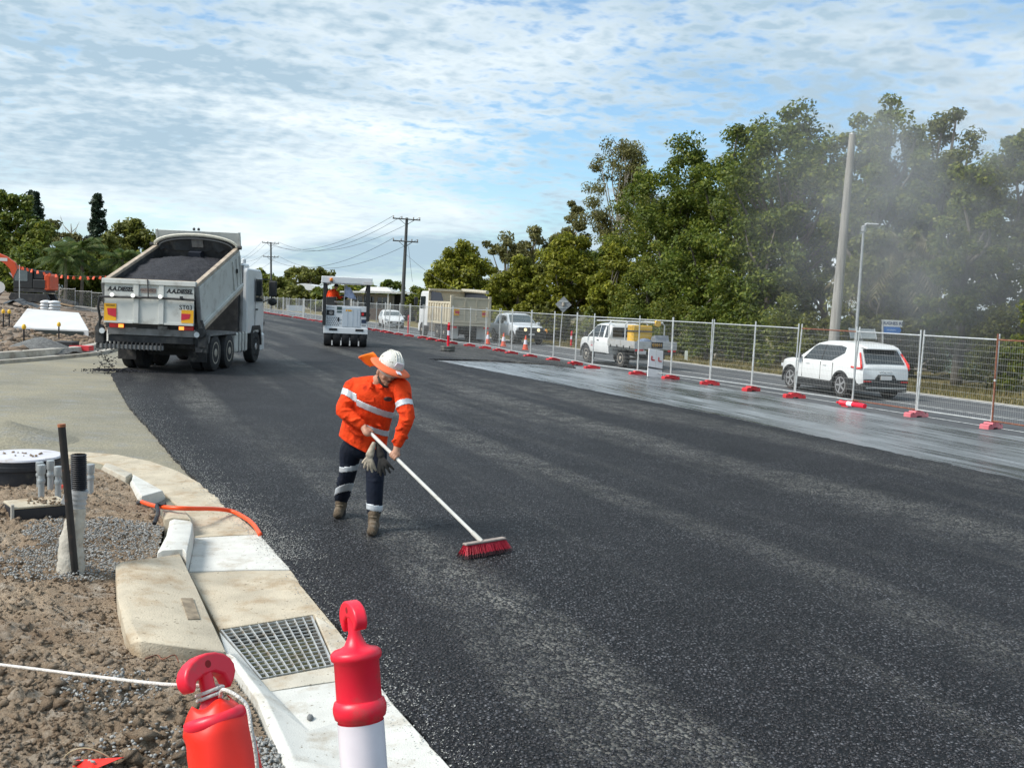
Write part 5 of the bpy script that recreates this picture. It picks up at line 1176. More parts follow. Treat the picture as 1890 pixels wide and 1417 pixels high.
def tipper_cream():
    root = thing('tipper_truck', 'cream tipper truck with yellow rear markers driving away behind the fence', 'truck')
    M_cr = mat('dusty_cream_paint', (.56, .50, .375), .6, var=.10, vs=2, dirt=(.36, .30, .21), ds=2, dlo=.48, dhi=.74)
    M_dusty = mat('dusty_tyre', (.12, .105, .085), .9, var=.35, vs=5)
    for x in (0, 1.3):
        for sd in (-1, 1): wheel(root, x, sd * 1.2, .5, .5, sd, M_rimdirty, 0, .6)
    for sd in (-1, 1): wheel(root, 4.6, sd * 1.2, .5, .3, sd, M_rimdirty, 0, .6)
    MB().box((1.9, 0, .82), (6.0, .9, .3)).box((0, 0, .5), (.2, 1.6, .2)).box((1.3, 0, .5), (.2, 1.6, .2)).build('chassis', M_dksteel, root)
    bd = MB().b2((-1.25, -1.22, 1.0), (3.2, 1.22, 1.2)).build('tipper_body', M_cr, root)
    for sd in (-1, 1):
        MB().b2((-1.2, sd * 1.16, 1.2), (3.2, sd * 1.22, 2.22)).build('side_wall', M_cr, bd)
        MB().b2((-1.25, sd * 1.13, 2.22), (3.2, sd * 1.26, 2.34)).build('top_rail', M_cr, bd, bevel=.015)
        for i in range(9): x = -1.15 + i * .52; MB().b2((x, sd * 1.221, 1.2), (x + .14, sd * 1.28, 2.22)).build('side_rib', M_cr, bd, bevel=.01)
        MB().b2((-1.34, sd * 1.10, .98), (-1.20, sd * 1.27, 2.72)).build('corner_post', M_cr, bd, bevel=.015)
    tg = MB().b2((-1.30, -1.10, 1.12), (-1.26, 1.10, 2.58)).build('tailgate', M_cr, root)
    MB().b2((-1.33, -1.10, 2.52), (-1.24, 1.10, 2.62)).b2((-1.33, -1.10, 1.98), (-1.301, 1.10, 2.05)).b2((-1.33, -1.10, 1.12), (-1.301, 1.10, 1.22)).build('tailgate_rail', M_cr, tg, bevel=.01)
    for y in (-.36, .36): MB().b2((-1.33, y - .04, 1.2), (-1.301, y + .04, 2.53)).build('rib', M_cr, tg, bevel=.01)
    MB().b2((-1.36, -1.25, .95), (-1.2, 1.25, 1.08)).build('rear_beam', M_cr, root)
    marker_plate(tg, -1.332, .90, 1.74, .38, .38, -1); marker_plate(tg, -1.332, -.90, 1.70, .38, .38, 1)
    MB().b2((3.2, -1.22, 1.0), (3.32, 1.22, 3.05)).build('head_board', M_cr, root)
    MB().b2((3.0, -1.22, 2.98), (3.4, 1.22, 3.12)).build('head_board_cap', M_cr, root)
    MB().tube([(3.25, -1.0, 3.08), (2.0, -1.05, 3.06), (-.9, -1.15, 2.98)], .11, 10).build('tarp_roll', mat('pale_canvas', (.42, .39, .32), .8, var=.2), root)
    MB().prism([(3.2, 2.3), (3.2, 3.0), (-.2, 2.9), (-1.1, 2.70), (.6, 2.3)], -1.16, -1.13, 'Y').prism([(3.2, 2.3), (3.2, 2.95), (1.2, 2.86), (.6, 2.3)], 1.06, 1.09, 'Y').build('tarp', mat('blue_black_tarp', (.025, .03, .042), .7), root)
    cb_ = MB().add(*cab_shape(3.55, 5.3, 1.2, .75, 2.95)).build('cab', M_cabwhite, root, bevel=.07, seg=3, auto=40)
    for sd in (-1, 1):
        y = sd * 1.19
        MB().prism([(4.0, 1.85), (5.1, 1.85), (4.98, 2.62), (4.0, 2.62)], y, y + sd * .015, 'Y').build('side_window', M_glass, cb_)
        MB().box((5.35, sd * 1.42, 2.3), (.12, .24, .5)).build('mirror', M_black, root, bevel=.04)
        MB().b2((1.9, sd * .7, .45), (3.1, sd * 1.18, 1.0)).build('fuel_tank', M_dusty, root, bevel=.06)
        MB().b2((-.86, sd * .58, .18), (-.83, sd * 1.2, .92)).build('mud_flap', mat('white_mud_flap', (.56, .57, .56), .6, var=.1), root)
        MB().b2((-1.37, sd * .85, .80), (-1.30, sd * 1.15, .92)).build('tail_light', M_redlens, root)
    MB().b2((5.28, -.95, 1.85), (5.33, .95, 2.68)).build('windscreen', M_screen, cb_); MB().b2((5.0, -1.2, .4), (5.45, 1.2, .9)).build('front_bumper', M_cabwhite, root, bevel=.05)
    heading(root, (-2.62 - .375 * 1.3, 58.6 + .927 * 1.3, -.055), 112)
tipper_cream()
# ================================================================= PEOPLE
M_skin = mat('skin', (.46, .245, .165), .55, var=.12, vs=14, spec=.35, dirt=(.34, .16, .105), ds=9, dlo=.5, dhi=.8)
M_shirt = mat('orange_work_shirt', (.80, .060, .010), .82, var=.12, vs=9, spec=.2, bump=1.0, bs=13, dirt=(.40, .022, .005), ds=12, dlo=.50, dhi=.70)  # second colour paints the shade of cloth creases as darker patches
M_tape = mat('silver_reflective_tape', (.56, .59, .62), .42, metal=.2, var=.10, vs=20)
M_navy = mat('navy_work_trousers', (.010, .014, .026), .85, var=.3, vs=8, spec=.2, bump=.5, bs=24)
M_boot = mat('scuffed_brown_boot', (.085, .060, .036), .85, var=.35, vs=16, bump=.5, bs=60, dirt=(.19, .155, .115), ds=12, dlo=.52, dhi=.66)
M_hathard = mat('white_hard_hat', (.62, .61, .56), .45, speck=((26, .63, .66, (.22, .19, .15)), (60, .66, .69, (.16, .14, .11))), var=.06, vs=10, dirt=(.20, .18, .14), ds=22, dlo=.62, dhi=.66)
M_brim = mat('coral_orange_brim', (.84, .16, .055), .7, var=.08, vs=10)
M_flap = mat('bright_orange_flap', (.92, .20, .008), .75, var=.12, vs=12)
M_hair = mat('dark_hair', (.022, .016, .012), .8, var=.3, vs=40)
M_handle = mat('white_broom_handle', (.74, .72, .67), .4, var=.08, vs=12, dirt=(.46, .42, .35), ds=7, dlo=.56, dhi=.78)
def fuse(mb, name, m, parent, voxel, smooth_it=6, fac=.5):
    o = mb.build(name, m, parent)
    r = o.modifiers.new('remesh', 'REMESH'); r.mode = 'VOXEL'; r.voxel_size = voxel; r.use_smooth_shade = True
    s_ = o.modifiers.new('smooth', 'SMOOTH'); s_.iterations = smooth_it; s_.factor = fac
    bpy.context.view_layer.update(); bake(o); o.data.materials.clear(); o.data.materials.append(m)
    for p in o.data.polygons: p.use_smooth = True
    return o
def limb(mb, P, r, n=14, balls=True):
    mb.tube(catmull(P, 5), [q for q in rad_interp(r, len(P), 5)], n)
    if balls:
        for p, q in ((P[0], r[0]), (P[-1], r[-1])):
            q = q if isinstance(q, (int, float)) else min(q); mb.ell(p, (q * .98,) * 3, 12, 8)
    return mb
def rad_interp(r, k, n):
    out = []
    for i in range(k - 1):
        for j in range(n):
            t = j / n; a, b = r[i], r[i + 1]
            if isinstance(a, (int, float)): a = (a, a)
            if isinstance(b, (int, float)): b = (b, b)
            out.append((a[0] + (b[0] - a[0]) * t, a[1] + (b[1] - a[1]) * t))
    e = r[-1]; out.append((e, e) if isinstance(e, (int, float)) else e); return out
def band_from(src, name, m, parent, cond, off=.004):
    """strip of tape that follows the cloth: the faces of src that meet cond, lifted off it"""
    me = src.data; bm = bmesh.new(); bm.from_mesh(me); bm.normal_update()
    kill = [f for f in bm.faces if not cond(f.calc_center_median(), f.normal)]
    bmesh.ops.delete(bm, geom=kill, context='FACES')
    nn = {v: v.normal.copy() for v in bm.verts}
    for v in bm.verts: v.co += nn[v] * off
    me2 = bpy.data.meshes.new(name); bm.to_mesh(me2); bm.free(); me2.materials.clear(); me2.materials.append(m)
    for p in me2.polygons: p.use_smooth = True
    o = put(name, me2, parent)
    s_ = o.modifiers.new('thick', 'SOLIDIFY'); s_.thickness = .003; s_.offset = -1
    return o
def max_island(bm): return None
def finger_wrap(mb, c, ax, side, r0, rf, start, sweep, n=9):
    """finger curled round a handle: c on the axis, ax axis, side = direction of the palm"""
    ax = ax.normalized(); u = (side - ax * side.dot(ax)).normalized(); v = ax.cross(u); P = []
    for i in range(n):
        a = start + sweep * i / (n - 1); P.append(c + (u * math.cos(a) + v * math.sin(a)) * (r0 + rf * .9))
    mb.tube(P, [rf * (1.05 - .25 * i / (n - 1)) for i in range(n)], 8); mb.ell(P[-1], (rf * .8,) * 3, 8, 6)
    for i in (0, 3, 6): mb.ell(P[i], (rf * 1.07,) * 3, 8, 6)

def sweeper():
    D = at_depth
    base = G(690, 972)
    E_ = G(886, 996, .135); Rh = D(681, 796, 9.16); Lh = None
    hd = (E_ - Rh).normalized(); up_end = Rh - hd * .10
    tL = (D(731, 833, 9.0) - Rh).dot(hd); Lh = Rh + hd * tL
    # joints
    neck = D(697, 703, 9.31); chest = D(688, 738, 9.36); waist = D(676, 782, 9.46); hip = D(670, 812, 9.50)
    Rs, Re = D(653, 712, 9.38), D(634, 757, 9.26); Ls, Le = D(739, 712, 9.22), D(751, 769, 9.08)
    Rw = Rh + (Re - Rh).normalized() * .075; Lw = Lh + (Le - Lh).normalized() * .085
    Rhip, Lhip = D(648, 822, 9.54), D(694, 826, 9.46)
    Rk, Ra = D(643, 868, 9.58), D(630, 921, 9.92); Lk, La = D(692, 884, 9.36), D(691, 941, 9.34)
    f = Vector((.52, -.80, -.30)).normalized(); up = Vector((.30, -.20, .93)); up = (up - f * up.dot(f)).normalized(); rt = up.cross(f)   # rt = his left
    hc = D(713, 687, 9.22); HM = Matrix((rt, f, up)).transposed()
    b = MB()
    # one continuous body
    limb(b, [hip, waist, chest, D(694, 716, 9.33), neck], [(.12, .17), (.11, .165), (.12, .18), (.10, .16), .062])
    limb(b, [neck - Vector((0, 0, .03)), hc - up * .03 - f * .02], [.062, .058])
    limb(b, [Rs, Re, Rw], [.06, .046, .032]); limb(b, [Ls, Le, Lw], [.06, .046, .032])
    limb(b, [Rhip, Rk, Ra], [.085, .06, .045]); limb(b, [Lhip, Lk, La], [.085, .06, .045])
    b.ell(hc, (.076, .096, .108), 18, 12, HM); b.ell(hc + f * .022 - up * .062, (.055, .066, .050), 14, 10, HM); b.ell(hc + f * .066 - up * .098, (.025, .022, .02), 10, 8, HM)
    b.ell(hc + f * .100 - up * .022, (.014, .022, .020), 10, 8, HM); b.ell(hc + f * .096 + up * .005, (.011, .016, .03), 10, 8, HM); b.ell(hc + f * .082 + up * .030, (.05, .02, .012), 12, 8, HM)
    b.ell(hc + f * .088 - up * .062, (.024, .012, .007), 10, 6, HM); b.ell(hc + f * .085 - up * .076, (.022, .012, .007), 10, 6, HM)
    for sd in (-1, 1):
        b.ell(hc + rt * (.078 * sd) - f * .012 - up * .012, (.013, .024, .034), 10, 8, HM); b.ell(hc + f * .062 + rt * (.042 * sd) - up * .03, (.022, .022, .022), 10, 8, HM)
    # hands: palm on the near side of the handle, four curled fingers, thumb along it
    for (hc_, wr, sgn) in ((Rh, Rw, 1), (Lh, Lw, 1)):
        pd = (wr - hc_); pd = (pd - hd * pd.dot(hd)).normalized(); ac = hd.cross(pd)
        pal = hc_ + pd * .030; PM = Matrix((hd, ac, pd)).transposed(); b.ell(pal, (.046, .030, .034), 14, 10, PM); b.tube([wr, pal], [.032, .034], 12)
        for i, q in enumerate((-.033, -.011, .011, .033)): finger_wrap(b, hc_ + hd * q, hd, pd, .0165, (.0092, .0100, .0098, .0088)[i], R(35), R(255) * (.92, 1, .98, .9)[i])
        b.tube([pal - hd * .030 - ac * .018, hc_ - hd * .052 - ac * .030 + pd * .006, hc_ - hd * .074 - ac * .022 - pd * .008], [.013, .011, .0085], 8)
    o_body = fuse(b, 'person', M_skin, None, .0062, 4, .4)
    tag(o_body, 'road worker in orange shirt and wide-brimmed hard hat sweeping with a broom', 'person')
    # shirt
    s_ = MB()
    limb(s_, [hip + Vector((-.03, 0, -.22)), hip + Vector((-.01, 0, -.05)), waist, chest, D(695, 716, 9.33), neck + Vector((0, 0, -.01))], [(.180, .245), (.172, .240), (.160, .228), (.158, .226), (.125, .205), (.080, .085)], 20, balls=False)
    limb(s_, [chest + Vector((-.13, .0, .02)), Rs, Rs.lerp(Re, .5), Re, Re.lerp(Rw, .5), Rw + (Re - Rw) * .10], [.085, .086, .080, .072, .060, .047]); limb(s_, [chest + Vector((.13, -.03, .02)), Ls, Ls.lerp(Le, .5), Le, Le.lerp(Lw, .55), Lw + (Le - Lw) * .12], [.085, .086, .080, .071, .060, .048])
    limb(s_, [neck + Vector((-.02, .01, -.02)), D(676, 709, 9.36), D(656, 713, 9.38)], [.070, .078, .084]); limb(s_, [neck + Vector((.02, 0, -.02)), D(718, 711, 9.27), D(737, 716, 9.23)], [.070, .078, .084]); limb(s_, [D(672, 720, 9.36), D(658, 716, 9.38)], [.085, .086]); limb(s_, [D(716, 714, 9.27), D(738, 714, 9.23)], [.085, .090])
    # folds of loose cloth
    rr = random.Random(5)
    for (A, B, C, n) in ((Rs, Re, Rw, 9), (Ls, Le, Lw, 9)):
        for i in range(n):
            q = .35 + .6 * i / n; p = A.lerp(B, q * 2) if q < .5 else B.lerp(C, q * 2 - 1); ax = (C - A).normalized(); rad = .082 - .025 * q
            a0 = rr.uniform(0, 6.28); u = ax.orthogonal().normalized(); v = ax.cross(u); P = [p + (u * math.cos(a0 + t) + v * math.sin(a0 + t)) * rad + ax * (.02 * math.sin(t * 1.5) + rr.uniform(-.006, .006)) for t in frange(0, 2.4, 6)]
            s_.tube(P, [.004, .011, .014, .014, .012, .009, .004], 6)
    for i in range(13):
        p0 = D(640 + rr.uniform(0, 70), 745 + rr.uniform(0, 60), 9.30 + rr.uniform(-.02, .02)); P = [p0 + Vector((.05 * t, -.015 * math.sin(t * 2), (-.035 + rr.uniform(-.01, .02)) * t)) for t in frange(-1.2, 1.2, 5)]
        s_.tube(P, [.004, .012, .015, .015, .011, .004], 6)
    shirt = fuse(s_, 'shirt', M_shirt, o_body, .0075, 5, .45)
    bm = bmesh.new(); bm.from_mesh(shirt.data); hp = D(664, 826, 9.4)
    bmesh.ops.bisect_plane(bm, geom=bm.verts[:] + bm.edges[:] + bm.faces[:], plane_co=hp, plane_no=Vector((-.42, .05, -.9)).normalized(), clear_outer=True)
    keep = max_island(bm); bm.to_mesh(shirt.data); bm.free(); q = shirt.modifiers.new('thick', 'SOLIDIFY'); q.thickness = .006; q.offset = -1
    axR = (Re - Rs).normalized(); axL = (Le - Ls).normalized()
    def near_axis(p, a, b, r):
        ab = b - a; t = max(0, min(1, (p - a).dot(ab) / ab.length_squared)); return (p - a - ab * t).length < r
    cR = D(643, 730, 9.32); cL = D(745, 749, 9.15)
    band_from(shirt, 'sleeve_tape', M_tape, shirt, lambda p, n: abs((p - cR).dot((axR + Vector((-.25, 0, 0))).normalized())) < .030 and near_axis(p, Rs, Re, .125))
    band_from(shirt, 'sleeve_tape', M_tape, shirt, lambda p, n: abs((p - cL).dot(axL)) < .028 and near_axis(p, Ls, Le, .12))
    nb = Vector((.36, .0, .93)).normalized(); cb1 = D(690, 757, 9.2); cb2 = D(692, 797, 9.25)
    ins = lambda p: not near_axis(p, Rs, Re, .118) and not near_axis(p, Re, Rw, .10) and not near_axis(p, Ls, Le, .108) and not near_axis(p, Le, Lw, .09)
    band_from(shirt, 'chest_tape', M_tape, shirt, lambda p, n: abs((p - cb1).dot(nb)) < .029 and ins(p))
    band_from(shirt, 'waist_tape', M_tape, shirt, lambda p, n: abs((p - cb2).dot(nb)) < .026 and ins(p))
    # collar, placket, pockets, badge
    cl = MB(); nc = neck + Vector((.005, -.01, -.012))
    cl.tube([nc + Vector((.088 * math.cos(a), .078 * math.sin(a), .018 - .020 * math.sin(a) * (1 if math.sin(a) < 0 else .3) * -1 - .035 * max(0, -math.sin(a)))) for a in frange(R(-80), R(255), 20)], [(.028, .010)] * 21, 8)
    for sd in (-1, 1): cl.tube([nc + Vector((sd * .060, -.060, .0)), nc + Vector((sd * .052, -.105, -.045)), nc + Vector((sd * .022, -.110, -.050))], [.022, .018, .006], 8)
    fuse(cl, 'collar', M_shirt, shirt, .006, 3, .4)
    def cloth_patch(name, pxy, m, off=.006):
        pts = []
        dgm = shirt.data; bm = bmesh.new(); bm.from_mesh(dgm); from mathutils.bvhtree import BVHTree; bv = BVHTree.FromBMesh(bm); bm.free(); cam_p = Vector((0, 0, CAM_H))
        for (x, y) in pxy:
            d = (D(x, y, 9.0) - cam_p).normalized(); h, nn, i_, q = bv.ray_cast(cam_p, d)
            if h is None: return
            pts.append((h + nn * off, h))
        V = [a for a, b_ in pts] + [b_ for a, b_ in pts]; n = len(pts)
        MB().add(V, [tuple(range(n)), tuple(range(n, 2 * n))[::-1]] + [(i, (i + 1) % n, n + (i + 1) % n, n + i) for i in range(n)]).build(name, m, shirt)
    cloth_patch('pocket_flap', [(663, 727), (690, 733), (690, 741), (676, 741), (663, 736)], M_shirt, .007)
    cloth_patch('pocket_flap', [(704, 739), (728, 744), (727, 752), (715, 752), (704, 747)], M_shirt, .007)
    cloth_patch('badge', [(716 + 8 * math.cos(a), 736 + 4 * math.sin(a)) for a in frange(0, 5.8, 11)], mat('badge_dark', (.05, .03, .03), .7), .006)
    cloth_patch('placket', [(694, 722), (699, 722), (699, 750), (694, 750)], M_shirt, .006)
    # trousers
    t_ = MB(); pel = hip + Vector((0, .02, -.06))
    t_.ell(pel, (.185, .135, .13), 16, 10)
    limb(t_, [pel + Vector((-.09, .02, .0)), Rhip + Vector((0, 0, -.06)), Rhip.lerp(Rk, .6), Rk, Rk.lerp(Ra, .5), Ra + Vector((0, 0, .01))], [.115, .112, .098, .086, .080, .074]); limb(t_, [pel + Vector((.09, -.02, 0)), Lhip + Vector((0, 0, -.06)), Lhip.lerp(Lk, .6), Lk, Lk.lerp(La, .5), La + Vector((0, 0, .01))], [.115, .112, .098, .086, .080, .076])
    for i in range(14):
        A, B = ((Rk, Ra) if i % 2 else (Lk, La)); q = rr.uniform(-.3, .95); p = A.lerp(B, q); a0 = rr.uniform(0, 6.28)
        P = [p + Vector((.080 * math.cos(a0 + t), .080 * math.sin(a0 + t), .015 * math.sin(t * 2))) for t in frange(0, 2.2, 6)]; t_.tube(P, [.003, .009, .012, .012, .010, .007, .003], 6)
    tr = fuse(t_, 'trousers', M_navy, o_body, .0095, 5, .45)
    def tb(c, nrm, hw, A, B): band_from(tr, 'leg_tape', M_tape, tr, lambda p, n: abs((p - c).dot(nrm)) < hw and near_axis(p, A, B, .15))
    tb(D(642, 864, 9.55), Vector((-.18, 0, 1)).normalized(), .026, Rhip, Rk); tb(D(634, 904, 9.78), Vector((-.25, .3, 1)).normalized(), .026, Rk, Ra)
    tb(D(691, 936, 9.34), Vector((.12, .12, 1)).normalized(), .029, Lk, La)
    # boots
    for (A, toe, hl) in ((Ra, D(624, 950, 9.72), .0), (La, D(692, 978, 9.10), 0)):
        bo = MB(); fd = toe - A
        if hl == 0 and A is Ra: heel = A + Vector((0, .07, -.075)); tip = D(623, 946, 9.78); tip.z = .045
        else: heel = A + Vector((0, .06, -.08)); heel.z = .045; tip = Vector((A.x + .012, A.y - .235, .045))
        bo.tube(catmull([A + Vector((0, 0, .05)), A, A + Vector((0, .01, -.05))], 4), .063, 14)
        bo.tube(catmull([heel, heel.lerp(tip, .4) + Vector((0, 0, .012)), heel.lerp(tip, .8), tip], 5), [q for q in rad_interp([(.050, .052), (.050, .058), (.050, .060), (.038, .048)], 4, 5)], 14)
        bo.ell(heel, (.050, .05, .046), 12, 8); bo.ell(tip, (.046, .05, .040), 12, 8); bo.ell(A + Vector((0, -.02, -.04)), (.060, .085, .065), 12, 8); bo.tube([A + Vector((0, .0, .02)), A + Vector((0, -.03, -.05)), heel.lerp(tip, .55)], [.058, .056, .050], 12)
        bt_ = fuse(bo, 'boot', M_boot, o_body, .0085, 4, .4)
        so_ = MB(); n_ = 20; dd = Vector((tip.x - heel.x, tip.y - heel.y, tip.z - heel.z)); pl = dd.normalized(); sdv = Vector((-pl.y, pl.x, 0)).normalized(); lo_v = Vector((0, 0, -.036)); V = []
        for zz in (0, -.018):
            for i in range(n_):
                a = 2 * math.pi * i / n_; c0 = heel.lerp(tip, .5); V.append(c0 + pl * (math.cos(a) * (dd.length / 2 + .052)) + sdv * (math.sin(a) * (.058 + .010 * math.cos(a))) + lo_v + Vector((0, 0, zz)))
        so_.add(V, [tuple(range(n_)), tuple(range(n_, 2 * n_))[::-1]] + [(i, (i + 1) % n_, n_ + (i + 1) % n_, n_ + i) for i in range(n_)]); so_.build('sole', M_rubber, bt_)
        for k_ in range(4): q = A + Vector((0, -.055 - .014 * k_, .02 - .022 * k_)); MB().tube([q + Vector((-.035, .01, 0)), q + Vector((0, -.008, .004)), q + Vector((.035, .01, 0))], .0045, 5).build('lace', mat('lace_tan', (.25, .20, .14), .9), bt_)
    # hat: hard shell with a wide soft brim that dips in front, neck flap blown aside
    hu = Vector((.37, -.10, .91)).normalized(); hf = (f - hu * f.dot(hu)).normalized(); hr = hu.cross(hf); HB = Matrix((hr, hf, hu)).transposed(); bc = hc + hu * .082 + hf * .022 + hr * .0
    sh = MB(); sh.ell(bc + hu * .010, (.118, .140, .128), 26, 16, HB); hat = fuse(sh, 'hard_hat', M_hathard, o_body, .006, 2, .3)
    for k_ in (-1, 0, 1): MB().tube([bc + hr * (.03 * k_) + hf * (.142 * math.cos(a)) * .98 + hu * (.010 + .130 * math.sin(a)) for a in frange(.5, 2.4, 12)], .0045, 6).build('shell_ridge', M_hathard, hat)
    V = []; n = 48; rings = ((.112, .136, .006), (.145, .170, .0), (.168, .195, -.010), (.190, .218, -.026), (.191, .219, -.034), (.165, .19, -.018), (.112, .136, -.004))
    for (ra, rb, dz) in rings:
        for i in range(n):
            a = 2 * math.pi * i / n; w = 1 + .02 * math.sin(3 * a); V.append(bc + hr * (ra * w * math.cos(a)) + hf * (rb * w * math.sin(a)) + hu * (dz + .012 * math.sin(2 * a + .6) * (ra - .11) / .1))
    MB().add(V, [(j * n + i, j * n + (i + 1) % n, (j + 1) * n + (i + 1) % n, (j + 1) * n + i) for j in range(len(rings) - 1) for i in range(n)]).build('brim', M_brim, hat, smooth=True)
    pt_ = bc + hf * .139 + hu * .055; MB().box(pt_, (.075, .008, .05), HB @ Matrix.Rotation(R(-22), 3, 'X')).build('front_sticker', mat('sticker_white', (.66, .66, .72), .5), hat)
    pt_ = bc + hf * .185 - hu * .004; MB().box(pt_, (.045, .05, .006), HB @ Matrix.Rotation(R(-12), 3, 'X')).build('brim_logo', mat('sticker_white', (1, 1, 1)), hat)
    V = []; A0, A1, B0, B1 = D(689, 650, 9.32), D(706, 672, 9.32), D(662, 660, 9.40), D(684, 677, 9.42)
    for i in range(9):
        for j in range(7): u, v = i / 8, j / 6; p = (A0.lerp(B0, u)).lerp(A1.lerp(B1, u), v); V.append(p + Vector((0, -.012 * math.sin(u * 3 + v * 4), .012 * math.sin(v * 5 + u * 2))))
    fl = MB().add(V, [(i * 7 + j, i * 7 + j + 1, (i + 1) * 7 + j + 1, (i + 1) * 7 + j) for i in range(8) for j in range(6)]).build('neck_flap', M_flap, hat, smooth=True); q = fl.modifiers.new('thick', 'SOLIDIFY'); q.thickness = .004
    MB().tube([A0, B0, B1], .005, 6).build('flap_hem', M_brim, hat)
    hb = MB(); hb.ell(hc - f * .018 + up * .012, (.0795, .088, .098), 18, 12, HM); o_h = hb.build('hair', M_hair, o_body, smooth=True)
    be = MB(); be.tube([hc + f * a + rt * b_ - up * c for (a, b_, c) in ((.0, -.072, .05), (.045, -.055, .095), (.085, -.02, .112), (.088, .02, .112), (.045, .055, .095), (.0, .072, .05))], [(.008, .012)] * 6, 8)
    be.tube([hc + f * .098 + rt * (-.028) - up * .056, hc + f * .108 - up * .050, hc + f * .098 + rt * .028 - up * .056], [.003, .006, .003], 6); be.build('beard', M_hair, o_body, smooth=True)
    for sd in (-1, 1): e_ = MB().ell(hc + f * .083 + rt * (.031 * sd) + up * .004, (.012, .008, .0065), 10, 6, HM).build('eye', mat('eye_white', (.55, .52, .48), .3), o_body, smooth=True); MB().ell(hc + f * .0905 + rt * (.031 * sd) + up * .004, (.005, .002, .005), 8, 6, HM).build('iris', M_hair, e_)
    # ---------------- broom held in both hands
    root = thing('broom', 'long white-handled push broom with red bristles held by the worker', 'broom', (E_.x, E_.y, 0)); o0 = Vector((E_.x, E_.y, 0))
    MB().tube([up_end - o0, E_ - o0], .0165, 12).build('handle', M_handle, root, smooth=True, auto=40)
    MB().tube([E_ - hd * .10 - o0, E_ + hd * .02 - o0], .021, 12).build('socket', mat('cream_plastic', (.62, .60, .54), .5), root, auto=40)
    l, r_ = G(857, 1006, .115), G(931, 994, .115); ax = (r_ - l).normalized(); mid = (l + r_) / 2; wd = Vector((-ax.y, ax.x, 0)).normalized(); BL = (r_ - l).length
    BM = Matrix((ax, wd, Vector((0, 0, 1)))).transposed()
    MB().box(mid - o0 + Vector((0, 0, .008)), (BL, .058, .018), BM).build('head_block', mat('worn_timber_block', (.30, .25, .22), .7, var=.2, vs=20), root, bevel=.006)
    V = []; Fc = []; rr = random.Random(2)
    br = MB(); bt2_ = MB()
    for i in range(46):
        for j in range(5):
            for k_ in range(3):
                a = (i / 45 - .5); q = (j / 4 - .5); p0 = mid + ax * (a * BL * .97) + wd * (q * .05) + Vector((rr.uniform(-.003, .003), rr.uniform(-.003, .003), -.004)); sp_ = .045 * a * 2 + rr.gauss(0, .010); sw = .035 * q * 2 + rr.gauss(0, .010) - .012
                p1 = p0 + ax * sp_ + wd * sw; p1.z = .008 + abs(rr.gauss(0, .006)); pm = p0.lerp(p1, .72)
                br.tube([p0 - o0, pm - o0], [.0022, .0019], 3, cap=False); bt2_.tube([pm - o0, p1 - o0], [.0019, .0014], 3, cap=False)
    br.build('bristles', mat('crimson_bristle', (.50, .012, .035), .5, var=.25, vs=60), root); bt2_.build('bristle_tips', mat('dirty_bristle_tip', (.060, .018, .022), .8, var=.4, vs=60), root)
    # ---------------- gloves clipped at the waist
    c = D(694, 815, 9.16); root = thing('work_gloves', 'pair of grubby cream and black gloves hanging from the worker waist', 'gloves', c)
    M_g1 = mat('grubby_cream_glove', (.42, .36, .28), .9, var=.35, vs=30); M_g2 = mat('black_glove', (.03, .028, .026), .8, var=.4, vs=30)
    for (mm, dx, dy, tips) in ((M_g1, -.03, -.02, [(672, 863), (679, 868), (687, 871), (694, 868), (669, 854)]), (M_g2, .03, .0, [(703, 878), (711, 876), (720, 872), (727, 866), (698, 872)])):
        g = MB(); p0 = Vector((dx * .4, dy, 0)); pc = Vector((dx * 1.6, dy - .02, -.12)); g.tube(catmull([p0, p0.lerp(pc, .5), pc], 4), [q for q in rad_interp([.018, .030, (.022, .042)], 3, 4)], 10); g.ell(pc, (.04, .024, .04), 10, 8)
        for k_, (x, y) in enumerate(tips): tp = D(x, y, 9.14) - c; g.tube(catmull([pc + (tp - pc) * .08, pc.lerp(tp, .55) + Vector((0, -.012, 0)), tp], 4), [q for q in rad_interp([.0150, .0155, .0110], 3, 4)], 8); g.ell(tp, (.0088,) * 3, 8, 6)
        fuse(g, 'glove', mm, root, .0055, 3, .4)
    MB().tube([Vector((-.02, .02, .05)), Vector((0, 0, .02)), Vector((.0, -.01, -.02))], .008, 6).build('clip', M_ink, root)
sweeper()
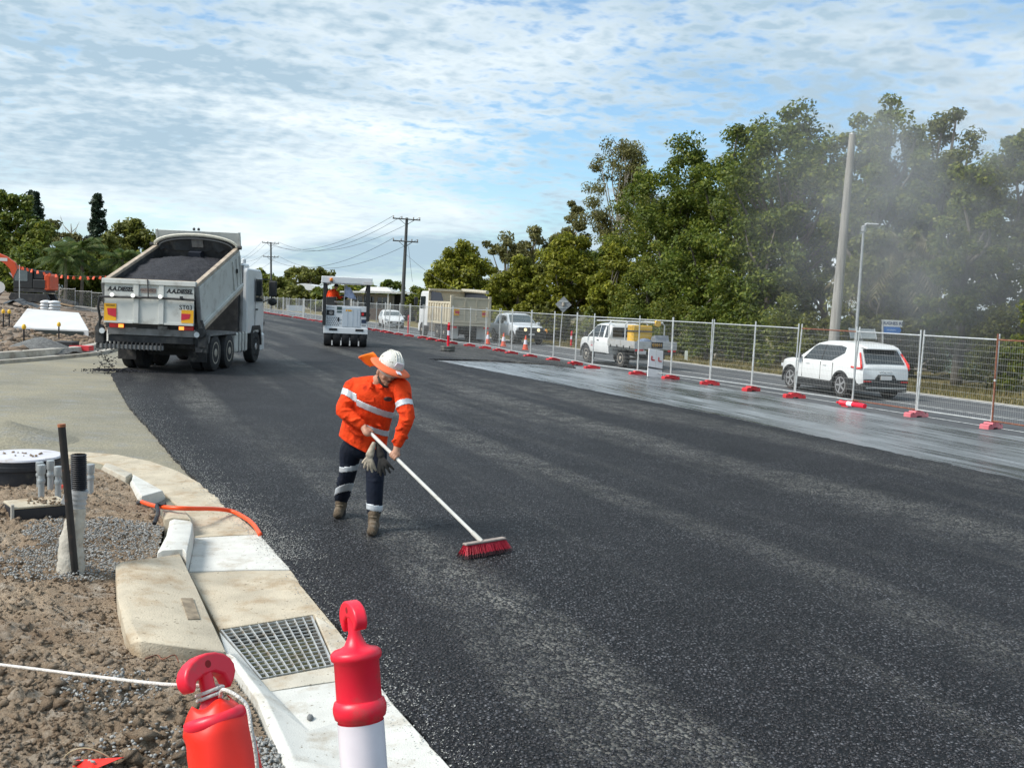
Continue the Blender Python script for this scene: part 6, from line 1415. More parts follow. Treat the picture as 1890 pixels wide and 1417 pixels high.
# ================================================================= ROLLER AND DRIVER
def roller():
    o0 = G(637, 640); root = thing('road_roller', 'white pneumatic tyre roller with canopy seen from behind', 'roller', o0, R(9.5))
    # local: x right, y away, z up
    M_rw = mat('roller_white', (.72, .735, .75), .4, var=.04, vs=3, dirt=(.52, .50, .47), ds=2, dlo=.6, dhi=.85); M_rg = mat('roller_panel_grey', (.54, .59, .64), .45, var=.05, vs=4)
    for i in range(5):
        x = -.80 + i * .40
        o = MB().lathe([(.25, -.17), (.47, -.165), (.50, -.10), (.50, .10), (.47, .165), (.25, .17)], 26, (0, 0, 0), axis='X').build('wheel', M_tyre, root, auto=35, loc=(x, .42, .50)); MB().lathe([(.25, -.12), (.25, .12)], 18, axis='X').build('rim', M_black, o)
        if i < 4: MB().box((x + .20, -.06, .17), (.055, .03, .22)).build('scraper', M_plate, root)
        o = MB().lathe([(.25, -.17), (.47, -.165), (.50, -.10), (.50, .10), (.47, .165), (.25, .17)], 22, (0, 0, 0), axis='X').build('wheel', M_tyre, root, auto=35, loc=(x * .98, 3.3, .50))
    MB().b2((-.98, .02, .42), (.98, 3.7, .60)).build('frame', M_dksteel, root)
    bd = MB().b2((-.99, -.05, .60), (.99, 1.45, 1.86)).build('engine_housing', M_rw, root, bevel=.03, seg=2)
    MB().b2((-.99, 1.46, .60), (.99, 3.9, 1.45)).build('front_housing', M_rw, root, bevel=.05)
    MB().b2((-1.0, -.10, .60), (1.0, -.052, .86)).build('bumper', M_rw, root, bevel=.015)
    for x in (-.56, .62): MB().b2((x - .18, -.115, .73), (x + .18, -.101, .83)).build('bumper_pad', M_ink, root)
    MB().b2((-.17, -.075, .92), (.64, -.053, 1.78)).build('engine_door', M_rg, bd, bevel=.01)
    for x in (.05, .28, .48): MB().b2((x, -.085, .95), (x + .02, -.0755, 1.74)).build('door_rib', M_rg, bd)
    MB().b2((-.88, -.07, 1.42), (-.54, -.053, 1.66)).build('exhaust_recess', M_ink, bd); MB().lathe([(.09, -.05), (.07, .01)], 14, (-.68, -.08, 1.54), axis='Y').build('exhaust_pipe', M_midsteel, bd)
    for j in range(5):
        for i in range(8 - (j + 1) % 2): MB().lathe([(.022, 0), (.022, .012)], 6, (-.84 + i * .083 + .04 * (j % 2), -.066, .98 + j * .083), axis='Y').build('vent_hole', M_ink, bd)
    MB().b2((-.37, -.07, 1.16), (-.30, -.053, 1.33)).build('slot', M_ink, bd)
    for z0, z1 in ((1.68, 1.82), (1.56, 1.62)): MB().b2((-.42, -.07, z0), (-.20, -.053, z1)).build('warning_label', mat('label_dark_green', (.035, .07, .065), .5), bd)
    MB().b2((.66, -.08, 1.42), (.97, -.053, 1.62)).build('light_recess', M_ink, bd); MB().b2((.70, -.09, 1.46), (.80, -.081, 1.58)).build('tail_light', M_redlens, bd)
    MB().b2((.70, -.07, 1.11), (.91, -.053, 1.28)).build('side_label', mat('label_navy', (.03, .05, .10), .5), bd); MB().b2((.72, -.07, .99), (.90, -.053, 1.03)).build('small_label', M_midsteel, bd)
    MB().prism([(-.02, 1.62), (.20, 1.62), (.28, 1.66), (.20, 1.70), (-.02, 1.70)], -.080, -.0755, 'Y').build('logo_mark', M_yellow, bd); MB().b2((-.86, -.058, 1.755), (-.54, -.0532, 1.785)).build('faded_print', mat('grey_print', (.30, .31, .33), .6, var=.6, vs=50), bd)
    # canopy on four posts
    MB().b2((-1.14, -.25, 2.86), (1.14, 2.35, 3.17)).build('canopy', M_rw, root, bevel=.03)
    MB().b2((.74, -.265, 2.86), (1.12, -.252, 3.0)).build('canopy_label', M_plate, root)
    for sx in (-1, 1):
        for y in (-.12, 2.2): MB().b2((sx * .98 - .075, y - .07, 1.2 if sx > 0 else .95), (sx * .98 + .075, y + .07, 2.86)).build('post', M_black, root, bevel=.02)
        MB().tube([(sx * 1.0, -.15, 1.7), (sx * 1.08, -.2, 1.5), (sx * 1.0, -.15, 1.3)], .02, 6).build('grab_handle', M_black, root)
    MB().lathe([(.08, 0), (.08, .03), (.055, .05)], 14, (-.70, -.30, 2.92)).build('beacon_base', M_black, root); MB().lathe([(.065, 0), (.07, .09), (.04, .13)], 14, (-.70, -.30, 2.97)).build('beacon', mat('amber_beacon', (.85, .22, .02), .2, spec=.7), root)
    # seat and console
    MB().b2((-.92, .55, 1.86), (-.48, .70, 2.25)).b2((-.92, .62, 1.86), (-.45, 1.15, 1.98)).build('seat', M_black, root, bevel=.04)
    MB().b2((-.55, .5, 2.0), (-.28, 1.0, 2.07)).build('arm_rest', M_midsteel, root, bevel=.02)
    MB().b2((-.15, 1.1, 1.86), (.16, 1.4, 2.15)).build('console', M_conc_grey, root, bevel=.03); MB().tube([(.0, 1.35, 2.1), (-.1, 1.1, 2.25)], .03, 8).build('steering_column', M_black, root)
    MB().lathe([(.19, -.012), (.205, 0), (.19, .012)], 20, (-.12, 1.05, 2.28), rot=Matrix.Rotation(R(35), 3, 'X')).build('steering_wheel', M_black, root, smooth=True)
    MB().tube([(-.10, .3, 1.86), (-.10, .3, 2.86)], .018, 6).build('grab_rail', M_plate, root); MB().tube([(.86, .2, 1.9), (.80, .3, 2.3), (.90, .1, 2.84)], .022, 6).build('wiper_arm', M_black, root)
    V = []
    for i in range(9):
        for j in range(7): u, v = i / 8, j / 6; V.append((-.06 + .34 * v * (.4 + u) - .05 * u + .10 * v, .28 + .03 * math.sin(u * 7 + v * 4), 2.80 - .52 * u - .12 * v + .02 * math.sin(v * 9)))
    o = MB().add(V, [(i * 7 + j, i * 7 + j + 1, (i + 1) * 7 + j + 1, (i + 1) * 7 + j) for i in range(8) for j in range(6)]).build('hanging_cloth', mat('pale_blue_cloth', (.40, .45, .62), .8, var=.35, vs=5), root, smooth=True); q = o.modifiers.new('thick', 'SOLIDIFY'); q.thickness = .006
    # driver
    b = MB(); Wm = Matrix.Translation(o0) @ Matrix.Rotation(R(9.5), 4, 'Z'); P = lambda x, y, z: Wm @ Vector((x, y, z))
    limb(b, [P(-.66, .80, 1.98), P(-.66, .84, 2.25), P(-.60, .92, 2.48), P(-.55, .97, 2.58)], [(.13, .17), (.12, .17), (.11, .17), .06]); b.ell(P(-.50, 1.0, 2.70), (.085, .10, .115), 14, 10)
    limb(b, [P(-.80, .90, 2.50), P(-.86, 1.0, 2.2), P(-.5, 1.12, 2.22)], [.06, .05, .04]); limb(b, [P(-.46, .95, 2.48), P(-.34, .98, 2.22), P(-.14, 1.02, 2.26)], [.06, .05, .04])
    for x in (-.76, -.56): limb(b, [P(x, .85, 1.98), P(x + .02, 1.28, 2.02), P(x + .03, 1.34, 1.88)], [.085, .07, .05])
    for q in range(4): b.tube([P(-.14, 1.0 + .018 * q, 2.27), P(-.10, 1.0 + .018 * q, 2.24)], .009, 6); b.tube([P(-.48, 1.10 + .018 * q, 2.22), P(-.44, 1.10 + .018 * q, 2.20)], .009, 6)
    body = fuse(b, 'person', M_skin, None, .014, 4, .4); tag(body, 'roller driver in orange shirt and dark hat sitting under the canopy', 'person')
    s_ = MB(); limb(s_, [P(-.66, .80, 1.95), P(-.66, .84, 2.25), P(-.60, .92, 2.48), P(-.55, .97, 2.57)], [(.155, .20), (.15, .20), (.14, .20), .085], balls=False); limb(s_, [P(-.78, .90, 2.48), P(-.86, 1.0, 2.2), P(-.62, 1.09, 2.215)], [.085, .068, .055]); limb(s_, [P(-.46, .95, 2.46), P(-.34, .98, 2.22), P(-.22, 1.01, 2.25)], [.082, .066, .055])
    sh = fuse(s_, 'shirt', M_shirt, body, .016, 4, .4); band_from(sh, 'chest_tape', M_tape, sh, lambda p, n: abs(p.z - 2.22) < .035 and (p - P(-.66, .85, 2.22)).length < .24)
    t_ = MB()
    for x in (-.76, -.56): limb(t_, [P(x, .85, 1.98), P(x + .02, 1.28, 2.02), P(x + .03, 1.34, 1.86)], [.105, .085, .065])
    fuse(t_, 'trousers', M_navy, body, .016, 4, .4)
    h = MB(); h.ell(P(-.49, 1.0, 2.78), (.105, .12, .085), 14, 10); h.lathe([(.0, 0), (.21, -.02), (.21, -.03), (.0, -.015)], 20, P(-.49, 1.0, 2.765)); h.build('hat', M_ink, body, auto=40)
roller()

# ================================================================= NEAR KERB FURNITURE
def grate():
    A, B, C, D_ = [G(x, y, z) for (x, y, z) in ((405, 1162, -.030), (578, 1135, -.013), (617, 1225, -.016), (480, 1251, -.033))]
    root = thing('drain_grate', 'galvanised steel drain grate set in the gutter beside the kerb block', 'grate', A); M_gr = mat('galvanised_grate', (.55, .56, .55), .5, metal=.45, var=.2, vs=14, dirt=(.36, .28, .19), ds=9, dlo=.5, dhi=.7)
    pt = lambda u, v: (A.lerp(B, u)).lerp(D_.lerp(C, u), v) - A
    def bar(p, q, w, h, nm, dz=0.0):
        d = (q - p).normalized(); n = Vector((-d.y, d.x, 0)).normalized() * (w / 2); z = Vector((0, 0, h)); t = Vector((0, 0, dz)); MB().hexa([p - n - z + t, q - n - z + t, q + n - z + t, p + n - z + t, p - n + t, q - n + t, q + n + t, p + n + t]).build(nm, M_gr, root)
    for i in range(11): u = .02 + .96 * i / 10; bar(pt(u, .0), pt(u, 1), (.0065 if i not in (0, 10) else .012), .016, 'bearing_bar')
    for j in range(15): v = .01 + .98 * j / 14; bar(pt(.02, v), pt(.98, v), .0052, .010, 'cross_bar', -.003)
    MB().add([pt(0, 0) - Vector((0, 0, .35)), pt(1, 0) - Vector((0, 0, .35)), pt(1, 1) - Vector((0, 0, .35)), pt(0, 1) - Vector((0, 0, .35))], [(0, 1, 2, 3)]).build('pit_floor', mat('pit_dark', (.012, .012, .012), .9), root)
    M_pw = mat('pit_wall', (.10, .095, .085), .9)
    for p, q in ((pt(0, 0), pt(1, 0)), (pt(1, 0), pt(1, 1)), (pt(1, 1), pt(0, 1)), (pt(0, 1), pt(0, 0))): MB().add([p - Vector((0, 0, .055)), q - Vector((0, 0, .055)), q - Vector((0, 0, .36)), p - Vector((0, 0, .36))], [(0, 1, 2, 3)]).build('pit_wall', M_pw, root)
grate()
def near_left():
    # manhole riser
    c = G(38, 893, .06); root = thing('manhole_riser', 'black plastic manhole riser with grey lid beside the kerb', 'manhole', c)
    M_blk = mat('black_plastic', (.016, .018, .024), .5, var=.2, vs=6, dirt=(.10, .085, .065), ds=4, dlo=.55, dhi=.75)
    MB().lathe([(.40, -.1), (.40, .19), (.425, .20), (.425, .245), (.415, .25), (.415, .285), (.395, .29)], 40).build('riser', M_blk, root, auto=40)
    MB().lathe([(.0, .292), (.405, .292), (.413, .30), (.405, .318), (.0, .326)], 40).build('lid', mat('lilac_grey_lid', (.60, .59, .63), .5, var=.08, vs=6, dirt=(.34, .28, .22), ds=5, dlo=.55, dhi=.7), root, auto=40)
    rr = random.Random(6); tag(scatter_stones('lid_crumbs', [c + Vector((rr.uniform(-.28, .3), rr.uniform(-.22, .15), .33)) for i in range(16)], [rr.uniform(.006, .02) for i in range(16)], M_clod, .7, .3, 6), 'few soil crumbs lying on the manhole lid', 'soil crumbs')
    # steel stake
    b, t = G(141, 1062, .07), None; t = at_depth(113.5, 783, b.y - .05); b = b - Vector((0, 0, .08))
    o = MB().tube([Vector((0, 0, 0)), t - b], .0265, 10).build('steel_stake', mat('tarry_steel', (.018, .016, .015), .6, var=.4, vs=9, dirt=(.20, .085, .04), ds=9, dlo=.60, dhi=.72), None, auto=40, loc=b); tag(o, 'rusty black steel stake standing in front of the taped conduit', 'stake')
    MB().tube([(t - b) * .985, (t - b) * 1.002], .0285, 10).build('rusty_top', mat('bright_rust', (.32, .12, .055), .8, var=.3, vs=30), o)
    # conduit, tape, sock
    yb = b.y + .10; p0, p1, p2, p3 = at_depth(145, 838, yb), at_depth(146, 903, yb), at_depth(140, 938, yb), G(130, 1058, .07)
    root = thing('conduit_riser', 'black corrugated conduit taped in grey over a pale fabric sock', 'conduit', p3); q0, q1, q2 = p0 - p3, p1 - p3, p2 - p3
    P = []; rad = []
    n = 17
    for i in range(n * 2 + 1): P.append(q1.lerp(q0, i / (n * 2))); rad.append(.059 if i % 2 else .050)
    MB().tube(P, rad, 20, cap=False).build('corrugated_pipe', M_blk, root, smooth=True, auto=25); MB().tube([q0 - Vector((0, 0, .06)), q0 - Vector((0, 0, .05))], .05, 16).build('pipe_mouth', M_ink, root)
    P = []; rad = []
    for i in range(13): P.append(q2.lerp(q1, i / 12)); rad.append((.062 + .004 * math.sin(i * 2.1), .066 + .004 * math.cos(i * 1.7)))
    MB().tube(P, rad, 20).build('duct_tape', mat('grey_duct_tape', (.36, .37, .38), .45, var=.12, vs=20), root, smooth=True, auto=50); MB().box(q2.lerp(q1, .5) + Vector((-.075, -.02, -.01)), (.06, .02, .07), Matrix.Rotation(R(20), 3, 'Y')).build('tape_tail', mat('grey_duct_tape', (1, 1, 1)), root, bevel=.005)
    P = []; rad = []
    for i in range(15): u = i / 14; P.append(Vector((-.015, 0, -.05)).lerp(q2, u) + Vector((.008 * math.sin(u * 9), 0, 0))); rad.append((.070 + .028 * (1 - u) + .006 * math.sin(i * 1.9), .062 + .045 * (1 - u) + .006 * math.cos(i * 2.3)))
    MB().tube(P, rad, 20).build('fabric_sock', mat('pale_geotextile', (.46, .43, .37), .9, var=.15, vs=14, dirt=(.30, .22, .14), ds=5, bump=.4, bs=40), root, smooth=True, auto=60)
    # clear plastic stubs
    M_clr = mat('clear_grey_pipe', (.40, .43, .44), .18, var=.1, vs=10, spec=.6, alpha=.78)
    for (px, py, pt_, lab) in ((76, 925, 858, 'leftmost clear plastic pipe stub by the manhole'), (73, 905, 853, 'clear plastic pipe stub behind the leftmost one'), (93, 908, 850, 'tallest clear plastic pipe stub in the cluster'), (107, 925, 861, 'clear plastic pipe stub beside the steel stake'), (167, 912, 857, 'lone clear plastic pipe stub right of the black conduit')):
        bb = G(px, py, .08); tt = at_depth(px + 1, pt_, bb.y); root = thing('pipe_stub', lab, 'pipe', bb, group='clear plastic pipe stubs'); h = tt.z - bb.z
        MB().lathe([(.030, -.08), (.030, h)], 14).build('pipe', M_clr, root, auto=40); MB().lathe([(.034, h * .50), (.037, h * .52), (.037, h * .60), (.034, h * .62)], 14).build('coupling', M_clr, root, auto=40); MB().lathe([(.036, h - .09), (.039, h - .085), (.039, h), (.033, h + .005)], 14).build('cap', M_clr, root, auto=40)
    # service pit with boards
    A, B = G(26, 972, .06), G(125, 962, .06); root = thing('service_pit', 'black service pit box with crumbling tan lid among the clods', 'pit', (A + B) / 2, math.atan2((B - A).y, (B - A).x)); w = (B - A).length
    MB().b2((-w / 2, 0, -.1), (w / 2, .34, .15)).build('box', M_blk, root, bevel=.01); MB().b2((-w / 2 - .01, -.01, .152), (w / 2 + .01, .35, .175)).build('lid', M_conc_tan, root, bevel=.01); MB().b2((-w / 2 - .025, -.012, -.1), (-w / 2 - .002, .02, .2)).build('side_edge', M_conc_grey, root)
    tag(scatter_stones('pit_crumbs', [(A + B) / 2 + Vector((rr.uniform(-.2, .22), rr.uniform(.02, .3), .185)) for i in range(60)], [rr.uniform(.006, .022) for i in range(60)], M_clod, .7, .3, 7), 'soil crumbs heaped on the service pit lid', 'soil crumbs')
    o = MB().box((0, 0, .03), (.07, .05, .06)).build('red_brick_piece', mat('red_plastic_bit', (.62, .07, .045), .6), None, bevel=.006, loc=G(118, 905, .1)); tag(o, 'small red plastic block beside the clear pipes', 'block')
    # orange conduit across the kerb
    P = [G(262, 926, .07), G(280, 932, .10), G(305, 936, .155), G(345, 938, .16), G(400, 939, .08), G(430, 944, .03), G(455, 957, .028), G(468, 968, .03), G(476, 979, .02), G(480, 986, .012)]
    o = MB().tube(catmull(P, 6), .0215, 10).build('orange_conduit', mat('orange_conduit_plastic', (.86, .085, .012), .4, var=.08, vs=8, dirt=(.5, .15, .06), ds=6, dlo=.6, dhi=.8), None, smooth=True); tag(o, 'orange plastic conduit lying across the kerb and gutter', 'conduit')
    MB().tube([P[0] - Vector((.05, 0, .015)), P[0] + Vector((.01, 0, 0))], .02, 8).build('black_end', M_blk, o); MB().tube(catmull([G(306, 930, .18), G(290, 932, .17), G(292, 945, .14), G(285, 966, .07)], 4), [.02] * 13, 8).build('black_tie', M_blk, o)
    # stone on the gutter, small flag and wire at the bottom edge
    c = G(573, 1323, -.02); tag(scatter_stones('gutter_stone', [c], [.022], mat('grey_pebble', (.16, .165, .165), .8, var=.3), .7, .2, 9, hi=True), 'grey pebble lying on the white gutter', 'pebble'); bpy.data.objects['gutter_stone']['kind'] = ''; del bpy.data.objects['gutter_stone']['kind']
    c = G(190, 1412, .10); V = [c + Vector(q) for q in ((-.12, 0, .02), (.09, -.02, .05), (.10, .02, .035), (-.02, -.10, .02), (-.11, -.08, .01))]
    o = MB().add([v - c for v in V], [(0, 4, 3), (0, 3, 1), (0, 1, 2)]).build('small_flag', M_flag, None, loc=c); q = o.modifiers.new('thick', 'SOLIDIFY'); q.thickness = .002; tag(o, 'scrap of red flag lying on the soil at the bottom edge', 'flag')
    P = [G(110, 1417, .08), at_depth(125, 1390, G(110, 1417, .08).y), at_depth(160, 1380, G(150, 1417, .08).y), at_depth(200, 1396, G(200, 1417, .08).y), G(208, 1414, .09)]
    o = MB().tube(catmull(P, 6), .0035, 6).build('bent_wire', mat('straw_wire', (.42, .33, .20), .6), None, smooth=True); tag(o, 'thin bent wire looping over the soil at the bottom edge', 'wire')
    P = [G(268, 1215, .12), at_depth(290, 1208, 5.75), G(300, 1216, .12), G(322, 1208, .13), G(330, 1222, .1)]; o = MB().tube(catmull(P, 5), .004, 5).build('rusty_wire', M_rust, None, smooth=True); tag(o, 'short dark wire poking out under the kerb block', 'wire')
near_left()

# ================================================================= BUILDING SITE ON THE LEFT
def on_site(px, py, lo=20.0, hi=200.0):
    """where the sight line meets the site terrain"""
    y = lo
    while y < hi:
        p = at_depth(px, py, y)
        if p.z <= max(site_h(p.x, p.y), 0): return Vector((p.x, p.y, max(site_h(p.x, p.y), 0)))
        y += .25
    return at_depth(px, py, hi)
def site():
    # pale trapezoid slab, tilted
    fl, fr = on_site(22, 612), on_site(166, 616); yb = (fl.y + fr.y) / 2; fl, fr = at_depth(24, 603, yb), at_depth(164, 609, yb); bl_, br_ = at_depth(50, 569, yb + 4), at_depth(146, 577, yb + 4)
    root = thing('precast_slab', 'large pale tilted concrete slab with dark front edge behind the far kerb', 'slab', fl); M_slab = mat('pale_slab', (.60, .60, .60), .7, var=.06, vs=1.5, dirt=(.45, .43, .41), ds=.8, dlo=.55, dhi=.8)
    Z = Vector((0, 0, .38)); MB().hexa([fl - fl - Z, fr - fl - Z, br_ - fl - Z * 2, bl_ - fl - Z * 2, fl - fl, fr - fl, br_ - fl, bl_ - fl]).build('slab', M_slab, root, bevel=.03)
    q = fr - fl; MB().hexa([q * .05 + Vector((0, -.03, -.40)), q * .93 + Vector((0, -.03, -.40)), q * .93 + Vector((0, .02, -.40)), q * .05 + Vector((0, .02, -.40)), q * .05 + Vector((0, -.03, -.08)), q * .93 + Vector((0, -.03, -.08)), q * .93 + Vector((0, .02, -.08)), q * .05 + Vector((0, .02, -.08))]).build('edge_strip', mat('black_green_strip', (.02, .028, .026), .6), root)
    # bagged pallet
    c = at_depth(93, 567, 63); c.z = site_h(c.x, c.y); root = thing('bag_pallet', 'stack of white bags on a pallet behind the pale slab', 'pallet', c); k = 1.0 / (1830 / c.y); W_ = 34 * k
    MB().b2((-W_ / 2, -.5, 0), (W_ / 2, .5, .1)).build('pallet', M_conc_tan, root)
    M_bag = mat('white_bag', (.70, .71, .72), .6, var=.08, vs=5)
    for j in range(4):
        for i in range(2): MB().ell(((i - .5) * W_ * .47 + .03 * math.sin(j * 3 + i), 0, .20 + j * .19), (W_ * .28, .5, .135), 14, 8).build('bag', M_bag, root, smooth=True)
    # timber boards, caps on stakes, gravel heap, debris
    M_tim = mat('raw_timber', (.40, .28, .165), .8, var=.25, vs=6)
    for i, (a, b) in enumerate((((0, 632), (70, 628)), ((60, 621), (120, 624)), ((95, 633), (160, 630)), ((30, 641), (95, 645)))):
        A, B = on_site(*a), on_site(*b); d = B - A
        o = MB().box((0, 0, .05), (d.length, .12, .07)).build('timber_board', M_tim, None, loc=(A + B) / 2, rot=(0, -math.asin(d.z / d.length), math.atan2(d.y, d.x))); tag(o, ['long timber board lying at the left edge of the site', 'timber board near the yellow-capped stakes', 'timber board lying left of the truck', 'lowest timber board close behind the far kerb'][i], 'board', 'loose timber boards')
    for i, (px, py, h) in enumerate(((44, 634, .5), (108.5, 628, .55), (6, 604, .6), (17, 606, .62))):
        root = thing('capped_stake', ['yellow-capped stake in front of the pale slab, left one', 'yellow-capped stake in front of the pale slab, right one', 'yellow-capped stake at the left edge of the photo', 'yellow-capped stake just left of the pale slab'][i], 'stake', on_site(px, py), group='yellow-capped stakes')
        MB().tube([(0, 0, -.1), (0, 0, h)], .03, 8).build('rod', M_ink, root); MB().lathe([(.055, h - .02), (.075, h + .05), (.05, h + .13), (.02, h + .15)], 12).build('cap', mat('yellow_cap', (.80, .47, .03), .5), root, auto=40)
    c = on_site(74, 647); V = []; n = 22
    for i in range(n + 1):
        for j in range(n + 1):
            u, v = i / n * 2 - 1, j / n * 2 - 1; rr_ = math.hypot(u, v); V.append((u * 1.1, v * .9, max(-.05, .42 * (1 - rr_ ** 1.3)) + .03 * mnoise.noise(Vector((u * 9, v * 9, 0)))))
    o = MB().add(V, [(i * (n + 1) + j, (i + 1) * (n + 1) + j, (i + 1) * (n + 1) + j + 1, i * (n + 1) + j + 1) for i in range(n) for j in range(n)]).build('gravel_heap', M_bluestone, None, smooth=True, loc=c); tag(o, 'low heap of grey gravel behind the far kerb', 'gravel heap')
    c = on_site(135, 648); root = thing('crate', 'dark crate with red and white strip beside the truck', 'crate', c); MB().b2((-.55, -.25, 0), (.1, .25, .28)).build('box', M_black, root, bevel=.02); MB().b2((.0, -.3, 0), (.65, .1, .16)).build('striped_bar', M_footred, root); MB().b2((.2, -.31, .02), (.4, -.301, .14)).build('white_strip', M_plate, root)
    c = on_site(35, 566); V = []; n = 10
    for i in range(n + 1):
        for j in range(n + 1): u, v = i / n * 2 - 1, j / n * 2 - 1; V.append((u * 1.6, v * .8, .02 + .55 * max(0, 1 - abs(u) * 1.1) * (1 - .4 * abs(v)) + .08 * math.sin(u * 9 + v * 5)))
    o = MB().add(V, [(i * (n + 1) + j, (i + 1) * (n + 1) + j, (i + 1) * (n + 1) + j + 1, i * (n + 1) + j + 1) for i in range(n) for j in range(n)]).build('black_plastic_sheet', mat('crumpled_black_plastic', (.03, .034, .038), .35, var=.3, spec=.6), None, loc=c); tag(o, 'crumpled black plastic sheet on the soil below the excavator', 'plastic sheet')
    for i, (px, py, w, h, d, mm, lab) in enumerate(((128, 568, 1.5, .8, .8, M_dksteel, 'dark steel frame between bag pallet and truck'), (162, 574, 2.2, .45, 1.0, M_conc_grey, 'grey concrete piece just left of the truck'), (118, 562, 1.2, .35, .6, M_tim, 'broken timber crate behind the bag pallet'))):
        root = thing('site_debris', lab, 'debris', on_site(px, py), R(20 * i - 15)); MB().hexa([(-w / 2, -d / 2, 0), (w / 2, -d / 2, 0), (w / 2, d / 2, 0), (-w / 2, d / 2, 0), (-w * .4, -d * .4, h), (w / 2, -d / 2, h * .55), (w * .45, d / 2, h * .6), (-w * .45, d * .45, h * .9)]).build('block', mm, root, bevel=.03); MB().box((w * .1, -d * .6, h * .3), (w * 1.2, .1, .12), Matrix.Rotation(R(8), 3, 'Y')).build('bar', M_tim if i == 0 else M_midsteel, root)
    # soil rubble so the bank does not read smooth
    P = []; S = []; rr = random.Random(12)
    while len(P) < 2600:
        y = rr.uniform(29, 75); x = -14.6 - rr.random() * (y * .53 - 13.2)
        h = site_h(x, y)
        if h < 0.02: continue
        P.append((x, y, h + .01)); S.append(rr.uniform(.03, .10) + .16 * rr.random() ** 6)
    tag(scatter_stones('site_rubble', P, S, M_site, .7, .28, 30), 'loose soil clods and rubble over the building site', 'rubble')
    # site fence
    c0, c1 = at_depth(80, 549, 88), at_depth(200, 556, 84); n = 4
    for i in range(n):
        a, b = c0.lerp(c1, i / n), c0.lerp(c1, (i + 1) / n); o = copy_tree(P_GALV); d = b - a; o.location = (a.x, a.y, min(site_h(a.x, a.y), a.z)) ; o.location = (a + b) / 2; o.location.z = site_h(o.location.x, o.location.y) - .1; o.rotation_euler = (0, 0, math.atan2(d.y, d.x)); o.scale = (d.length / PL, 1, .9)
        tag(o, ['mesh site fence panel right beside the excavator', 'mesh site fence panel behind the white bags', 'mesh site fence panel between white bags and truck', 'mesh site fence panel partly hidden by the truck body'][i], 'fence', 'temporary mesh fence panels')
    # excavator
    c = on_site(52, 545, 60, 110); c = at_depth(62, 543, 84); c.z = site_h(c.x, c.y); M_or = mat('excavator_orange', (.62, .075, .018), .5, var=.1, vs=2, dirt=(.35, .10, .05), ds=2, dlo=.55, dhi=.8)
    root = thing('excavator', 'orange excavator with dark cab and raised boom at the left edge', 'excavator', c, R(8))
    for y in (-1.0, 1.0): MB().prism([(-1.6, .35), (-1.4, .05), (1.4, .05), (1.6, .35), (1.4, .75), (-1.4, .75)], y - .25, y + .25, 'Y').build('track', M_dksteel, root, bevel=.05)
    MB().b2((-1.2, -1.2, .85), (1.35, 1.2, 1.15)).build('deck', M_dksteel, root); MB().b2((.3, -1.2, 1.15), (1.5, 1.2, 1.95)).build('engine_cover', M_black, root, bevel=.08); MB().prism([(1.2, 1.0), (1.65, 1.1), (1.65, 2.3), (1.45, 2.45), (1.2, 2.3)], -1.2, 1.2, 'Y').build('counterweight', M_or, root, bevel=.08)
    MB().prism([(-1.2, 1.15), (.3, 1.15), (.3, 2.8), (-.9, 2.8), (-1.25, 2.0)], -1.2, -.2, 'Y').build('cab', M_black, root, bevel=.06); MB().prism([(-1.1, 1.75), (-.1, 1.75), (-.1, 2.65), (-.85, 2.65), (-1.13, 2.0)], -1.215, -1.201, 'Y').build('cab_window', M_screen, root); MB().b2((.3, -1.1, 1.95), (1.2, .9, 2.7)).build('rear_cover', M_black, root, bevel=.1)
    bm_ = [(-.9, 1.5), (-1.25, 2.6), (-1.5, 3.25), (-2.2, 3.75), (-3.6, 4.3), (-3.7, 3.85), (-2.4, 3.2), (-1.9, 2.7), (-1.65, 1.9), (-1.5, 1.4)]
    MB().prism(bm_, .0, .45, 'Y').build('boom', M_or, root, bevel=.04); MB().prism([(-3.5, 4.2), (-3.9, 4.0), (-3.2, 1.4), (-2.95, 1.45)], .05, .4, 'Y').build('stick', M_or, root, bevel=.03); MB().b2((-2.7, -.012, 3.35), (-2.1, -.001, 3.62)).build('boom_panel', M_plate, root)
    MB().tube([(-1.0, .2, 1.4), (-2.0, .2, 2.4)], .07, 8).build('ram', M_chrome, root); MB().lathe([(.5, -.1), (.42, .1)], 18, (-2.6, -.4, 1.15), axis='Y').build('bucket_side', M_plate, root); MB().prism([(-3.4, 1.4), (-2.9, 1.5), (-2.5, .9), (-2.9, .4), (-3.5, .7)], -.3, .6, 'Y').build('bucket', M_midsteel, root)
    # orange bunting
    yb = 76.0; ends = [at_depth(36, 491, yb), at_depth(120, 505, yb), at_depth(212, 509, yb)]; cu = catmull(ends, 9); cu = [p - Vector((0, 0, .15 * math.sin(math.pi * i / (len(cu) - 1)))) for i, p in enumerate(cu)]
    root = thing('bunting', 'string of orange safety flags across the site in front of the trees', 'bunting', cu[0]); MB().tube([p - cu[0] for p in cu], .02, 5).build('cord', M_ink, root)
    me = MB().hexa([(-.09, -.04, -.24), (.09, -.04, -.24), (.09, .04, -.24), (-.09, .04, -.24), (-.07, -.03, 0), (.07, -.03, 0), (.07, .03, 0), (-.07, .03, 0)]).mesh('flag'); me.materials.append(mat('bunting_orange', (.86, .12, .045), .6))
    for i in range(18):
        q = i / 17 * (len(cu) - 1); a = cu[int(q)].lerp(cu[min(int(q) + 1, len(cu) - 1)], q % 1); o = put('flag', me, root); o.location = a - cu[0]; o.rotation_euler = (random.Random(i).uniform(-.5, .5), random.Random(i + 9).uniform(-.4, .4), random.Random(i + 5).uniform(-.8, .8))
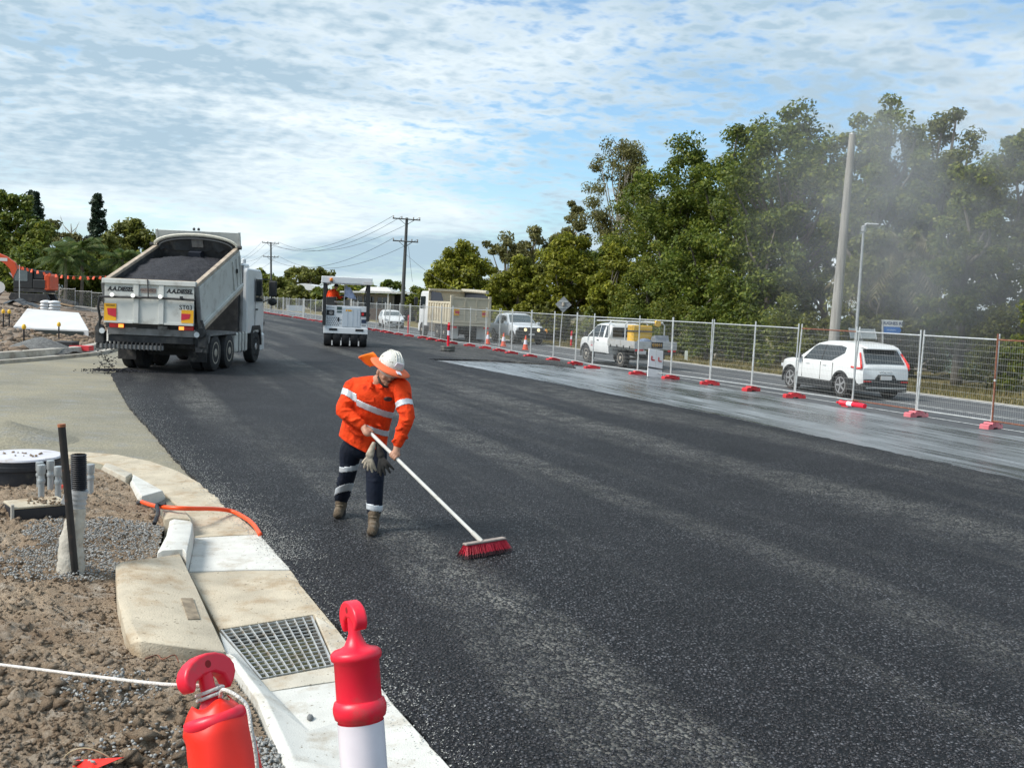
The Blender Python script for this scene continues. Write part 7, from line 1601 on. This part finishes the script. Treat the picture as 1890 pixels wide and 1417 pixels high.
    for e_, nm in ((ends[0], 'thin post holding the left end of the bunting'), (ends[2], 'thin post holding the right end of the bunting')):
        g = site_h(e_.x, e_.y); o = MB().tube([(0, 0, 0), (0, 0, e_.z - g + .1)], .03, 6).build('bunting_post', M_galv, None, loc=(e_.x, e_.y, g)); tag(o, nm, 'post')
site()

# ================================================================= HOUSES AND SHEDS
def house_low():
    yb = 112.0; a, b = at_depth(655, 575, yb), at_depth(741, 575, yb); W_ = b.x - a.x; root = thing('house', 'low house with flat pale roof and carport behind the roller', 'house', ((a.x + b.x) / 2, yb, -.1)); h = W_ / 2 + 1.2
    ztop = at_depth(700, 541, yb).z + .1
    M_hw = mat('house_wall_grey', (.36, .33, .29), .85, var=.1); M_hr = mat('house_roof_pale', (.60, .59, .56), .6, var=.08); M_hb = mat('house_brick', (.28, .17, .12), .9, var=.2, vs=8)
    MB().b2((-h, 2, 0), (h * .25, 8, ztop - .15)).build('wall', M_hw, root); MB().b2((-h, 1.9, 0), (h * .2, 2.0, ztop * .42)).build('brick_base', M_hb, root)
    MB().hexa([(-h - .5, -.3, ztop - .12), (h + .3, -.3, ztop + .08), (h + .3, 8.5, ztop + .2), (-h - .5, 8.5, ztop), (-h - .5, -.3, ztop + .06), (h + .3, -.3, ztop + .26), (h + .3, 8.5, ztop + .38), (-h - .5, 8.5, ztop + .18)]).build('roof', M_hr, root); MB().hexa([(-h * .7, 3, ztop + .2), (h * .3, 3, ztop + .25), (h * .3, 7, ztop + .35), (-h * .7, 7, ztop + .3), (-h * .55, 4, ztop + .7), (h * .1, 4, ztop + .75), (h * .1, 6, ztop + .75), (-h * .55, 6, ztop + .7)]).build('upper_roof', M_hr, root)
    for x in (-h * .8, -h * .35, h * .28, h * .95): MB().b2((x - .07, -.1, 0), (x + .07, .04, ztop)).build('carport_post', M_hr, root)
    for x in (-h * .85, -h * .5, -h * .1): w = MB().b2((x, 1.93, ztop * .45), (x + 1.1, 1.985, ztop * .85)).build('window', M_glass, root); MB().b2((x + .52, 1.90, ztop * .45), (x + .58, 1.928, ztop * .85)).build('mullion', M_hr, w)
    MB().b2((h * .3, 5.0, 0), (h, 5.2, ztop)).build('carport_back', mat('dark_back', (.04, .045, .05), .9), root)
house_low()
def house_far():
    yb = 185.0; a, b = at_depth(543, 535, yb), at_depth(582, 535, yb); zt = at_depth(560, 523, yb).z; c = (a + b) / 2; w = (b.x - a.x) / 2; z0 = at_depth(560, 534, yb).z; root = thing('house', 'distant house with rounded white roof left of the roller', 'house', (c.x, yb, -.1))
    MB().b2((-w, 0, 0), (w, 8, z0 + .1)).build('wall', M_conc_grey, root); MB().prism([(-w - .4, z0)] + [(-(w + .4) * math.cos(t), z0 + (zt - z0 + .1) * math.sin(t)) for t in frange(.15, math.pi - .15, 8)] + [(w + .4, z0)], -.3, 8.3, 'Y').build('roof', mat('white_roof', (.74, .75, .75), .5, var=.05), root); MB().b2((-.8, -.06, .9), (.8, -.002, 2.1)).build('window', M_glass, root)
house_far()
def sheds():
    yb = 47.0; a, b = at_depth(1756, 690, yb), at_depth(1822, 695, yb); root = thing('shed', 'pale green corrugated shed behind the fence on the right', 'shed', ((a.x + b.x) / 2, yb, -.1)); w = (b.x - a.x) / 2; h = 1.9; M_gs = mat('faded_green_steel', (.19, .29, .24), .7, var=.12, vs=3)
    MB().b2((-w, 0, 0), (w, 2.4, h)).build('wall', M_gs, root)
    for i in range(9): z = .15 + i * .2; MB().b2((-w, -.02, z), (w, -.001, z + .1)).build('cladding_rib', M_gs, root)
    MB().hexa([(-w - .1, -.15, h), (w + .1, -.15, h), (w + .1, 2.5, h), (-w - .1, 2.5, h), (-w - .1, -.15, h + .08), (w + .1, -.15, h + .08), (w + .1, 2.5, h + .3), (-w - .1, 2.5, h + .3)]).build('roof', M_gs, root)
    yb = 50.0; a, b = at_depth(1660, 690, yb), at_depth(1745, 690, yb); root = thing('house', 'brown brick house corner with dark window behind the SUV tail', 'house', ((a.x + b.x) / 2, yb, -.1)); w = (b.x - a.x) / 2; M_hb = mat('house_brick', (.28, .17, .12), .9)
    MB().b2((-w, 0, 0), (w, 5, 2.7)).build('wall', M_hb, root); MB().b2((-w * .5, -.03, .9), (w * .35, -.002, 2.1)).build('window', M_glass, root); MB().b2((w * .55, -.03, .1), (w * .9, -.002, 2.0)).build('door', mat('blue_door', (.06, .08, .12), .6), root); MB().hexa([(-w - .5, -.6, 2.7), (w + .5, -.6, 2.7), (w + .5, 5.5, 2.7), (-w - .5, 5.5, 2.7), (-w * .6, 2.2, 3.9), (w * .6, 2.2, 3.9), (w * .6, 2.8, 3.9), (-w * .6, 2.8, 3.9)]).build('roof', mat('dark_roof', (.09, .085, .08), .8), root)
    yb = 88.0; a, b = at_depth(530, 585, 118.0), at_depth(553, 588, 118.0)
    c = ST(96, 1.2, .2); root = thing('notice_board', 'white notice board fixed low behind the far fence', 'sign', c, RA); MB().b2((-1.0, -.03, .35), (1.0, .03, 1.0)).build('board', M_swhite, root); MB().b2((-1.2, -.03, .02), (1.2, .03, .2)).build('lower_board', M_swhite, root)
    for x in (-.8, .8): MB().b2((x - .04, .031, -.25), (x + .04, .09, 1.1)).build('leg', M_galv, root)
sheds()
# ================================================================= TREES
def leaf_material(name, c1, c2, c3, trans=.42):
    m = bpy.data.materials.new(name); m.use_nodes = True; N = m.node_tree.nodes; L = m.node_tree.links; b = N['Principled BSDF']; out = N['Material Output']
    g = N.new('ShaderNodeNewGeometry'); r = N.new('ShaderNodeValToRGB'); L.new(g.outputs['Random Per Island'], r.inputs[0])
    e = r.color_ramp.elements; e[0].color = (*c1, 1); e[1].color = (*c3, 1); x = e.new(.55); x.color = (*c2, 1)
    tc = N.new('ShaderNodeTexCoord'); n = N_noise(N, L, tc.outputs['Object'], .55, 3, .6)
    hs = N.new('ShaderNodeHueSaturation'); L.new(r.outputs[0], hs.inputs['Color']); L.new(N_range(N, L, n, .3, .7, .72, 1.30), hs.inputs['Value'])
    L.new(hs.outputs[0], b.inputs['Base Color']); b.inputs['Roughness'].default_value = .55; b.inputs['Specular IOR Level'].default_value = .35
    t = N.new('ShaderNodeBsdfTranslucent'); L.new(hs.outputs[0], t.inputs['Color']); mx = N.new('ShaderNodeMixShader'); mx.inputs[0].default_value = trans
    L.new(b.outputs[0], mx.inputs[1]); L.new(t.outputs[0], mx.inputs[2]); L.new(mx.outputs[0], out.inputs['Surface']); return m
LM = {'dark': leaf_material('dark_green_leaves', (0.059, 0.092, 0.014), (0.120, 0.165, 0.024), (0.231, 0.251, 0.036)),
      'mid': leaf_material('mid_green_leaves', (0.077, 0.108, 0.016), (0.150, 0.187, 0.028), (0.273, 0.272, 0.042)),
      'yellow': leaf_material('yellow_green_leaves', (0.104, 0.125, 0.011), (0.207, 0.222, 0.021), (0.354, 0.342, 0.040)),
      'grey': leaf_material('grey_green_gum_leaves', (0.102, 0.106, 0.034), (0.171, 0.166, 0.056), (0.256, 0.237, 0.087)),
      'olive': leaf_material('olive_leaves', (0.085, 0.103, 0.019), (0.152, 0.166, 0.032), (0.244, 0.242, 0.052)),
      'blue': leaf_material('blue_green_conifer', (.016, .034, .018), (.030, .055, .028), (.050, .080, .040), .2),
      'palm': leaf_material('palm_fronds', (.040, .075, .018), (.080, .130, .030), (.170, .190, .060)),
      'dry': leaf_material('dry_palm_fronds', (.130, .110, .055), (.200, .170, .085), (.270, .240, .130))}
M_bark = mat('grey_bark', (.155, .135, .108), .9, var=.35, vs=3, stretch=(4, 4, .6), bump=.5, bs=12)
M_barkpale = mat('pale_gum_bark', (.38, .345, .29), .85, var=.3, vs=2.5, stretch=(4, 4, .5), bump=.3, bs=12)
def leaf_quads(C, rad, per, size, g, droop=0.0, flat=.75, aspect=.55):
    """C (n,3) clump centres, rad (n,) radii -> quad soup"""
    n = len(C); k = per; d = g.normal(size=(n, k, 3)); d /= np.linalg.norm(d, axis=2, keepdims=True)
    rr = g.random((n, k, 1)) ** .45; P = C[:, None, :] + d * rr * rad[:, None, None] * np.array([1, 1, flat])
    P = P.reshape(-1, 3); m = len(P); nrm = d.reshape(-1, 3) * .8 + g.normal(size=(m, 3)) * .7 + np.array([0, 0, .5]); nrm /= np.linalg.norm(nrm, axis=1, keepdims=True)
    ax = g.normal(size=(m, 3)) + np.array([0, 0, -droop * 2.5]); ax -= nrm * (ax * nrm).sum(1, keepdims=True); ax /= np.linalg.norm(ax, axis=1, keepdims=True); bx = np.cross(nrm, ax)
    s = size * g.uniform(.55, 1.25, (m, 1)); a = ax * s; b = bx * s * aspect
    V = np.stack([P - a, P - a * .1 + b, P + a, P - a * .1 - b], 1).reshape(-1, 3); Fq = np.arange(m * 4).reshape(m, 4); return V, Fq
def base_at(px, t):
    """ground point on the line t metres right of the fence that lies under column px"""
    lo, hi = -40.0, 400.0; a = (px - 945.0) / F_PX
    for i in range(60):
        mid = (lo + hi) / 2; p = ST(mid, t)
        if p.x / p.y > a: lo = mid
        else: hi = mid
    return ST(lo, t, -.1)
def grow(label, base, H, Wd, kind='mid', seed=0, leaf=.22, clumps=60, per=110, cb=.25, shape=1.0, droop=0.0, trunk=None, bark=None, name='tree', group='trees along the verge', lean=(0, 0), gap=.0, cr=.16, limbs=14):
    g = np.random.default_rng(seed); rr = random.Random(seed); root = thing(name, label, 'tree' if name != 'shrub' else 'shrub', base, group=group)
    tr = trunk or (.018 * H + .06); ch = H * (1 - cb); cz = H * cb + ch / 2
    # clump centres: shell-weighted ellipsoid with an uneven outline
    C = []
    while len(C) < clumps:
        d = Vector((rr.gauss(0, 1), rr.gauss(0, 1), rr.gauss(0, 1))).normalized(); q = rr.random() ** .38
        bump = 1 + .28 * mnoise.noise(d * 1.9 + Vector((seed * 1.7, 0, 0)))
        z = d.z * q * bump; wz = 1.0 if z < .1 else max(.25, 1 - (z * .75) ** 2 * shape * .7)
        p = Vector((d.x * q * bump * Wd / 2 * wz, d.y * q * bump * Wd / 2 * wz * .85, cz + z * ch / 2))
        if p.z < H * cb * .8: continue
        if gap and mnoise.noise(Vector((p.x * .55, p.z * .55, seed))) > .25 - gap * .3 + .25 * (1 - gap): continue
        C.append((p.x + lean[0] * p.z, p.y + lean[1] * p.z, min(p.z, H - cr * Wd * .35)))
    C = np.array(C); rad = g.uniform(.65, 1.25, clumps) * cr * Wd
    V, Fq = leaf_quads(C, rad, per, leaf, g, droop)
    put('crown', fast_mesh('crown', V, Fq, LM[kind]), root)
    mb = MB(); top = H * (cb + .55 * (1 - cb)); kx = [rr.uniform(-.04, .04) * H for i in range(4)]
    tp = [Vector((0, 0, 0)), Vector((kx[0] * .3 + lean[0] * top * .33, 0, top * .33)), Vector((kx[0] + lean[0] * top * .66, kx[1] * .5, top * .66)), Vector((kx[1] * .6 + lean[0] * top, kx[2] * .5, top))]
    mb.tube(catmull(tp, 4), [tr * (1.15 - .75 * i / 12) for i in range(13)], 8)
    idx = g.choice(clumps, min(limbs, clumps), replace=False)
    for i in idx:
        e = Vector(C[i]); f_ = min(.95, max(.25, (e.z / top) * rr.uniform(.45, .75))); j = f_ * 3; s = tp[int(min(2, j))].lerp(tp[int(min(2, j)) + 1], j - int(min(2, j)))
        m = s.lerp(e, .5) + Vector((rr.uniform(-.3, .3), rr.uniform(-.3, .3), -.06 * (e - s).length)); mb.tube(catmull([s, m, e], 3), [tr * q for q in (.5, .42, .36, .30, .24, .18, .10)], 5)
    mb.build('trunk', bark or M_bark, root, smooth=True)
    return root
def fit(px, py_top, w_px, t, label, **k):
    b = base_at(px, t); H = at_depth(px, py_top, b.y).z + .1; W_ = w_px * b.y / F_PX; return grow(label, b, H, W_, **k)
# ---- the tall belt beyond the verge (px of crown middle, top, width, metres right of the fence)
fit(1440, 178, 300, 15, 'tallest dark green tree in the belt, left of the bare timber pole', kind='dark', seed=11, leaf=0.122, clumps=120, per=228, cb=.22, cr=0.098, limbs=26, gap=.25)
fit(1330, 215, 200, 18, 'dense dark tree left of the tallest tree', kind='dark', seed=12, leaf=0.122, clumps=90, per=218, cb=.15, cr=0.119, limbs=20)
fit(1230, 255, 190, 16, 'dense mid green tree right of the tall gum', kind='dark', seed=13, leaf=0.128, clumps=90, per=228, cb=.12, cr=0.128, limbs=16)
fit(1130, 248, 160, 20, 'tall open gum tree with pale forked limbs', kind='grey', seed=14, trunk=.17, leaf=0.116, clumps=115, per=152, cb=.38, droop=.6, bark=M_barkpale, cr=0.111, gap=.7, limbs=30, lean=(.02, 0))
fit(1600, 172, 240, 16, 'tall spreading tree just right of the bare timber pole', kind='mid', seed=15, leaf=0.116, clumps=105, per=199, cb=.30, cr=0.102, gap=.35, limbs=26)
fit(1700, 195, 210, 19, 'tall tree with open top left of the right edge trees', kind='olive', seed=16, leaf=0.116, clumps=85, per=190, cb=.25, cr=0.115, gap=.35, limbs=22)
fit(1850, 245, 230, 14, 'tree at the right edge of the photo', kind='mid', seed=17, leaf=0.099, clumps=100, per=209, cb=.15, cr=0.111, limbs=18)
fit(1960, 255, 220, 16, 'tree cut by the right edge of the photo', kind='olive', seed=18, leaf=0.104, clumps=70, per=171, cb=.18, cr=0.128)
fit(1765, 290, 170, 12, 'hazy green tree behind the street sign', kind='mid', seed=19, leaf=0.099, clumps=70, per=190, cb=.12, cr=0.128)
fit(1520, 300, 180, 19, 'dark tree standing behind the bare timber pole', kind='dark', seed=20, leaf=0.116, clumps=70, per=190, cb=.10, cr=0.128)
fit(1400, 380, 200, 12.5, 'lower dark tree in front of the tallest tree', kind='dark', seed=21, leaf=0.11, clumps=80, per=209, cb=.06, cr=0.128)
fit(1280, 400, 170, 12.5, 'lower dark tree behind the white ute tray', kind='dark', seed=22, leaf=0.11, clumps=75, per=209, cb=.05, cr=0.132)
fit(1190, 440, 130, 11.5, 'mid green bushy tree behind the white ute', kind='mid', seed=23, leaf=0.104, clumps=60, per=209, cb=.04, cr=0.145)
fit(1620, 400, 170, 12, 'green bushy tree behind the street light', kind='olive', seed=24, leaf=0.099, clumps=65, per=199, cb=.08, cr=0.136)
fit(1185, 330, 170, 17, 'mid green tree filling the belt right of the tall gum', kind='mid', seed=25, leaf=.12, clumps=80, per=200, cb=.10, cr=.135, limbs=14)
fit(1275, 290, 180, 19, 'olive tree behind the dense dark trees', kind='olive', seed=26, leaf=.12, clumps=80, per=190, cb=.12, cr=.13, limbs=14)
fit(1680, 300, 190, 21, 'mid green tree far behind the street sign', kind='mid', seed=27, leaf=.12, clumps=80, per=180, cb=.12, cr=.13, limbs=14)
# ---- bright yellow-green bushes and the left end of the belt
fit(1040, 428, 130, 11, 'bright yellow-green bushy tree above the diamond sign', kind='yellow', seed=31, leaf=0.139, clumps=80, per=228, cb=.03, cr=0.136)
fit(1125, 452, 110, 10.5, 'bright yellow-green bush right of the diamond sign', kind='yellow', seed=32, leaf=0.128, clumps=64, per=228, cb=.03, cr=0.145)
fit(945, 470, 105, 11, 'bright yellow-green bush above the white pickup', kind='yellow', seed=33, leaf=0.145, clumps=64, per=228, cb=.03, cr=0.145)
fit(990, 455, 90, 13, 'olive green tree between the yellow-green bushes', kind='olive', seed=34, leaf=0.151, clumps=50, per=209, cb=.05, cr=0.153)
fit(845, 447, 120, 10.5, 'rounded yellow-green tree behind the cream tipper', kind='yellow', seed=35, leaf=0.186, clumps=80, per=228, cb=.06, cr=0.136)
fit(800, 490, 70, 12, 'small green tree left of the rounded yellow-green tree', kind='mid', seed=36, leaf=0.174, clumps=40, per=190, cb=.05, cr=0.162)
fit(925, 418, 100, 20, 'grey-green gum behind the yellow-green bushes', kind='grey', seed=37, leaf=0.174, clumps=50, per=152, cb=.3, gap=.5, droop=.5, cr=0.128, bark=M_barkpale)
fit(1035, 372, 90, 19, 'grey-green gum left of the tall open gum', kind='grey', seed=38, leaf=0.139, clumps=46, per=152, cb=.35, gap=.5, droop=.5, cr=0.128, bark=M_barkpale)
fit(1085, 430, 110, 16, 'dark tree below the tall open gum', kind='dark', seed=39, leaf=0.139, clumps=60, per=209, cb=.08, cr=0.136)
fit(975, 408, 60, 23, 'thin grey-green gum behind the bushes', kind='grey', seed=40, leaf=0.174, clumps=30, per=133, cb=.35, gap=.4, droop=.5, cr=0.153)
fit(765, 520, 50, 13, 'small bush beside the near power pole', kind='mid', seed=41, leaf=0.174, clumps=26, per=171, cb=.04, cr=0.17, name='shrub', group='shrubs')
# ---- low shrubs at the foot of the belt
for i, (px, pt, w, t, kd) in enumerate(((1165, 560, 90, 9.6, 'dark'), (1235, 545, 100, 10, 'mid'), (1300, 560, 90, 9.6, 'dark'), (1370, 550, 110, 10.5, 'dark'), (1445, 545, 100, 10.0, 'mid'), (1505, 560, 80, 10.5, 'olive'), (1580, 560, 100, 12, 'mid'), (1680, 545, 120, 14.5, 'olive'), (1765, 540, 110, 15.5, 'mid'), (1840, 550, 120, 12, 'olive'), (1905, 560, 110, 11, 'mid'), (1100, 560, 70, 9.5, 'mid'), (905, 545, 60, 10, 'olive'), (1010, 540, 70, 9.8, 'olive'), (960, 560, 60, 9.6, 'yellow'))):
    labs = ['dark shrub behind the ute bonnet', 'green shrub behind the ute tray', 'dark shrub right of the white sign board', 'wide dark shrub left of the SUV', 'green shrub above the SUV bonnet', 'olive shrub at the foot of the bare timber pole', 'green shrub behind the SUV roof', 'olive shrub right of the street sign', 'green shrub above the green shed', 'olive shrub right of the rust-brown post', 'green shrub at the right edge', 'green shrub left of the ute', 'olive shrub behind the pickup', 'olive shrub behind the diamond sign', 'yellow-green shrub right of the pickup']
    fit(px, pt, w, t, labs[i], kind=kd, seed=60 + i, leaf=.08 if px > 1150 else .14, clumps=40, per=150, cb=.02, cr=.2, name='shrub', group='shrubs', limbs=8)
# ---- far trees along the horizon
def far(px, top, w, y, label, **k):
    b = at_depth(px, 560, y); b.z = k.pop('z0', -.1); H = at_depth(px, top, y).z - b.z; return grow(label, b, H, w * y / F_PX, **k)
far(567, 490, 90, 200, 'umbrella-shaped tree with gaps left of the roller canopy', kind='olive', seed=51, leaf=0.35, clumps=55, per=84, cb=.45, shape=.3, gap=.35, cr=0.099, limbs=24, group='distant trees')
for i, (px, top, w, y, kd, lab) in enumerate(((485, 500, 60, 190, 'mid', 'distant green tree behind the truck mirror'), (515, 512, 60, 170, 'olive', 'distant olive tree at the foot of the far power pole'), (545, 528, 50, 160, 'olive', 'distant bush below the white rounded roof'), (590, 530, 50, 160, 'mid', 'distant bush left of the roller'), (640, 528, 80, 165, 'yellow', 'distant yellow-green trees seen under the roller canopy'), (690, 530, 60, 160, 'mid', 'distant tree behind the low house roof'), (722, 516, 50, 190, 'dark', 'distant dark tree right of the low house'), (665, 522, 60, 200, 'dark', 'distant dark tree behind the roller post'))):
    far(px, top, w, y, lab, kind=kd, seed=70 + i, leaf=.5, clumps=34, per=80, cb=.05, cr=.17, group='distant trees', limbs=8)
# ---- trees behind the building site
def sitef(px, top, w, y, label, **k):
    p = at_depth(px, 530, y); z0 = max(0, site_h(p.x, p.y)) - .1 if y < 265 else 1.0; return far(px, top, w, y, label, z0=z0, group='trees behind the building site', **k)
sitef(20, 345, 120, 118, 'large dark green tree at the left edge behind the excavator', kind='dark', seed=81, leaf=0.28, clumps=95, per=154, cb=.08, cr=0.126)
sitef(-60, 335, 120, 120, 'large tree cut by the left edge of the photo', kind='dark', seed=82, leaf=0.28, clumps=70, per=125, cb=.08, cr=0.135)
sitef(75, 410, 90, 112, 'mid green tree right of the large dark tree', kind='mid', seed=83, leaf=0.266, clumps=60, per=140, cb=.06, cr=0.153)
sitef(105, 400, 60, 125, 'thin grey-green gum left of the pine', kind='grey', seed=84, leaf=0.252, clumps=34, per=84, cb=.25, gap=.5, droop=.4, cr=0.135, bark=M_barkpale)
sitef(135, 428, 80, 130, 'grey-green tree in front of the pine', kind='grey', seed=85, leaf=0.266, clumps=46, per=112, cb=.1, gap=.2, cr=0.153)
sitef(240, 390, 105, 120, 'olive green tree directly behind the truck body', kind='olive', seed=86, leaf=0.28, clumps=85, per=147, cb=.06, cr=0.135)
sitef(195, 425, 80, 115, 'olive tree between pine and truck', kind='olive', seed=87, leaf=0.266, clumps=55, per=140, cb=.05, cr=0.153)
sitef(290, 440, 60, 125, 'olive tree half hidden by the raised truck body', kind='olive', seed=88, leaf=0.28, clumps=40, per=125, cb=.05, cr=0.162)
sitef(48, 455, 110, 100, 'dark understorey tree behind the excavator cab', kind='dark', seed=89, leaf=0.238, clumps=60, per=140, cb=.03, cr=0.153)
sitef(160, 470, 130, 104, 'dark understorey trees behind the bunting', kind='dark', seed=90, leaf=0.238, clumps=70, per=140, cb=.03, cr=0.144)
sitef(262, 470, 100, 106, 'dark green bush behind the truck tail', kind='mid', seed=91, leaf=0.238, clumps=50, per=140, cb=.03, cr=0.162)
def pine(px, top, w, y, label, seed):
    b = at_depth(px, 530, y); b.z = .8; H = at_depth(px, top, y).z - b.z; W_ = w * y / F_PX; g = np.random.default_rng(seed); rr = random.Random(seed); root = thing('pine_tree', label, 'tree', b, group='trees behind the building site'); C = []; rd = []; mb = MB(); mb.tube([(0, 0, 0), (0, 0, H * .97)], [.25, .05], 8); tiers = 15
    for i in range(tiers):
        z = H * (.30 + .69 * i / tiers); R0 = W_ / 2 * (1 - (i / tiers) ** 1.4 * .80)
        for k in range(6):
            R_ = R0 * rr.uniform(.45, 1.25); a = k * 1.047 + i * .5 + rr.uniform(-.4, .4); z += rr.uniform(-.12, .12); e = Vector((R_ * math.cos(a), R_ * math.sin(a), z + R_ * .12)); mb.tube([(0, 0, z - .1), e], [.06, .02], 4)
            for q in (.5, .8, 1.0): C.append((e.x * q, e.y * q, z + R_ * .12 * q)); rd.append(W_ * rr.uniform(.08, .15))
    V, Fq = leaf_quads(np.array(C), np.array(rd), 30, .24, g, 0, 1.1); put('crown', fast_mesh('crown', V, Fq, LM['blue']), root); mb.build('trunk', M_bark, root)
pine(178, 352, 42, 140, 'tall narrow pine standing above the trees left of the truck', 5); pine(62, 346, 46, 135, 'dark pine top behind the large left tree', 6)
def dead(px, top, y, label, seed):
    b = at_depth(px, 530, y); b.z = .8; H = at_depth(px, top, y).z - b.z; rr = random.Random(seed); root = thing('bare_tree', label, 'tree', b, group='trees behind the building site'); mb = MB(); mb.tube([(0, 0, 0), (.2, 0, H * .5), (0, 0, H * .9)], [.22, .15, .05], 7)
    for i in range(16): z = H * rr.uniform(.4, .85); a = rr.uniform(0, 6.28); l = H * rr.uniform(.12, .25); mb.tube([(.1, 0, z), (l * .5 * math.cos(a), l * .5 * math.sin(a), z + l * .5), (l * .7 * math.cos(a), l * .7 * math.sin(a), z + l)], [.06, .04, .015], 4)
    mb.build('trunk', M_barkpale, root)
dead(130, 398, 135, 'leafless pale tree beside the pine', 3)
def palm(label, b, H, Rf, kind, seed, n=26, droop=.9, group='palms'):
    rr = random.Random(seed); root = thing('palm_tree', label, 'palm', b, group=group); mb = MB(); mb.tube([(0, 0, 0), (.1, 0, H * .5), (0, 0, H)], [.20, .16, .14], 8); mb.build('trunk', M_bark, root); V = []; Fc = []
    for i in range(n):
        a = i * 2.399 + rr.uniform(-.2, .2); el = rr.uniform(-.5, 1.1); L_ = Rf * rr.uniform(.8, 1.1); pts = []
        for j in range(9):
            q = j / 8; x = L_ * q * math.cos(el) ; z = H + L_ * q * math.sin(el) - droop * L_ * .55 * q * q; pts.append(Vector((x * math.cos(a), x * math.sin(a), z)))
        sd = Vector((-math.sin(a), math.cos(a), 0))
        for j in range(1, 8):
            for k in range(3):
                p = pts[j].lerp(pts[j + 1], k / 3); d = (pts[j + 1] - pts[j]).normalized(); w = L_ * .30 * math.sin(math.pi * (.1 + .85 * j / 8))
                for s_ in (-1, 1):
                    e = p + sd * (s_ * w * .7) + d * w * .5 - Vector((0, 0, w * .55)); i0 = len(V); t_ = d * (L_ * .018); V += [p - t_, p + t_, e]; Fc.append((i0, i0 + 1, i0 + 2))
    put('fronds', fast_mesh('fronds', np.array([tuple(v) for v in V]), np.array(Fc), LM[kind], k=3), root)
for i, (px, top, y, r_) in enumerate(((150, 462, 100, 3.6), (120, 478, 98, 3.2), (225, 480, 100, 3.0))):
    p = at_depth(px, 530, y); z0 = site_h(p.x, p.y) - .1; palm(['palm with arching fronds behind the bunting', 'smaller palm left of the arching palm', 'palm beside the raised truck body'][i], Vector((p.x, p.y, z0)), at_depth(px, top, y).z - z0, r_, 'palm', i)
b = base_at(1640, 13); palm('palm with drooping dry fronds right of the street light', b, at_depth(1640, 440, b.y).z, 2.6, 'dry', 8, 30, 1.5)
b = base_at(1575, 15); palm('palm with hanging dry fronds behind the timber pole', b, at_depth(1575, 500, b.y).z, 2.2, 'dry', 10, 24, 1.6)

# ---- grass on the verge
def grass():
    g = np.random.default_rng(5); n = 26000; s = g.uniform(-14, 62, n); t = 7.2 + g.random(n) ** 1.3 * 4.2
    x = RO.x + RU.x * s + RV.x * t; y = RO.y + RU.y * s + RV.y * t; P = np.stack([x, y, np.full(n, -.09)], 1); h = g.uniform(.05, .16, n) * (1 + .8 * (t > 9.5)); a = g.uniform(0, 3.14, n); w = .012 + .02 * g.random(n)
    d = np.stack([np.cos(a), np.sin(a), np.zeros(n)], 1) * w[:, None]; tip = P + np.stack([g.normal(0, .04, n), g.normal(0, .04, n), h], 1)
    V = np.stack([P - d, P + d, tip], 1).reshape(-1, 3); tag(put('verge_grass', fast_mesh('verge_grass', V, np.arange(n * 3).reshape(n, 3), leaf_material('straw_grass', (.10, .10, .03), (.20, .17, .06), (.30, .24, .11), .3), k=3)), 'dry yellow-green grass along the far edge of the road', 'grass', kind='stuff')
grass()
# ---- fallen branches under the trees right of the SUV
for i, (px, py) in enumerate(((1700, 688), (1760, 700), (1735, 683), (1830, 712))):
    c = G(px, py, -.08); rr = random.Random(i + 3); mb = MB(); a = rr.uniform(-.4, .4); l = rr.uniform(.8, 1.5); mb.tube(catmull([(-l * math.cos(a), 0, .05), (0, .1, .18), (l * math.cos(a), l * math.sin(a), .1)], 4), [.05 - .003 * q for q in range(9)], 6)
    for k in range(4): q = rr.uniform(-.8, .8) * l; mb.tube([(q, .05, .12), (q + .3, -.1, .45), (q + .5, -.2, .6)], [.025, .018, .008], 5)
    tag(mb.build('fallen_branch', M_barkpale, None, smooth=True, loc=c), ['fallen branch right of the SUV tail', 'fallen branch below the green shed', 'fallen branch under the house window', 'fallen branch behind the rust-brown panel'][i], 'branch', 'fallen branches')

# ================================================================= STEAM drifting off the hot mat
def steam():
    m = bpy.data.materials.new('steam'); m.use_nodes = True; N = m.node_tree.nodes; L = m.node_tree.links; N.remove(N['Principled BSDF']); out = N['Material Output']
    v = N.new('ShaderNodeVolumePrincipled'); v.inputs['Color'].default_value = (.93, .94, .95, 1); v.inputs['Anisotropy'].default_value = .15
    tc = N.new('ShaderNodeTexCoord'); P = tc.outputs['Object']
    n1 = N_noise(N, L, P, .16, 4, .6, .6); n2 = N_noise(N, L, P, .55, 4, .6, .5)
    f = N_range(N, L, N_math(N, L, 'ADD', N_math(N, L, 'MULTIPLY', n1, .65), N_math(N, L, 'MULTIPLY', n2, .35)), .42, .66)
    # soft edge towards the box faces (generated 0..1)
    g = N.new('ShaderNodeSeparateXYZ'); L.new(tc.outputs['Generated'], g.inputs[0]); e = None
    for i in range(3):
        q = N_math(N, L, 'MULTIPLY', N_math(N, L, 'MULTIPLY', g.outputs[i], N_math(N, L, 'SUBTRACT', 1.0, g.outputs[i])), 4.0); e = q if e is None else N_math(N, L, 'MULTIPLY', e, q)
    d = N_math(N, L, 'MULTIPLY', N_math(N, L, 'MULTIPLY', f, N_range(N, L, e, .03, .7)), .21)
    L.new(d, v.inputs['Density']); L.new(v.outputs[0], out.inputs['Volume'])
    o = MB().box((0, 0, 0), (22, 6.5, 12.5)).build('steam', m, None, loc=(17.2, 35.6, 6.2), rot=(0, R(8), RA)); tag(o, 'thin white steam drifting in front of the trees on the right', 'steam', kind='stuff'); o.visible_shadow = True
steam()
